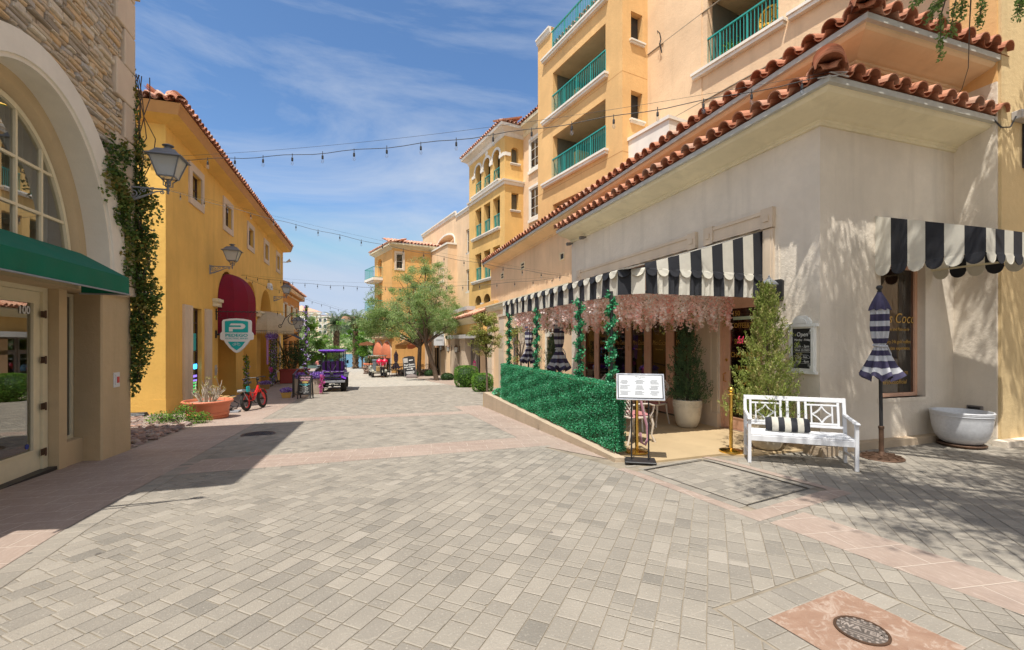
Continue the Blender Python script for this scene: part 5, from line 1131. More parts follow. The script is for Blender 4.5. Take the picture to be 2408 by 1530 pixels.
m = MB(); m.poly([(OX, 36.6, 2.5), (OX, 39.8, 2.5), (OX + 1.35, 39.8, 1.75), (OX + 1.35, 36.6, 1.75)]); m.build('canopy_top', 'canvas_black', t_)
m = MB(); m.poly([(OX + 1.35, 36.6, 1.75), (OX + 1.35, 39.8, 1.75), (OX + 1.37, 39.8, 1.42), (OX + 1.37, 36.6, 1.42)]); m.tube([(OX, 36.6, 1.45), (OX + 1.35, 36.6, 1.45)], .03, 5); m.tube([(OX, 39.8, 1.45), (OX + 1.35, 39.8, 1.45)], .03, 5); m.build('valance', 'canvas_black', t_)
t_ = thing('awning_frame', 'bare horizontal black awning bars past the black awning', 'awning frame', (OX, 42, 1.2))
m = MB()
for y, z in ((40.6, 1.0), (42.6, .7), (44.8, .6)): m.tube([(OX, y, z), (OX + 1.5, y, z)], .03, 5)
m.tube([(OX + 1.5, 40.6, 1.0), (OX + 1.5, 44.8, .6)], .03, 5); m.build('bars', 'iron_black', t_)
l4 = make_lantern('wall_lantern', 'black lantern hanging out from the rusty orange wall above the black awning', GL, 1, 'iron_black'); q = PY(702, 782, 37.2); l4.location = (OX, 37.2, q.z - .1); l4.scale = ((q.x - OX) / .7, 1.5, 1.5)
# ================================================================ CAFE BUILDING, right
FX = 6.6; SY = 5.06
RL = Plane((FX, 0), (0, 1), (1, 0)); SW = Plane((FX, SY), (1, 0), (0, 1)); UL = Plane((7.27, 0), (0, 1), (1, 0)); US = Plane((7.27, 5.01), (1, 0), (0, 1))
CB = thing('cafe_building', 'beige stucco cafe with cream cornices and two tiers of red barrel tiles', 'building', (7.2, 9, 0))
m = MB()
door_h = rect(6.05, 7.12, -.02, 3.60); fold_h = rect(7.74, 12.98, -.02, 3.60)
RL.facade(m, rect(SY, 13.7, -.3, 5.02), [door_h, fold_h], .16); SW.facade(m, rect(0, 3.16, -.3, 5.02), [rect(1.33, 2.42, .75, 2.95)], .22)
m.poly([(FX, 13.7, -.9), (7.27, 13.7, -.9), (7.27, 13.7, 5.4), (FX, 13.7, 5.4)]); m.poly([(FX, SY, 5.02), (FX, 13.7, 5.02), (9.76, 13.7, 5.02), (9.76, SY, 5.02)])
m.build('wall', 'stucco_beige', CB)
m = MB(); UL.facade(m, rect(5.01, 13.7, 5.25, 5.95)); UL.facade(m, rect(13.7, 26.2, 3.0, 5.95)); m.poly([(7.27, 26.2, 2), (9.5, 26.2, 2), (9.5, 26.2, 5.95), (7.27, 26.2, 5.95)]); m.build('upper_wall', 'stucco_peach', CB)
m = MB(); US.facade(m, rect(0, 2.49, 5.3, 6.0)); m.build('upper_end_wall', 'stucco_ochre', CB)
m = MB(); SZ = [rect(7.14, 7.72, 0, 3.0)]
RL.box(m, 7.14, 7.72, 0, 2.62, -.03, .10); RL.box(m, 7.10, 7.76, 0, .27, -.06, .1); RL.box(m, 7.28, 7.58, .27, 2.5, -.055, -.03); RL.box(m, 7.12, 7.74, 1.2, 1.23, -.034, .0)
m.build('stone_pier', 'trim_stone', CB)
m = MB()                                            # flat stone surrounds with corner blocks
for a, b, zt in ((5.84, 7.46, 3.92), (7.70, 13.2, 3.92)):
 ia, ib = a + .24, b - .24
 RL.box(m, ia, ib, zt - .29, zt, -.045, 0); RL.box(m, ia, ib, zt - .06, zt, -.065, -.045); RL.box(m, ia, ib, zt - .29, zt - .25, -.06, -.045)
 for s in (a, ib): RL.box(m, s, s + .24, zt - .31, zt + .03, -.075, 0); RL.box(m, s + .07, s + .17, zt - .2, zt - .1, -.095, -.075)
RL.box(m, 5.86, 6.06, 0, 3.6, -.045, 0); RL.box(m, 5.9, 6.02, .1, 3.55, -.055, -.045); RL.box(m, 12.98, 13.18, 0, 3.6, -.045, 0)
m.build('opening_surround', 'trim_stone', CB)
prof = [(0, 4.96), (.035, 4.96), (.04, 5.0), (.06, 5.01), (.065, 5.04), (.10, 5.05), (.16, 5.08), (.26, 5.115), (.38, 5.145), (.46, 5.17), (.49, 5.20), (.50, 5.235)]
gut = [(.50, 5.235), (.56, 5.24), (.56, 5.325), (.0, 5.33)]
def at(pr, dz): return [(o, z + dz) for o, z in pr]
m = MB(); cornice(m, RL, SY, 13.7, prof, miter0=1, cap=(0, 1)); cornice(m, SW, 0, 3.16, prof, miter0=1, cap=(0, 1)); m.poly([(FX - .5, SY - .5, 5.236), (FX - .5, 13.7, 5.236), (FX, 13.7, 5.236), (9.76, 5.2, 5.236), (9.76, SY - .5, 5.236)]); m.build('cornice', 'cornice_cream', CB, smooth=35)
m = MB(); cornice(m, RL, SY, 13.72, gut, miter0=1, cap=(0, 1)); cornice(m, SW, 0, 3.16, gut, miter0=1, cap=(0, 1)); m.build('gutter', 'gutter_grey', CB)
m = MB(); dz = .98; cornice(m, UL, 5.01, 26.2, at(prof, dz), miter0=1, cap=(0, 1)); cornice(m, US, 0, 2.49, at(prof, dz), miter0=1, cap=(0, 1)); m.build('upper_cornice', 'cornice_apricot', CB, smooth=35)
m = MB(); cornice(m, UL, 5.01, 26.22, at(gut, dz), miter0=1, cap=(0, 1)); cornice(m, US, 0, 2.49, at(gut, dz), miter0=1, cap=(0, 1)); m.build('upper_gutter', 'gutter_grey', CB)
pt = math.tan(R(16))
def tiers(x, y, ye, xe, z, depth, name):
 m = MB(); kw = dict(pitch=.335, course=.42, r=.125, seg=8, c0=.42, cs=.2)
 tile_roof(m, (x, y, z), (x, ye, z), (1, 0, pt), depth, trim=lambda s, q: s > q * .85, h0=1, **kw)
 tile_roof(m, (x, y, z), (xe, y, z), (0, 1, pt), depth, trim=lambda s, q: s > q * .85, h0=1, **kw)
 hip = V3(1, 1, pt).normalized(); sd = V3(1, -1, 0).normalized()
 for i in range(4): cap_tile(m, V3(x - .02 + i * .3, y - .02 + i * .3, z + .10 + i * .3 * pt), hip, sd, V3(0, 0, 1), .17, .15, .5, .35, 8)
 for i in range(7): cap_tile(m, V3(x - .07 + i * .022, y - .07 + i * .022, z + .02 + i * .034), V3(1, 1, .25).normalized(), sd, V3(-.2, -.2, 1).normalized(), .185, .17, .34, random.uniform(.1, .5), 9, .02)
 return m.build(name, 'tile', CB)
tiers(FX - .57, SY - .57, 13.8, 9.95, 5.36, .95, 'lower_roof'); tiers(7.27 - .57, 5.01 - .57, 26.3, 10.0, 6.34, 1.6, 'upper_roof')
m = MB(); m.poly([(7.2, 5.5, 6.3), (7.2, 26.2, 6.3), (9.6, 26.2, 7.0), (9.6, 5.5, 7.0)]); m.build('roof_deck', 'tile_pale', CB)
# rooms behind the glass
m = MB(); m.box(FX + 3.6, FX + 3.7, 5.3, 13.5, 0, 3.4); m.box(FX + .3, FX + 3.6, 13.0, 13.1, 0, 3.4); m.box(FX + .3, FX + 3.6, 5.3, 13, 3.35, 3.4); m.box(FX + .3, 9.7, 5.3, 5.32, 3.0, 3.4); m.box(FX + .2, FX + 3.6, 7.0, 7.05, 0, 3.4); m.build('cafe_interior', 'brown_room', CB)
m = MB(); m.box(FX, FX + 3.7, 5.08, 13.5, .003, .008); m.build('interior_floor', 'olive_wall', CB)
# folding glass doors
for i in range(6):
 y0 = 7.82 + i * .855; y1 = y0 + .85
 m = MB(); RL.slab(m, rect(y0, y1, .03, 2.58), .05, .10, holes=[rect(y0 + .13, y1 - .13, .28, 2.42)]); RL.slab(m, rect(y0 + .11, y1 - .11, .26, 2.44), .04, .05, holes=[rect(y0 + .135, y1 - .135, .285, 2.415)])
 lf = m.build('folding_door', 'frame_pink', CB)
 m = MB(); RL.slab(m, rect(y0 + .13, y1 - .13, .28, 2.42), .072, .08); m.build('pane', 'pane_warm', lf)
 if i < 5:
  yc = (y0 + y1) / 2
  m = MB(); m.text('Mrs Coco', .17, RL.mat(yc, 1.64, .068), .001, shear=.28, sx=.72, bold=-.001); m.text('Coffee and Patisserie', .042, RL.mat(yc, 1.48, .068), .001, shear=.2, sx=.8); m.build('gold_lettering', 'gold_letter', lf)
 m = MB()
 for z in (.5, 1.5, 2.3): RL.box(m, y1 - .015, y1 + .02, z - .05, z + .05, .03, .05)
 m.build('hinge', 'frame_pink', lf)
m = MB(); RL.box(m, 7.74, 12.98, 2.58, 2.72, .03, .12); RL.box(m, 7.74, 7.82, 0, 2.58, .04, .12); RL.box(m, 12.95, 12.98, 0, 2.6, .04, .12); RL.box(m, 7.74, 12.98, 2.72, 3.6, .1, .14); m.build('door_head', 'frame_pink', CB)
for k, y in enumerate((12.0, 8.0)): m = MB(); m.grid(lambda u, v: V3(FX + .45 + .04 * math.sin(u * 40 + k), y + .75 * u, .02 + 2.6 * v), 50, 2); m.build('green_curtain', 'curtain_green', CB, smooth=80)
# entrance door 150
m = MB(); RL.slab(m, rect(6.05, 7.12, 0, 2.60), .03, .12, holes=[rect(6.13, 7.04, .02, 2.53)]); RL.box(m, 6.05, 7.12, 2.6, 3.6, .1, .13); m.build('entrance_frame', 'frame_pink', CB)
m = MB(); RL.slab(m, rect(6.135, 7.035, .03, 2.525), .05, .1, holes=[rect(6.25, 6.90, .24, 2.30)]); RL.slab(m, rect(6.235, 6.915, .225, 2.315), .04, .05, holes=[rect(6.255, 6.895, .245, 2.295)]); ED = m.build('entrance_door', 'frame_pink', CB)
m = MB(); RL.slab(m, rect(6.25, 6.90, .24, 2.30), .072, .08); m.build('pane', 'pane_warm', ED)
m = MB()
m.text('150', .125, RL.mat(6.76, 2.20, .068), .001, bold=.004)
for tx, z, y in (('COFFEE&TEA', 1.97, 6.57), ('SPECIALTY', 1.67, 6.55), ('CHAMPAGNE', 1.42, 6.57), ('PASTRIES', 1.17, 6.56), ('SALADS', .91, 6.55), ('BREAKFAST', .63, 6.56), ('BRUNCH', .37, 6.54)): m.text(tx, .135, RL.mat(y, z, .068), .001, sx=.78, bold=.0015)
m.build('gold_lettering', 'gold_letter', ED)
m = MB(); RL.box(m, 6.29, 6.83, 2.08, 2.14, .064, .068); m.build('green_strip', 'pale_green', ED)
m = MB(); m.text('ful', .2, RL.mat(6.8, 1.70, .2), .004, shear=.3, sx=.7); m.build('neon_script', 'neon_pink', ED)
m = MB(); m.lathe([(.026, 0), (.03, .012), (.016, .02), (.0001, .024)], 14, O=RL(6.97, 1.32, .05), M=Matrix.Rotation(R(-90), 3, 'Y')); m.tube([RL(6.99, .90, .05), RL(6.99, .92, -.01), RL(6.99, 1.05, -.02), RL(6.99, 1.07, .05)], .009, 6); m.build('lock_and_handle', 'brass', ED)
# display window in the side wall
SWI = window(SW, CB, 1.33, 2.42, .75, 2.95, .12, 'frame_pink', 1, 1, .06, 'pane_warm', void=False, name='display_window')
m = MB(); c = 1.88
m.text('Mrs Coco', .24, SW.mat(c + .05, 2.06, .14), .001, shear=.25, sx=.95); m.text('Coffee and Patisserie', .075, SW.mat(c + .05, 1.88, .14), .001); m.text('Luxury 24k gold coffee', .085, SW.mat(c + .05, 1.67, .14), .001, sx=.9); m.text('chocolate experience', .085, SW.mat(c + .05, 1.56, .14), .001, sx=.9); m.text('mrscocolv.com', .11, SW.mat(c, 1.15, .14), .001); m.text('mrscocoofficial', .10, SW.mat(c, .99, .14), .001)
m.build('gold_lettering', 'gold_letter', SWI)
m = MB(); SW.slab(m, rect(1.0, 2.9, 0, 3.2), 1.9, 1.92); m.build('amber_wall', 'amber_room', SWI)
m = MB(); m.grid(lambda u, v: SW(1.95 + .55 * u, .75 + 2.2 * v, .42 + .05 * math.sin(u * 24 + .6 * math.sin(v * 3))), 60, 4); m.build('sheer_curtain', 'curtain_dim', SWI, smooth=80)
ch = thing('chandelier', 'chandelier of small lit bulbs glowing inside the display window', 'chandelier', (8.75, 5.55, 2.25))
m = MB();
bp = [(8.72, 5.55, 2.20), (8.80, 5.5, 2.23), (8.86, 5.6, 2.22), (8.90, 5.55, 2.17), (9.12, 5.5, 2.16), (9.22, 5.55, 2.21)]
m.tube([(8.9, 5.55, 3.2), (8.95, 5.55, 2.1)], .008, 5); [m.tube([(8.95, 5.55, 2.08), (p[0], p[1], 2.06), (p[0], p[1], p[2] - .02)], .006, 4) for p in bp]; m.build('arms', 'brass', ch)
for p in bp: mb_ = MB(); mb_.ball(p, .016, 6); mb_.build('bulb', 'bulb_lit', ch)
m = MB(); SW.box(m, 1.25, 2.5, .68, .75, -.01, .2); m.build('sill', 'stucco_beige', CB)
# kerb stones along the wall foot
m = MB(); SW.box(m, .35, 3.2, -.05, .11, -.16, 0); SW.box(m, -.32, .0, -.05, .14, -.28, .02); RL.box(m, 5.06, 5.7, -.05, .1, -.12, 0); m.build('wall_kerb', 'concrete_curb', CB)
# ---------------- projecting tower wall at the right
TB = thing('corner_pier_building', 'tall ochre and beige wall closing the right edge beside the cafe', 'building', (11, 5, 0))
m = MB(); m.box(9.76, 10.4, 4.50, 5.5, -.3, 5.9); m.box(9.60, 13.5, 4.30, 4.48, -.05, .09); m.build('lower_wall', 'stucco_beige', TB)
m = MB(); m.box(9.762, 10.4, 4.50, 5.12, 5.9, 16); m.build('upper_wall', 'stucco_apricot', TB)
m = MB(); m.box(9.80, 16, 4.46, 4.80, -.3, 16); m.build('ochre_wall', 'stucco_ochre_pale', TB)
m = MB(); m.box(10.36, 11.2, 4.42, 4.46, 4.55, 5.28); v_ = m.build('vent_panel', 'vent_dark', TB)
m = MB(); [m.box(10.34, 11.2, 4.40, 4.425, 4.55 + i * .12, 4.59 + i * .12) for i in range(7)]; m.build('grille', 'crate_red', v_)
t_ = thing('junction_box', 'small grey junction box with a looping cable on the ochre wall', 'junction box', (10.2, 4.46, 5.35))
m = MB(); m.bbox(10.05, 10.35, 4.32, 4.46, 5.28, 5.42, .01); m.build('box', 'box_grey', t_); m = MB(); m.tube([(10.05, 4.4, 5.33), (9.95, 4.42, 5.15), (9.80, 4.46, 5.14), (9.72, 4.5, 5.25), (9.6, 4.55, 5.4)], .012, 5); m.build('cable', 'wire', t_)
t_ = thing('outlet_box', 'square dark outlet cover on the wall above the empty grey bowl planter', 'outlet', (9.76, 4.77, .53)); m = MB(); m.bbox(9.72, 9.76, 4.66, 4.87, .42, .60, .008); m.build('plate', 'frame_grey', t_); m = MB(); m.box(9.71, 9.72, 4.69, 4.84, .44, .58); m.build('cover', 'iron_black', t_)
t_ = thing('iron_scroll_feet', 'pair of curled cast-iron feet at the base of the ochre wall', 'ironwork', (10.0, 4.2, 0))
for dx in (0, .2):
 m = MB(); m.tube([(9.85 + dx, 4.12, .03), (9.78 + dx, 4.12, .12), (9.84 + dx, 4.12, .22), (9.95 + dx, 4.12, .2), (10.0 + dx, 4.12, .08), (10.15 + dx, 4.1, .04)], .03, 6); m.build('scroll_foot', 'iron_grey', t_)
# ---------------- striped awnings
def stripe_quad(mbs, A, B, C, D, n, k0=0, sub=1, wave=None):
 """strip A-B (top) / D-C (bottom) cut in n alternating stripes"""
 for i in range(n):
  t0, t1 = i / n, (i + 1) / n; mb = mbs[(i + k0) % 2]
  for s in range(sub):
   a, b = t0 + (t1 - t0) * s / sub, t0 + (t1 - t0) * (s + 1) / sub
   for q in range(4 if wave else 1):
    v0, v1 = (q / 4, (q + 1) / 4) if wave else (0, 1)
    f = lambda t, v: A.lerp(B, t).lerp(D.lerp(C, t), v) + (wave(t, v) if wave else V3(0, 0, 0))
    mb.poly([f(a, v0), f(b, v0), f(b, v1), f(a, v1)])
def scallops(mbs, A, B, n, drop, out, k0=0):
 for i in range(n):
  p, q = A.lerp(B, (i + .02) / n), A.lerp(B, (i + .98) / n); mb = mbs[(i + k0) % 2]; pts = []
  for j in range(9):
   t = j / 8; pts.append(p.lerp(q, t) + V3(0, 0, -drop * (.35 + .65 * math.sin(math.pi * t) ** .6 if 0 < t < 1 else .25)) + out * (.35 + .4 * math.sin(math.pi * t)))
  mb.faces([p, q] + pts[::-1], [tuple(range(11))]); mb.faces([p + out * -.1, q + out * -.1] + [x - out * .12 for x in pts[::-1]], [tuple(range(11))])
  mb.tube(pts, .006, 4, cap=False)
XA, YA0, YA1, ZT, ZB = 3.92, 6.08, 12.75, 2.84, 2.43
aw = thing('striped_awning', 'large black and cream striped awning with scalloped flaps over the cafe terrace', 'awning', (5, 9, 2.4))
W_ = MB(); F_ = MB(); mbs = [Sub(W_, 0), Sub(W_, 1)]; zw = 3.60
wv = lambda ax: (lambda t, v: ax * (.022 * math.sin(t * 150) * v + .012 * math.sin(t * 61 + 1)))
c1_, c2_ = V3(XA, YA0 + .35, ZT), V3(XA + .28, YA0, ZT); dn = V3(0, 0, ZB - ZT)
stripe_quad(mbs, V3(FX, YA0, ZT), c2_, c2_ + dn, V3(FX, YA0, ZB), 11, 0, 5, wv(V3(0, 1, 0)))
stripe_quad(mbs, c2_, c1_, c1_ + dn, c2_ + dn, 2, 1, 3)
stripe_quad(mbs, c1_, V3(XA, YA1, ZT), V3(XA, YA1, ZB), c1_ + dn, 27, 1, 5, wv(V3(1, 0, 0)))
stripe_quad(mbs, V3(XA, YA1, ZT), V3(FX, YA1, ZT), V3(FX, YA1, ZB), V3(XA, YA1, ZB), 11, 0)
W_.build('valance', ['canvas_black', 'canvas_cream'], aw, weld=True); mbs = [Sub(F_, 0), Sub(F_, 1)]
scallops(mbs, V3(FX - .02, YA0, ZT), c2_, 11, .13, V3(0, -.05, 0)); scallops(mbs, c2_, c1_, 2, .13, V3(-.04, -.03, 0), 1); scallops(mbs, c1_, V3(XA, YA1, ZT), 27, .13, V3(-.05, 0, 0), 1)
F_.build('scallop_flaps', ['canvas_black', 'canvas_cream'], aw)
W_ = MB(); mbs = [Sub(W_, 0), Sub(W_, 1)]
for i in range(11):                                # end panel, triangular, sloping hip
 t0, t1 = i / 11, (i + 1) / 11; x0, x1 = FX + (c2_.x - FX) * t0, FX + (c2_.x - FX) * t1
 z = lambda x: ZT + (zw - ZT) * (x - XA) / (FX - XA)
 sag = lambda x: -.03 * math.sin(math.pi * (x - XA) / (FX - XA))
 yb = lambda x: YA0 + .0
 mbs[i % 2].poly([(x0, YA0 + .02, z(x0) + sag(x0)), (x1, YA0 + .02, z(x1) + sag(x1)), (x1, YA0, ZT), (x0, YA0, ZT)])
n = 28
for i in range(n):
 y0, y1 = YA0 + .02 + (YA1 - YA0) * i / n, YA0 + .02 + (YA1 - YA0) * (i + 1) / n
 for j in range(6):
  xa, xb = XA + (FX - XA) * j / 6, XA + (FX - XA) * (j + 1) / 6; zz = lambda x: ZT + (zw - ZT) * (x - XA) / (FX - XA) - .03 * math.sin(math.pi * (x - XA) / (FX - XA)) + .002
  mbs[i % 2].poly([(xa, y0, zz(xa)), (xa, y1, zz(xa)), (xb, y1, zz(xb)), (xb, y0, zz(xb))])
W_.build('canopy', ['canvas_black', 'canvas_cream'], aw, weld=True)
m = MB(); m.tube([(FX, YA0 + .05, ZB + .03), (c2_.x, YA0 + .05, ZB + .03), (XA + .05, c1_.y, ZB + .03), (XA + .05, YA1, ZB + .03), (FX, YA1, ZB + .03)], .022, 6)
for y in (7.5, 9.6, 11.8): m.tube([(XA + .05, y, ZT - .04), (FX, y, zw - .1)], .02, 6); m.tube([(XA + .05, y, ZB + .05), (FX, y, ZB + .05)], .016, 6)
m.build('awning_frame', 'iron_black', aw)
# small awning over the display window
sa = thing('striped_awning', 'smaller black and cream striped awning with scalloped edge over the side display window', 'awning', (8.5, 4.5, 2.9))
W_ = MB(); F_ = MB(); mbs = [Sub(W_, 0), Sub(W_, 1)]; fl = [Sub(F_, 0), Sub(F_, 1)]; XL0, XR0, YF, ZW, ZF, ZQ = 7.80, 9.20, 3.70, 3.69, 3.18, 2.87
for X_ in (XL0, XR0):
 for i in range(6):
  y0, y1 = SY + (YF - SY) * i / 6, SY + (YF - SY) * (i + 1) / 6; z = lambda y: ZW + (ZF - ZW) * (y - SY) / (YF - SY)
  mbs[i % 2].poly([(X_, y0, z(y0)), (X_, y1, z(y1)), (X_, y1, ZQ), (X_, y0, ZQ)])
 scallops(fl, V3(X_, SY, ZQ), V3(X_, YF, ZQ), 6, .15, V3(-.02 if X_ == XL0 else .02, 0, 0))
for i in range(7):
 x0, x1 = XL0 + (XR0 - XL0) * i / 7, XL0 + (XR0 - XL0) * (i + 1) / 7; mbs[i % 2].poly([(x0, SY, ZW), (x1, SY, ZW), (x1, YF, ZF), (x0, YF, ZF)]); mbs[i % 2].poly([(x0, YF, ZF), (x1, YF, ZF), (x1, YF, ZQ), (x0, YF, ZQ)])
scallops(fl, V3(XL0, YF, ZQ), V3(XR0, YF, ZQ), 7, .15, V3(0, -.02, 0))
W_.build('canopy', ['canvas_cream', 'canvas_black'], sa, weld=True); F_.build('scallop_flaps', ['canvas_cream', 'canvas_black'], sa)
m = MB(); m.tube([(XL0 + .02, SY, ZQ + .01), (XL0 + .02, YF + .02, ZQ + .01), (XR0 - .02, YF + .02, ZQ + .01), (XR0 - .02, SY, ZQ + .01)], .016, 6); m.build('awning_frame', 'frame_cream', sa)
# ---------------- wall lamp by the door, chalk menu
t_ = thing('black_wall_lamp', 'black wall lamp with a blown-glass bowl right of the entrance door', 'wall lamp', (FX, 5.76, 2.5))
m = MB(); RL.slab(m, [(5.68, 2.38), (5.68, 2.68), (5.71, 2.71), (5.83, 2.71), (5.86, 2.68), (5.86, 2.38), (5.83, 2.35), (5.71, 2.35)], -.035, 0); m.tube([RL(5.77, 2.42, -.03), RL(5.77, 2.38, -.12), RL(5.77, 2.40, -.20)], .014, 6); m.build('back_plate', 'iron_black', t_)
O = RL(5.77, 0, -.22)
m = MB(); m.lathe([(.0001, 2.27), (.014, 2.28), (.008, 2.31), (.022, 2.335), (.012, 2.35), (.04, 2.375), (.045, 2.39), (.02, 2.395)], 14, O=O); m.lathe([(.135, 2.605), (.135, 2.62), (.10, 2.665), (.05, 2.70), (.03, 2.715), (.03, 2.73), (.012, 2.74), (.014, 2.76), (.0001, 2.785)], 20, O=O)
m.tube([(O.x, O.y, 2.39), (O.x, O.y, 2.5)], .012, 6); m.build('lamp_cap', 'lamp_roof', t_)
m = MB(); m.lathe([(.045, 2.39), (.075, 2.42), (.085, 2.48), (.10, 2.56), (.122, 2.605)], 20, O=O); m.build('glass_bowl', 'pane_bulb', t_, smooth=60)
m = MB(); m.tube([RL(5.77, 2.71, -.01), RL(5.77, 3.3, -.01)], .01, 5); m.build('conduit', 'stucco_beige', t_)
t_ = thing('chalk_menu_board', 'chalk opening-hours board in an ornate white frame hanging on the cafe wall', 'chalkboard', (FX, 5.34, 1.57))
m = MB(); a, b = 5.10, 5.58
RL.slab(m, rect(a + .015, b - .015, 1.19, 1.92), -.035, 0, holes=[rect(5.17, 5.51, 1.25, 1.88)]); RL.box(m, a - .025, b + .025, 1.905, 1.955, -.06, 0); RL.box(m, a - .01, b + .01, 1.17, 1.205, -.05, 0)
for s in (a + .03, b - .075): RL.box(m, s, s + .045, 1.2, 1.9, -.05, -.035); RL.box(m, s - .008, s + .053, 1.24, 1.30, -.058, -.035); RL.box(m, s - .008, s + .053, 1.83, 1.86, -.058, -.035)
RL.slab(m, [(5.20, 1.95)] + [(5.34 - .16 * math.cos(math.pi * i / 12), 1.955 + .13 * math.sin(math.pi * i / 12)) for i in range(13)] + [(5.50, 1.95)], -.045, 0)
RL.slab(m, [(5.34 - .10 * math.cos(math.pi * i / 10), 1.96 + .08 * math.sin(math.pi * i / 10)) for i in range(11)], -.06, -.045); m.build('frame', 'bleached_white', t_)
m = MB(); RL.box(m, 5.17, 5.51, 1.25, 1.88, -.015, -.004); cb = m.build('slate', 'chalkboard', t_)
for tx, sz, z in (('Open', .095, 1.785), ('Monday - Friday', .046, 1.70), ('9am - 3pm', .06, 1.60), ('Wed. CLOSED', .045, 1.535), ('Sat - Sun', .052, 1.43), ('9am - 4pm', .058, 1.36)):
 m = MB(); m.text(tx, sz, RL.mat(5.34, z, -.018), .001, sx=.9, shear=.08);
 if tx[:3] in ('Wed', '9am'): RL.box(m, 5.2, 5.48, z - .032, z - .029, -.018, -.016)
 if tx[0] == 'S': m.tube([RL(5.34 + .13 * math.cos(q) * (1 + .06 * math.sin(6 * q)), z + .035 * math.sin(q), -.018) for q in [i * math.pi / 12 for i in range(24)]], .0016, 4, closed=True)
 m.build('chalk_line', 'chalk', cb)
m = MB()
for cx, cz in ((5.47, 1.29), (5.23, 1.30), (5.22, 1.81)):
 for i in range(5): a_ = i * 1.257; m.tube([RL(cx + .014 * math.cos(a_) + .009 * math.cos(q), cz + .014 * math.sin(a_) + .009 * math.sin(q), -.018) for q in [j * .9 for j in range(7)]], .0012, 4)
m.build('chalk_flowers', 'chalk', cb)
for y, nm in ((12.67, 'security camera under the cafe cornice, nearer the awning'), (13.62, 'security camera at the far corner of the cafe wall')):
 t_ = thing('security_camera', 'small ' + nm, 'security camera', (FX, y, 4.9)); m = MB(); m.lathe([(.03, 0), (.055, .05), (.055, .16), (.045, .18)], 12, O=RL(y, 4.92, -.05), M=Matrix.Rotation(R(-100), 3, 'Y')); m.tube([RL(y, 4.93, 0), RL(y, 4.93, -.08)], .02, 6); m.build('housing', 'frame_grey', t_)
# ---------------- long low annex beyond the terrace
AN = thing('cafe_annex', 'low beige annex wall with stone pilasters and cream parapet beyond the awning', 'building', (FX, 20, -.7))
m = MB(); RL.facade(m, rect(13.7, 26.2, -1.2, 3.5), [rect(14.95, 16.35, -.02, 2.75), rect(19.2, 20.2, -.9, 2.3)], .2); m.poly([(FX, 26.2, -1.2), (8, 26.2, -1.2), (8, 26.2, 3.5), (FX, 26.2, 3.5)]); m.poly([(FX, 13.7, 3.5), (FX, 26.2, 3.5), (7.3, 26.2, 3.5), (7.3, 13.7, 3.5)]); m.build('wall', 'stucco_peach', AN)
m = MB(); cornice(m, RL, 13.7, 26.2, [(0, 3.28), (.05, 3.29), (.09, 3.36), (.12, 3.45), (.12, 3.56), (.16, 3.57), (.16, 3.63), (0, 3.64)]); m.build('parapet', 'cornice_cream', AN)
m = MB()
for a, b in ((16.7, 17.4), (17.9, 18.7), (21.0, 21.9), (23.2, 24.1)): RL.box(m, a, b, -1.1, 2.9, -.12, 0); RL.box(m, a - .05, b + .05, 2.9, 3.02, -.16, 0); [RL.box(m, a - .01, b + .01, z, z + .02, -.125, 0) for z in (.2, 1.2, 2.2)]
m.build('pilasters', 'trim_stone', AN)
wd = window(RL, AN, 14.95, 16.35, 1.95, 2.75, .12, 'frame_white', 4, 2, .06, 'pane_dark', name='transom')
m = MB(); RL.slab(m, rect(14.95, 16.35, 0, 1.95), .12, .17, holes=[rect(15.1, 16.2, .25, 1.85)]); dd = m.build('white_door', 'frame_white', AN); m = MB(); [RL.box(m, 15.1, 16.2, .25 + i * .05, .295 + i * .05, .15, .165) for i in range(32)]; m.build('blinds', 'blinds', dd); m = MB(); RL.slab(m, rect(15.1, 16.2, .25, 1.85), .135, .14); m.build('pane', 'pane_clear', dd)
window(RL, AN, 19.2, 20.2, -.8, 2.3, .1, 'frame_grey', 1, 1, .08, 'pane_dark')
for y, z in ((20.45, 5.3), (23.8, 5.28)):
 m = MB(); UL.slab(m, rect(y - .28, y + .28, z - .18, z + .18), -.03, 0, holes=[rect(y - .22, y + .22, z - .12, z + .12)]); UL.box(m, y - .22, y + .22, z - .02, z + .02, -.025, 0); f = m.build('wall_vent', 'cornice_cream', CB); m = MB(); UL.box(m, y - .22, y + .22, z - .12, z + .12, -.004, .0); m.build('vent_slot', 'vent_dark', f)
y, z = 15.9, 4.95; m = MB(); UL.slab(m, rect(y - .2, y + .2, z - .14, z + .14), -.03, 0, holes=[rect(y - .15, y + .15, z - .1, z + .1)]); f = m.build('wall_vent', 'cornice_cream', CB); m = MB(); UL.box(m, y - .15, y + .15, z - .1, z + .1, -.004, 0); m.build('vent_slot', 'vent_dark', f)
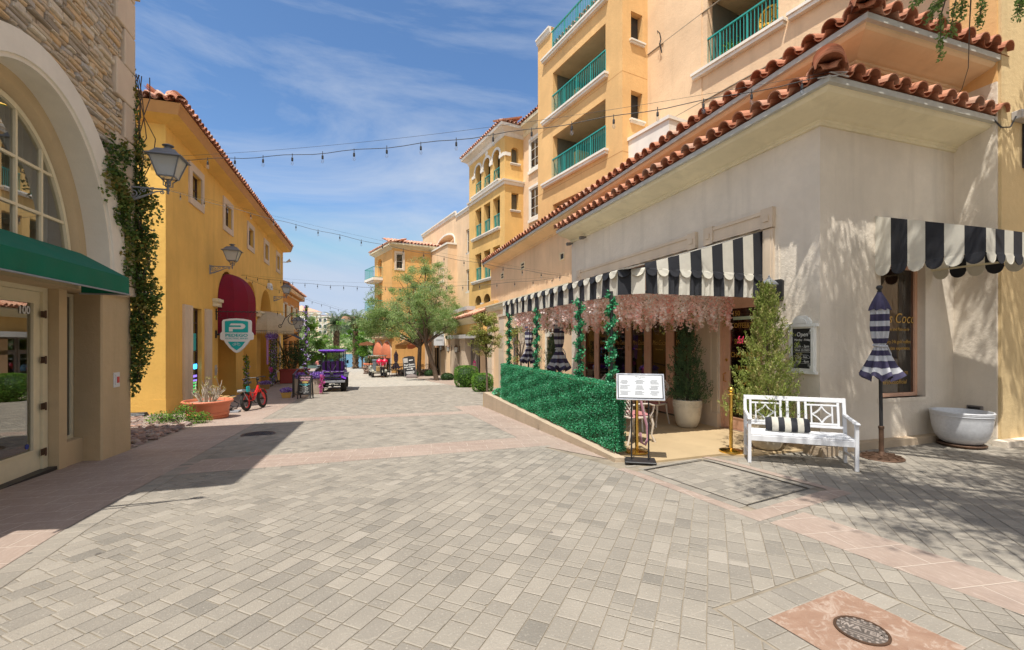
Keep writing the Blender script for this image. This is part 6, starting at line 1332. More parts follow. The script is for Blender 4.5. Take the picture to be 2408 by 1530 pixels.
# ================================================================ TERRACE THINGS
# hedge screen
hd = thing('faux_hedge', 'waist-high artificial boxwood hedge screen along the cafe terrace', 'hedge', (3.6, 9, .05))
HA, HB = V3(3.52, 5.80, 0), V3(3.74, 12.4, 0)
dv = (HB - HA).normalized(); nv = V3(-dv.y, dv.x, 0)   # nv points to -x
m = MB(); m.prism([HA + V3(0, 0, .06), HB + V3(0, 0, .08), HB + V3(.12, 0, .08), HA + V3(.12, 0, .06)], (0, 0, .90)); m.build('hedge_core', 'gate_green' if 0 else 'leaf_dark', hd)
n = 62000; t = RNG.random(n); z = RNG.random(n); top = RNG.random(n) < .16
Lh = (HB - HA).length
px = HA.x + dv.x * t * Lh; py = HA.y + dv.y * t * Lh
bump = .018 * np.sin(t * 55) + .014 * np.sin(z * 21 + t * 30)
off = np.where(top, RNG.random(n) * .16 - .16, .01 + bump * .7 + RNG.random(n) * .026)
P = np.stack([px + nv.x * off, py + nv.y * off, np.where(top, 1.0 + RNG.random(n) * .05, .06 + z * .97)], 1)
E_ = RNG.random(2600)[:, None]; Pe = np.stack([HA.x + RNG.random(2600) * .16 - .02, HA.y - RNG.random(2600) * .04, .06 + RNG.random(2600) * .98], 1); P = np.concatenate([P, Pe])
tt = np.concatenate([t, RNG.random(2600)]); zz_ = np.concatenate([z, RNG.random(2600)])
vv = RNG.normal(.48, .27, len(P)) + .10 * np.sin(tt * 40) * np.sin(zz_ * 7)
leafmesh('foliage', 'leaf_faux', P, RNG.uniform(.015, .027, len(P)), vv, hd, 1.5, nrm=np.array([-.5, 0, .3]))
# garlanded posts
for i, y in enumerate((11.9, 9.6, 7.3, 6.14)):
 x = HA.x + (y - HA.y) * .033 + .1
 t_ = thing('garland_post', ('farthest', 'second farthest', 'third', 'nearest')[i] + ' black awning post wound with a green leaf garland', 'post', (x, y, 0), group='garlanded awning posts')
 m = MB(); m.tube([(0, 0, 0), (0, 0, 2.45)], .028, 8); m.build('post_shaft', 'iron_black', t_, True)
 n = 1150; a = RNG.random(n); ang = a * 2 * math.pi * 5.5; r_ = .045; P = np.stack([x + r_ * np.cos(ang), y + r_ * np.sin(ang), 1.0 + a * 1.42], 1) + RNG.normal(0, .028, (n, 3)); P = np.concatenate([P, blob(120, (x, y, 1.06), (.08, .08, .08), 0)])
 leafmesh('garland', 'leaf_faux', P, RNG.uniform(.04, .07, len(P)), RNG.normal(.38, .28, len(P)), t_, 2.2)
# hanging blossom ceiling
bl = thing('blossom_ceiling', 'mass of pale pink artificial wisteria hanging beneath the striped awning', 'hanging flowers', (5, 9, 2.6))
C0 = []; G0 = []
for k in range(900):
 y = 6.35 + random.random() ** 1.15 * 5.9; x = random.uniform(4.02, 6.35); L_ = random.uniform(.28, .58) + .1 * math.sin(y * 3 + x * 2)
 n_ = int(46 * L_ / .45)
 if random.random() < .1: G0.append(np.stack([x + RNG.normal(0, .016, n_), y + RNG.normal(0, .016, n_), 2.52 - RNG.random(n_) * (L_ + .05)], 1)); continue
 a = RNG.random(n_); r_ = .05 * (1 - a * .75); C0.append(np.stack([x + RNG.normal(0, 1, n_) * r_, y + RNG.normal(0, 1, n_) * r_, 2.52 - a * L_], 1))
for k in range(26):
 y = random.uniform(6.3, 12.3); C0.append(np.stack([XA + .12 + RNG.normal(0, .05, 60), y + RNG.normal(0, .05, 60), 2.46 - RNG.random(60) * random.uniform(.1, .45)], 1))
cvar = np.concatenate([np.full(len(c), random.gauss(.55, .22)) for c in C0]); C0 = np.concatenate(C0); G0 = np.concatenate(G0)
leafmesh('blossom', 'petal_pink', C0, RNG.uniform(.034, .06, len(C0)), cvar + RNG.normal(0, .14, len(C0)), bl, 1.15); leafmesh('leaves', 'leaf_citrus', G0, .045, RNG.normal(.4, .2, len(G0)), bl)
# closed parasols
def parasol(name, label, loc, ztop=2.42, zbot=1.16, rbot=.31, tilt=(0, 0), rz=0, k=1.0, navy='canvas_navy', white='canvas_white', group=None, base=True):
 t = thing(name, label, 'parasol', loc, rz, group); H = ztop
 m = MB(); m.tube([(0, 0, .05), (0, 0, H)], .019 * k + .004, 10); m.build('pole', 'iron_black', t, True)
 def r_at(q):       # q 0 at the shoulder, 1 at the hem
  pts = [(0, .085), (.1, .12), (.35, .125), (.5, .10), (.575, .066), (.62, .085), (.8, .18), (1, .275)]
  for (a, ra), (b, rb) in zip(pts, pts[1:]):
   if q <= b: return ra + (rb - ra) * (q - a) / (b - a)
  return .275
 M_ = [MB(), MB()]; nz, na = 44, 64; zt, zb = ztop - .16 * k, zbot
 def Pp(i, j):
  q = i / nz; a = 2 * math.pi * j / na; r_ = r_at(q) * (rbot / .31) * .84; f = .2 + .1 * q
  w8 = math.cos(8 * a + .7 * math.sin(3 * q)); fold = 1 + f * (abs(w8) ** .5 * (1 if w8 > 0 else -1)) + .10 * math.cos(3 * a + 4 * q) * q; z = zt - (zt - zb) * q
  if q > .82: z -= (q - .82) / .18 * .05 * (-math.cos(8 * a)) * k
  return V3(r_ * fold * math.cos(a), r_ * fold * math.sin(a), z)
 for i in range(nz):
  s = int(i / nz * 12.99) % 2
  for j in range(na): M_[s].poly([Pp(i, j), Pp(i, j + 1), Pp(i + 1, j + 1), Pp(i + 1, j)])
 M_[0].build('navy_cloth', navy, t, True, 50, True); M_[1].build('white_cloth', white, t, True, 50, True) if white else None
 m = MB(); vs = []
 def Pc(i, j): q = i / 10; a = 2 * math.pi * j / 48; r_ = (.03 + .10 * math.sin(q * 1.4) ** 1.1) * (rbot / .31) * (1 + .16 * q * math.cos(8 * a)); return V3(r_ * math.cos(a), r_ * math.sin(a), ztop - .02 - .25 * k * q - .012 * q * q * math.cos(8 * a))
 for i in range(10):
  for j in range(48): m.poly([Pc(i, j), Pc(i, j + 1), Pc(i + 1, j + 1), Pc(i + 1, j)])
 m.build('top_flap', navy, t, True, 50, True)
 m = MB(); zt_ = zt - (zt - zb) * .575; m.tube([(.083 * math.cos(a) * rbot / .31, .083 * math.sin(a) * rbot / .31, zt_ + .01 * math.sin(a)) for a in [i * math.pi / 12 for i in range(24)]], .014, 6, closed=True); m.tube([(.09, -.05, zt_), (.14, -.08, zt_ - .12), (.15, -.08, zt_ - .26)], .012, 5); m.build('tie_strap', 'canvas_white', t, True)
 m = MB(); m.lathe([(.022, 0), (.03, .01), (.018, .025), (.036, .05), (.04, .07), (.026, .095), (.0001, .10)], 14, O=(0, 0, ztop - .02)); m.build('finial', 'iron_black', t, True, 50)
 if base:
  m = MB(); m.lathe([(.26, 0), (.265, .015), (.25, .025), (.20, .03), (.10, .05), (.045, .06), (.03, .1)], 28); m.build('base_plate', 'tarnish', t, True)
  m = MB()
  for i in range(12): a = i * math.pi / 6; m.tube([(.08 * math.cos(a), .08 * math.sin(a), .055), (.16 * math.cos(a + .35), .16 * math.sin(a + .35), .042), (.235 * math.cos(a + .1), .235 * math.sin(a + .1), .036)], .009, 4)
  m.tube([(.17 * math.cos(a), .17 * math.sin(a), .042) for a in [i * math.pi / 12 for i in range(24)]], .008, 4, closed=True); m.build('base_scrollwork', 'tarnish', t, True)
  m = MB(); m.lathe([(.03, .06), (.03, .42), (.036, .43), (.036, .46), (.028, .465)], 14); m.build('base_sleeve', 'tarnish', t, True)
 t.rotation_euler = (R(tilt[0]), R(tilt[1]), rz); return t
GP_ = 'closed navy and white striped parasols'
parasol('closed_parasol', 'closed navy and white striped parasol standing right of the white bench', (7.07, 4.50, 0), 2.40, 1.16, .285, (0, -2.2), .3, group=GP_)
parasol('closed_parasol', 'larger closed navy and white parasol rising behind the middle of the green hedge', (4.60, 10.27, 0), 2.36, .98, .33, (0, 0), .1, 1.1, group=GP_)
parasol('closed_parasol', 'closed navy and white parasol at the far end of the green hedge', (4.9, 13.3, 0), 2.33, 1.02, .31, (0, 1), .5, 1.1, group=GP_)
# bench
bn = thing('garden_bench', 'white painted wooden bench with diamond-lattice back beside the cafe wall', 'bench', (5.56, 4.53, 0), math.atan2(-.632, .775))
BW = .635; SH = .41
m = MB()
for i in range(8): y = -.02 + i * .058; m.bbox(-BW + .02, BW - .02, y, y + .046, SH - .02 + .0, SH, .005)
m.build('seat', 'white_paint', bn, True)
m = MB(); m.bbox(-BW + .03, BW - .03, -.035, -.012, SH - .10, SH - .022, .004); m.bbox(-BW + .03, BW - .03, .42, .445, SH - .09, SH - .022, .004)
for s in (-1, 1): m.bbox(s * (BW - .035) - .012, s * (BW - .035) + .012, -.012, .42, SH - .09, SH - .022, .004)
m.build('apron', 'white_paint', bn, True)
for s in (-1, 1):
 x = s * (BW - .02)
 m = MB(); m.bbox(x - .022, x + .022, -.04, .004, 0, .60, .005); m.build('leg', 'white_paint', bn, True)
 m = MB(); T = Matrix.Translation((0, .44, SH)) @ Matrix.Rotation(R(-9), 4, 'X') @ Matrix.Translation((0, -.44, -SH)); m.bbox(x - .022, x + .022, .42, .464, SH, .885, .005, M=T); m.bbox(x - .022, x + .022, .42, .464, 0, SH, .005); m.build('leg', 'white_paint', bn, True)
 m = MB(); m.tube([(x, -.05, .615), (x, .1, .625), (x, .3, .64), (x, .47, .66)], .024, 8); m.bbox(x - .03, x + .03, -.07, .05, .597, .625, .008); m.build('armrest', 'white_paint', bn, True)
 m = MB(); m.bbox(x - .014, x + .014, .0, .43, .13, .165, .004); m.build('stretcher', 'white_paint', bn, True)
m = MB(); T = Matrix.Translation((0, .44, SH)) @ Matrix.Rotation(R(-9), 4, 'X') @ Matrix.Translation((0, -.44, -SH))
def bb(x0, x1, z0, z1, d=.0): m.bbox(x0, x1, .425 + d, .455 - d, z0, z1, .004, M=T)
bb(-BW + .03, BW - .03, .82, .885); bb(-BW + .03, BW - .03, .46, .495)
for x in (-.07, .07): bb(x - .018, x + .018, .495, .82, .002)
for s in (-1, 1):
 a, b = s * .16, s * .54; a, b = min(a, b), max(a, b)
 for x in (a, b, a - .04 * 1, b + .04): pass
 bb(a - .02, a + .012, .495, .82, .001); bb(b - .012, b + .02, .495, .82, .001); bb(a, b, .50, .53, .003); bb(a, b, .765, .79, .003); bb(a + .055, a + .075, .53, .765, .004); bb(b - .075, b - .055, .53, .765, .004)
 cx, cz = (a + b) / 2, .648
 P4 = [(cx, cz + .117), (cx + .117, cz), (cx, cz - .117), (cx - .117, cz)]
 for i in range(4):
  (x0, z0), (x1, z1) = P4[i], P4[(i + 1) % 4]; mx_, mz_ = (x0 + x1) / 2, (z0 + z1) / 2; px_, pz_ = mx_ + (cx - mx_) * .38, mz_ + (cz - mz_) * .38
  pts = [((1 - t) ** 2 * x0 + 2 * t * (1 - t) * px_ + t * t * x1, (1 - t) ** 2 * z0 + 2 * t * (1 - t) * pz_ + t * t * z1) for t in [k / 8 for k in range(9)]]
  m.tube([T @ V3(x, .44, z) for x, z in pts], .0125, 4)
m.build('backrest', 'white_paint', bn, True)
pw = thing('striped_cushion', 'black and cream striped cushion lying on the white bench', 'cushion', (5.55, 4.70, SH), math.atan2(-.632, .775))
for k_, mat in ((0, 'canvas_black'), (1, 'canvas_cream')):
 m = MB(); W_, H_ = .27, .10
 def Pq(u, v):
  x = (u * 2 - 1); a = v * 2 * math.pi; e = (1 - abs(x) ** 6 * .25); th = .055 * (1 - abs(x) ** 4 * .8); return V3(x * W_, .10 + math.cos(a) * th + math.sin(a) * .03, .105 + math.sin(a) * H_ * (1 + .12 * x ** 4) * e * .95)
 for i in range(42):
  if int(i / 42 * 7) % 2 == k_:
   for j in range(24): m.poly([Pq(i / 42, j / 24), Pq((i + 1) / 42, j / 24), Pq((i + 1) / 42, (j + 1) / 24), Pq(i / 42, (j + 1) / 24)])
 m.build('black_stripes' if k_ == 0 else 'cream_stripes', mat, pw, True, 60, True)
# pots
def urn(name, label, loc, prof, mat, lat=False, soil=True, s=1):
 t = thing(name, label, 'planter', loc); m = MB(); m.lathe([(r * s, z * s) for r, z in prof], 48); m.build('pot_body', mat, t, True, 40)
 if lat:
  m = MB()
  for i in range(30):
   for k in (1, -1):
    pts = []
    for q in range(7): f = q / 6; a = (i + k * .5 * math.sin(f * math.pi * 2)) * 2 * math.pi / 30; z = .40 + f * .10; pts.append((.269 * math.cos(a), .269 * math.sin(a), z))
    m.tube(pts, .004, 4, cap=False)
  m.build('lattice_relief', mat, t, True)
 if soil: m = MB(); m.lathe([(prof[-4][0] * s * .9, prof[-1][1] * s * 0 + (prof[-4][1] - .04) * s), (.0001, (prof[-4][1] - .03) * s)], 24); m.build('soil', 'joint_sand', t, True)
 return t
up = [(.0001, 0), (.15, 0), (.19, .03), (.225, .12), (.25, .25), (.262, .38), (.268, .48), (.272, .515), (.275, .53), (.265, .54), (.25, .535), (.24, .50)]
urn('white_planter', 'cream glazed planter with lattice relief holding the darker cypress left of the door', (6.02, 7.32, .004), up, 'pot_glaze', True); urn('white_planter', 'cream glazed planter behind the left end of the white bench', (5.98, 5.45, .004), up, 'pot_glaze', True)
bwl = [(.0001, 0), (.20, 0), (.26, .03), (.32, .12), (.355, .25), (.37, .38), (.375, .44), (.382, .45), (.378, .465), (.385, .475), (.383, .49), (.388, .50), (.38, .515), (.36, .515), (.35, .48), (.33, .30), (.2, .22), (.0001, .2)]
b_ = urn('bowl_planter', 'wide empty grey glazed bowl planter against the beige wall', (9.10, 4.62, .05), bwl, 'pot_grey', soil=False); m = MB(); m.lathe([(.0001, -.045), (.27, -.045), (.30, -.01), (.285, .0), (.0001, .0)], 36); m.build('saucer', 'tarnish', b_, True)
# potted cypresses
def cypress(name, label, base, h, r, pal, n, group, seed=0):
 t = thing(name, label, 'conifer', base, group=group); m = MB(); m.tube([(0, 0, -.06), (.01, 0, h * .5), (0, 0, h * .9)], [.03, .02, .006], 6); m.build('trunk', 'bark', t, True)
 PP, VV, DD = [], [], []
 for k in range(n):
  f = random.random() ** 1.25; z = h * f; rr = r * (1 - f) ** .75 * (.55 + .25 * math.sin(k * .7)) + .02; a = random.random() * 6.283; rr *= random.uniform(.5, 1.35) if random.random() < .8 else 1.55
  c = V3(rr * math.cos(a), rr * math.sin(a), z); d = V3(math.cos(a) * .45, math.sin(a) * .45, 1).normalized(); L_ = random.uniform(.08, .17); vb = random.gauss(.5, .2)
  q = 26
  for i in range(q): s = i / q; w_ = .022 * (1 - s) + .006; PP.append(c + d * L_ * s + V3(random.gauss(0, w_), random.gauss(0, w_), random.gauss(0, w_))); VV.append(vb + .25 * s); DD.append(d)
 PP = np.array([tuple(p) for p in PP]) + np.array(base); DD = np.array([tuple(d) for d in DD])
 leafmesh('foliage', pal, PP, RNG.uniform(.022, .042, len(PP)), np.array(VV) + RNG.normal(0, .1, len(PP)), t, 2.6, nrm=DD * 2.2)
 return t
CG = 'potted cone-shaped conifers'
cypress('potted_conifer', 'dark green conifer in the lattice planter left of the entrance door', (6.02, 7.32, .52), 1.60, .38, 'leaf_juniper', 620, CG)
cypress('potted_conifer', 'bright yellow-green conifer in front of the entrance door', (5.98, 5.45, .52), 1.98, .50, 'leaf_cypress', 1250, CG)
cypress('potted_conifer', 'dark thin conifer behind the hedge by the white annex door', (5.55, 12.9, .1), 1.75, .36, 'leaf_juniper', 420, CG)
# stanchions and rope
def stanchion(label, x, y):
 t = thing('brass_stanchion', label, 'stanchion', (x, y, .004), group='brass rope posts')
 m = MB(); m.lathe([(.0001, 0), (.165, 0), (.17, .012), (.165, .03), (.15, .036), (.04, .05), (.027, .06)], 40); m.build('base', 'brass', t, True, 40)
 m = MB(); m.lathe([(.025, .05), (.025, .86), (.05, .865), (.055, .875), (.05, .885), (.026, .89), (.024, .905)], 24); m.build('tube', 'brass', t, True, 40)
 m = MB(); m.ball((0, 0, .945), .044, 14); m.build('ball_top', 'brass', t, True, 80)
stanchion('brass stanchion with ball top left of the white bench', 5.28, 5.45); stanchion('brass stanchion standing behind the menu stand, rope hanging from it', 3.90, 5.86)
t_ = thing('velvet_rope', 'mauve velvet rope hanging in a loop from the brass post behind the menu stand', 'rope', (4.0, 5.84, .5))
m = MB(); m.tube([(3.93, 5.84, .83), (3.95, 5.83, .78), (3.99, 5.82, .6), (4.05, 5.82, .4), (4.07, 5.82, .22), (4.02, 5.82, .12), (3.96, 5.83, .16), (3.95, 5.84, .3)], .02, 10); m.build('rope', 'velvet', t_, smooth=60); m = MB(); m.tube([(3.91, 5.85, .90), (3.93, 5.84, .81)], .012, 8); m.build('clip', 'brass', t_)
# menu stand
ms = thing('menu_stand', 'tilted silver-framed menu on two slim black posts at the cafe entrance', 'menu stand', (3.66, 5.42, .004), R(-30))
m = MB(); m.bbox(-.21, .21, -.15, .15, 0, .022, .006); m.build('base_plate', 'iron_black', ms, True)
for s in (-1, 1): m = MB(); m.tube([(s * .115, 0, .02), (s * .115, 0, .95)], .011, 8); m.build('post_tube', 'iron_black', ms, True)
T = Matrix.Translation((0, -.02, 1.04)) @ Matrix.Rotation(R(-24), 4, 'X')
m = MB(); m.bbox(-.325, .325, -.012, .012, -.195, .195, .005, M=T); m.build('frame', 'chrome', ms, True)
m = MB(); m.box(-.305, .305, -.016, -.0125, -.175, .175, M=T); m.build('black_mount', 'iron_black', ms, True)
m = MB(); m.box(-.29, .29, -.0195, -.0165, -.162, .162, M=T); pp = m.build('menu_sheet', 'paper', ms, True)
m = MB()
TT = T @ Matrix.Translation((0, -.0205, 0)) @ Matrix.Rotation(R(90), 4, 'X')
m.text('Mrs Coco', .036, TT @ Matrix.Translation((0, .14, 0)), .0003, shear=.2); m.text('MENU', .014, TT @ Matrix.Translation((0, .115, 0)), .0003)
for cx_ in (-.2, 0, .2):
 for r_ in range(15):
  if r_ % 5 == 4: continue
  w_ = random.uniform(.05, .08); z = .085 - r_ * .016; m.box(cx_ - w_, cx_ + random.uniform(.02, w_), -.0212, -.0205, z, z + .006, M=T)
m.build('print', 'print_grey', pp, True)
# lattice armchairs and tables
def make_chair(name, label, group):
 t = thing(name, label, 'chair', group=group); r_ = .012
 m = MB(); m.tube([(-.22, -.22, .43), (.22, -.22, .43), (.24, 0, .43), (.2, .22, .43), (-.2, .22, .43), (-.24, 0, .43)], .018, 6, closed=True); m.box(-.2, .2, -.2, .2, .425, .435); m.build('seat_frame', 'chair_paint', t, True)
 m = MB(); m.grid(lambda u, v: V3((u - .5) * .46, (v - .5) * .44, .44 + .065 * (1 - abs(2 * u - 1) ** 5) * (1 - abs(2 * v - 1) ** 5)), 12, 12); m.lathe([(.2, .437), (.225, .455), (.2, .47)], 16); m.build('cushion', 'cushion_rose', t, True, 60)
 for sx in (-1, 1):
  m = MB(); m.tube([(sx * .21, -.2, .43), (sx * .235, -.23, .3), (sx * .21, -.22, .12), (sx * .235, -.27, .0)], [.026, .02, .014, .018], 8); m.build('leg', 'chair_paint', t, True)
  m = MB(); m.tube([(sx * .19, .2, .43), (sx * .2, .22, .25), (sx * .21, .3, .0)], [.022, .016, .016], 8); m.build('leg', 'chair_paint', t, True)
  m = MB(); m.tube([(sx * .22, .2, .64), (sx * .27, .1, .66), (sx * .29, -.08, .655), (sx * .285, -.2, .62), (sx * .26, -.2, .52), (sx * .235, -.16, .44)], .014, 7); m.build('armrest', 'chair_paint', t, True)
 m = MB(); T = Matrix.Translation((0, .2, .44)) @ Matrix.Rotation(R(-10), 4, 'X')
 oc = [(-.12, .0), (-.22, .12), (-.22, .34), (-.13, .44), (.13, .44), (.22, .34), (.22, .12), (.12, .0)]
 m.tube([T @ V3(x, 0, z) for x, z in oc], .016, 6, closed=True)
 def inside(x, z): return abs(x) <= .22 and 0 <= z <= .44 and abs(x) + max(0, (.12 - z)) * .83 <= .22 and abs(x) + max(0, z - .34) * .9 <= .22
 for s in (1, -1):
  for k in range(-5, 6):
   pts = [(x / 40 * .24, s * x / 40 * .24 * 1.15 + .22 + k * .10) for x in range(-40, 41)]
   pts = [p for p in pts if inside(*p)]
   if len(pts) > 3: a, b = pts[0], pts[-1]; m.tube([T @ V3(a[0], 0, a[1]), T @ V3(b[0], 0, b[1])], .009, 5)
 m.build('backrest', 'chair_paint', t, True)
 return t
CH = 'cream lattice-back terrace chairs'
c0 = make_chair('terrace_chair', 'cream lattice-back armchair just behind the menu stand', CH); c0.location = (4.28, 6.55, .004); c0.rotation_euler = (0, 0, R(100))
for lab, x, y, a in (('cream armchair with rose cushion beside the lattice planter', 5.52, 7.75, R(-65)), ('cream lattice chair at the terrace table, back to the folding doors', 5.6, 9.3, R(-10)), ('cream lattice chair between the table and the second nearest garland post', 4.75, 8.4, R(-115)), ('cream lattice chair behind the far side of the terrace table, near the large parasol', 5.1, 10.6, R(60)), ('cream lattice chair hard against the folding doors', 5.95, 8.75, R(-30))): dup(c0, (x, y, .004), a, lab)
def table(label, x, y):
 t = thing('terrace_table', label, 'table', (x, y, .004), group='round cream terrace tables')
 m = MB(); m.lathe([(.0001, .715), (.36, .715), (.375, .72), (.38, .73), (.37, .742), (.0001, .745)], 36); m.build('table_top', 'chair_paint', t, True)
 for i in range(3): a = i * 2.094; m = MB(); m.tube([(.1 * math.cos(a), .1 * math.sin(a), .71), (.05 * math.cos(a), .05 * math.sin(a), .4), (.15 * math.cos(a), .15 * math.sin(a), .15), (.28 * math.cos(a), .28 * math.sin(a), 0)], .016, 6); m.build('leg', 'chair_paint', t, True)
table('round cream terrace table seen over the hedge between two chairs', 5.2, 9.75); table('round cream terrace table behind the menu stand', 5.0, 7.35)
# ================================================================ APARTMENT BLOCKS, right (their grid is turned 10 degrees)
G1, G2 = (-math.sin(R(10)), math.cos(R(10))), (math.cos(R(10)), math.sin(R(10)))
def gp(P, a, b): return (P[0] + G1[0] * a + G2[0] * b, P[1] + G1[1] * a + G2[1] * b)
def room(m, pl, s0, s1, z0, z1, dep=1.9, o=.25):
 m.poly([pl(s0, z0, dep), pl(s1, z0, dep), pl(s1, z1, dep), pl(s0, z1, dep)]); m.poly([pl(s0, z1, o), pl(s1, z1, o), pl(s1, z1, dep), pl(s0, z1, dep)]); m.poly([pl(s0, z0, o), pl(s1, z0, o), pl(s1, z0, dep), pl(s0, z0, dep)])
 for s in (s0, s1): m.poly([pl(s, z0, o), pl(s, z1, o), pl(s, z1, dep), pl(s, z0, dep)])
def sill(pl, par, s0, s1, z, h=.2, o=.16, name='balcony_sill'):
 m = MB(); pl.box(m, s0, s1, z, z + h * .55, -o, .03); pl.box(m, s0 - .03, s1 + .03, z + h * .55, z + h, -o - .05, .03); return m.build(name, 'trim_white', par)
# ---- orange balcony tower
P = (9.35, 15.0); A1 = Plane(P, G1, G2); A2 = Plane(P, G2, G1); S1 = 6.15
OT = thing('orange_apartment_tower', 'tall orange apartment tower with stacked open balconies above the cafe roof', 'building', (9.5, 17, 0))
lev = [(6.2, 8.15), (9.30, 11.38), (12.34, 14.40)]
m = MB()
A1.facade(m, rect(0, S1, 2, 15.28), [rect(.98, 4.8, a, b) for a, b in lev], .3); A1.facade(m, [(S1, 15.28), (S1, 16.5), (4.85, 16.5), (4.85, 15.28)]); A1.facade(m, rect(0, .98, 15.28, 20))
A2.facade(m, rect(0, 1.3, 2, 20), [rect(.43, 1.02, a, a + 1.12) for a in (7.2, 10.24, 13.30)], .25)
m.poly([A1(S1, 2), A1(S1, 2, 2.6), A1(S1, 16.5, 2.6), A1(S1, 16.5)]); m.poly([A1(0, 15.28), A1(S1, 15.28), A1(S1, 15.28, 4), A1(0, 15.28, 4)])
m.build('wall', 'stucco_apricot', OT)
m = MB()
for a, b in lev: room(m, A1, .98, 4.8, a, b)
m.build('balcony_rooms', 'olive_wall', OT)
for a, b in lev: m = MB(); m.poly([A1(.98, b - .004, .05), A1(4.8, b - .004, .05), A1(4.8, b - .004, 1.9), A1(.98, b - .004, 1.9)]); m.build('balcony_ceiling', 'stucco_tan', OT)
for a, b in lev:
 sill(A1, OT, .82, 5.55, a - .18); rail(A1, OT, .98, 4.86, a + .06, a + 1.02, .02)
 m = MB(); A1.box(m, 4.45, 4.8, a + .3, b - .5, 1.2, 1.85); m.build('painted_lit_reveal', 'stucco_yellow', OT);  # bright yellow block puts a sunlit reveal into the colour of the balcony room
 m = MB(); A1.box(m, 1.6, 2.8, a, b - .25, 1.86, 1.89); m.build('balcony_door', 'frame_white', OT)
sill(A1, OT, .82, 5.55, 15.2); rail(A1, OT, .98, 4.95, 15.42, 16.45, .02)
m = MB(); cornice(m, A1, 4.95, S1, [(0, 16.4), (.08, 16.44), (.12, 16.6), (.16, 16.62), (.16, 16.7), (-.3, 16.72)]); m.build('parapet_cap', 'trim_white', OT)
for a in (7.2, 10.24, 13.30):
 sill(A2, OT, .38, 1.08, a - .14, .14, .07, 'window_sill'); m = MB(); A2.slab(m, rect(.43, 1.02, a, a + 1.12), .26, .3); m.build('window_recess', 'vent_dark', OT)
m = MB(); z_ = 15.3; A1.box(m, 1.5, 7.3, 16.9, 17.15, 1.4, 3.5); m.build('penthouse_eave', 'trim_white', OT)
m = MB(); tile_roof(m, A1(7.4, 17.2, 1.3), A1(1.5, 17.2, 1.3), A1.i + V3(0, 0, .35), 1.4, .3, .4, .12, 5, c0=.6); m.build('penthouse_roof', 'tile', OT)
m = MB(); A1.box(m, 0, 7.0, 15.3, 17, 2.0, 4); m.build('penthouse_wall', 'stucco_peach', OT)
m = MB(); A1.box(m, .05, S1 - .05, 2, 15.2, 2.0, 6); A1.box(m, 0.45, .9, 2, 15.2, .1, 2.0); A1.box(m, 4.9, S1 - .05, 2, 15.2, .1, 2.0); m.build('core', 'stucco_apricot', OT)
# ---- peach wall coming forward to the right, with balconies
P2 = gp(P, 0, 1.3); A3 = Plane(P2, G1, G2)
PW = thing('peach_apartment_wing', 'peach apartment wing behind the cafe roof with teal-railed balconies', 'building', (12, 10, 0))
bal = [(-5.17, -2.76, 10.98, 13.35), (-9.5, -5.94, 11.0, 13.35)]
m = MB(); A3.facade(m, rect(-14, -.0, 2, 20), [rect(*b) for b in bal], .25); A3.box(m, -2.7, -.9, 2, 20, .0, .0) if 0 else None; m.build('wall', 'stucco_peach', PW)
m = MB(); A3.box(m, -2.55, -.85, 2, 20, -.035, -.0); m.build('raised_panel', 'stucco_peach', PW)
m = MB(); [room(m, A3, *b) for b in bal]; m.build('balcony_rooms', 'olive_wall', PW); m = MB(); [m.poly([A3(b[0], b[3] - .004, .05), A3(b[1], b[3] - .004, .05), A3(b[1], b[3] - .004, 1.9), A3(b[0], b[3] - .004, 1.9)]) for b in bal]; m.build('balcony_ceiling', 'stucco_tan', PW)
sill(A3, PW, -5.42, -2.25, 10.78); sill(A3, PW, -9.8, -5.56, 10.80); rail(A3, PW, -5.17, -2.76, 11.0, 11.98, .02); rail(A3, PW, -9.5, -5.96, 11.0, 11.98, .02)
m = MB(); A3.box(m, -14, 0, 2, 20, 2.0, 6); m.build('core', 'stucco_peach', PW)
for z in (9.9, 12.95, 16): m = MB(); A3.box(m, -13.9, -.02, z, z + .025, -.037, .01); m.build('control_joint', 'joint_sand', PW)
m = MB(); A1.box(m, -.003, 6.1, 8.92, 8.945, -.003, .01); A1.box(m, -.003, 6.1, 11.98, 12.0, -.003, .01); A2.box(m, 0, 1.28, 8.92, 8.945, -.003, .01); A2.box(m, 0, 1.28, 11.98, 12.0, -.003, .01); m.build('control_joint', 'fascia_brown', OT)
t_ = thing('balcony_chair', 'bright yellow round-backed chair on the peach wing balcony', 'chair', A3(-4.7, 11.0, .6)); O = A3(-4.55, 11.0, .55)
m = MB();
for k in range(9): a = -1.2 + k * .3; m.tube([O + A3.d * (.26 * math.sin(a)) + A3.i * (-.05 + .1 * math.cos(a)) + V3(0, 0, z) for z in (.42, .7, 1.02)], .022, 5)
m.tube([O + A3.d * (.3 * math.cos(a)) + V3(0, 0, .74 + .34 * math.sin(a)) for a in [i * math.pi / 12 for i in range(24)]], .03, 6, closed=True); m.build('back', 'yellow_chair', t_); m = MB(); m.lathe([(.0001, .40), (.26, .40), (.26, .45), (.0001, .46)], 16, O=O); [m.tube([O + V3(x, y, .4), O + V3(x * 1.2, y * 1.2, 0)], .02, 5) for x in (-.2, .2) for y in (-.2, .2)]; m.build('seat_and_legs', 'yellow_chair', t_)
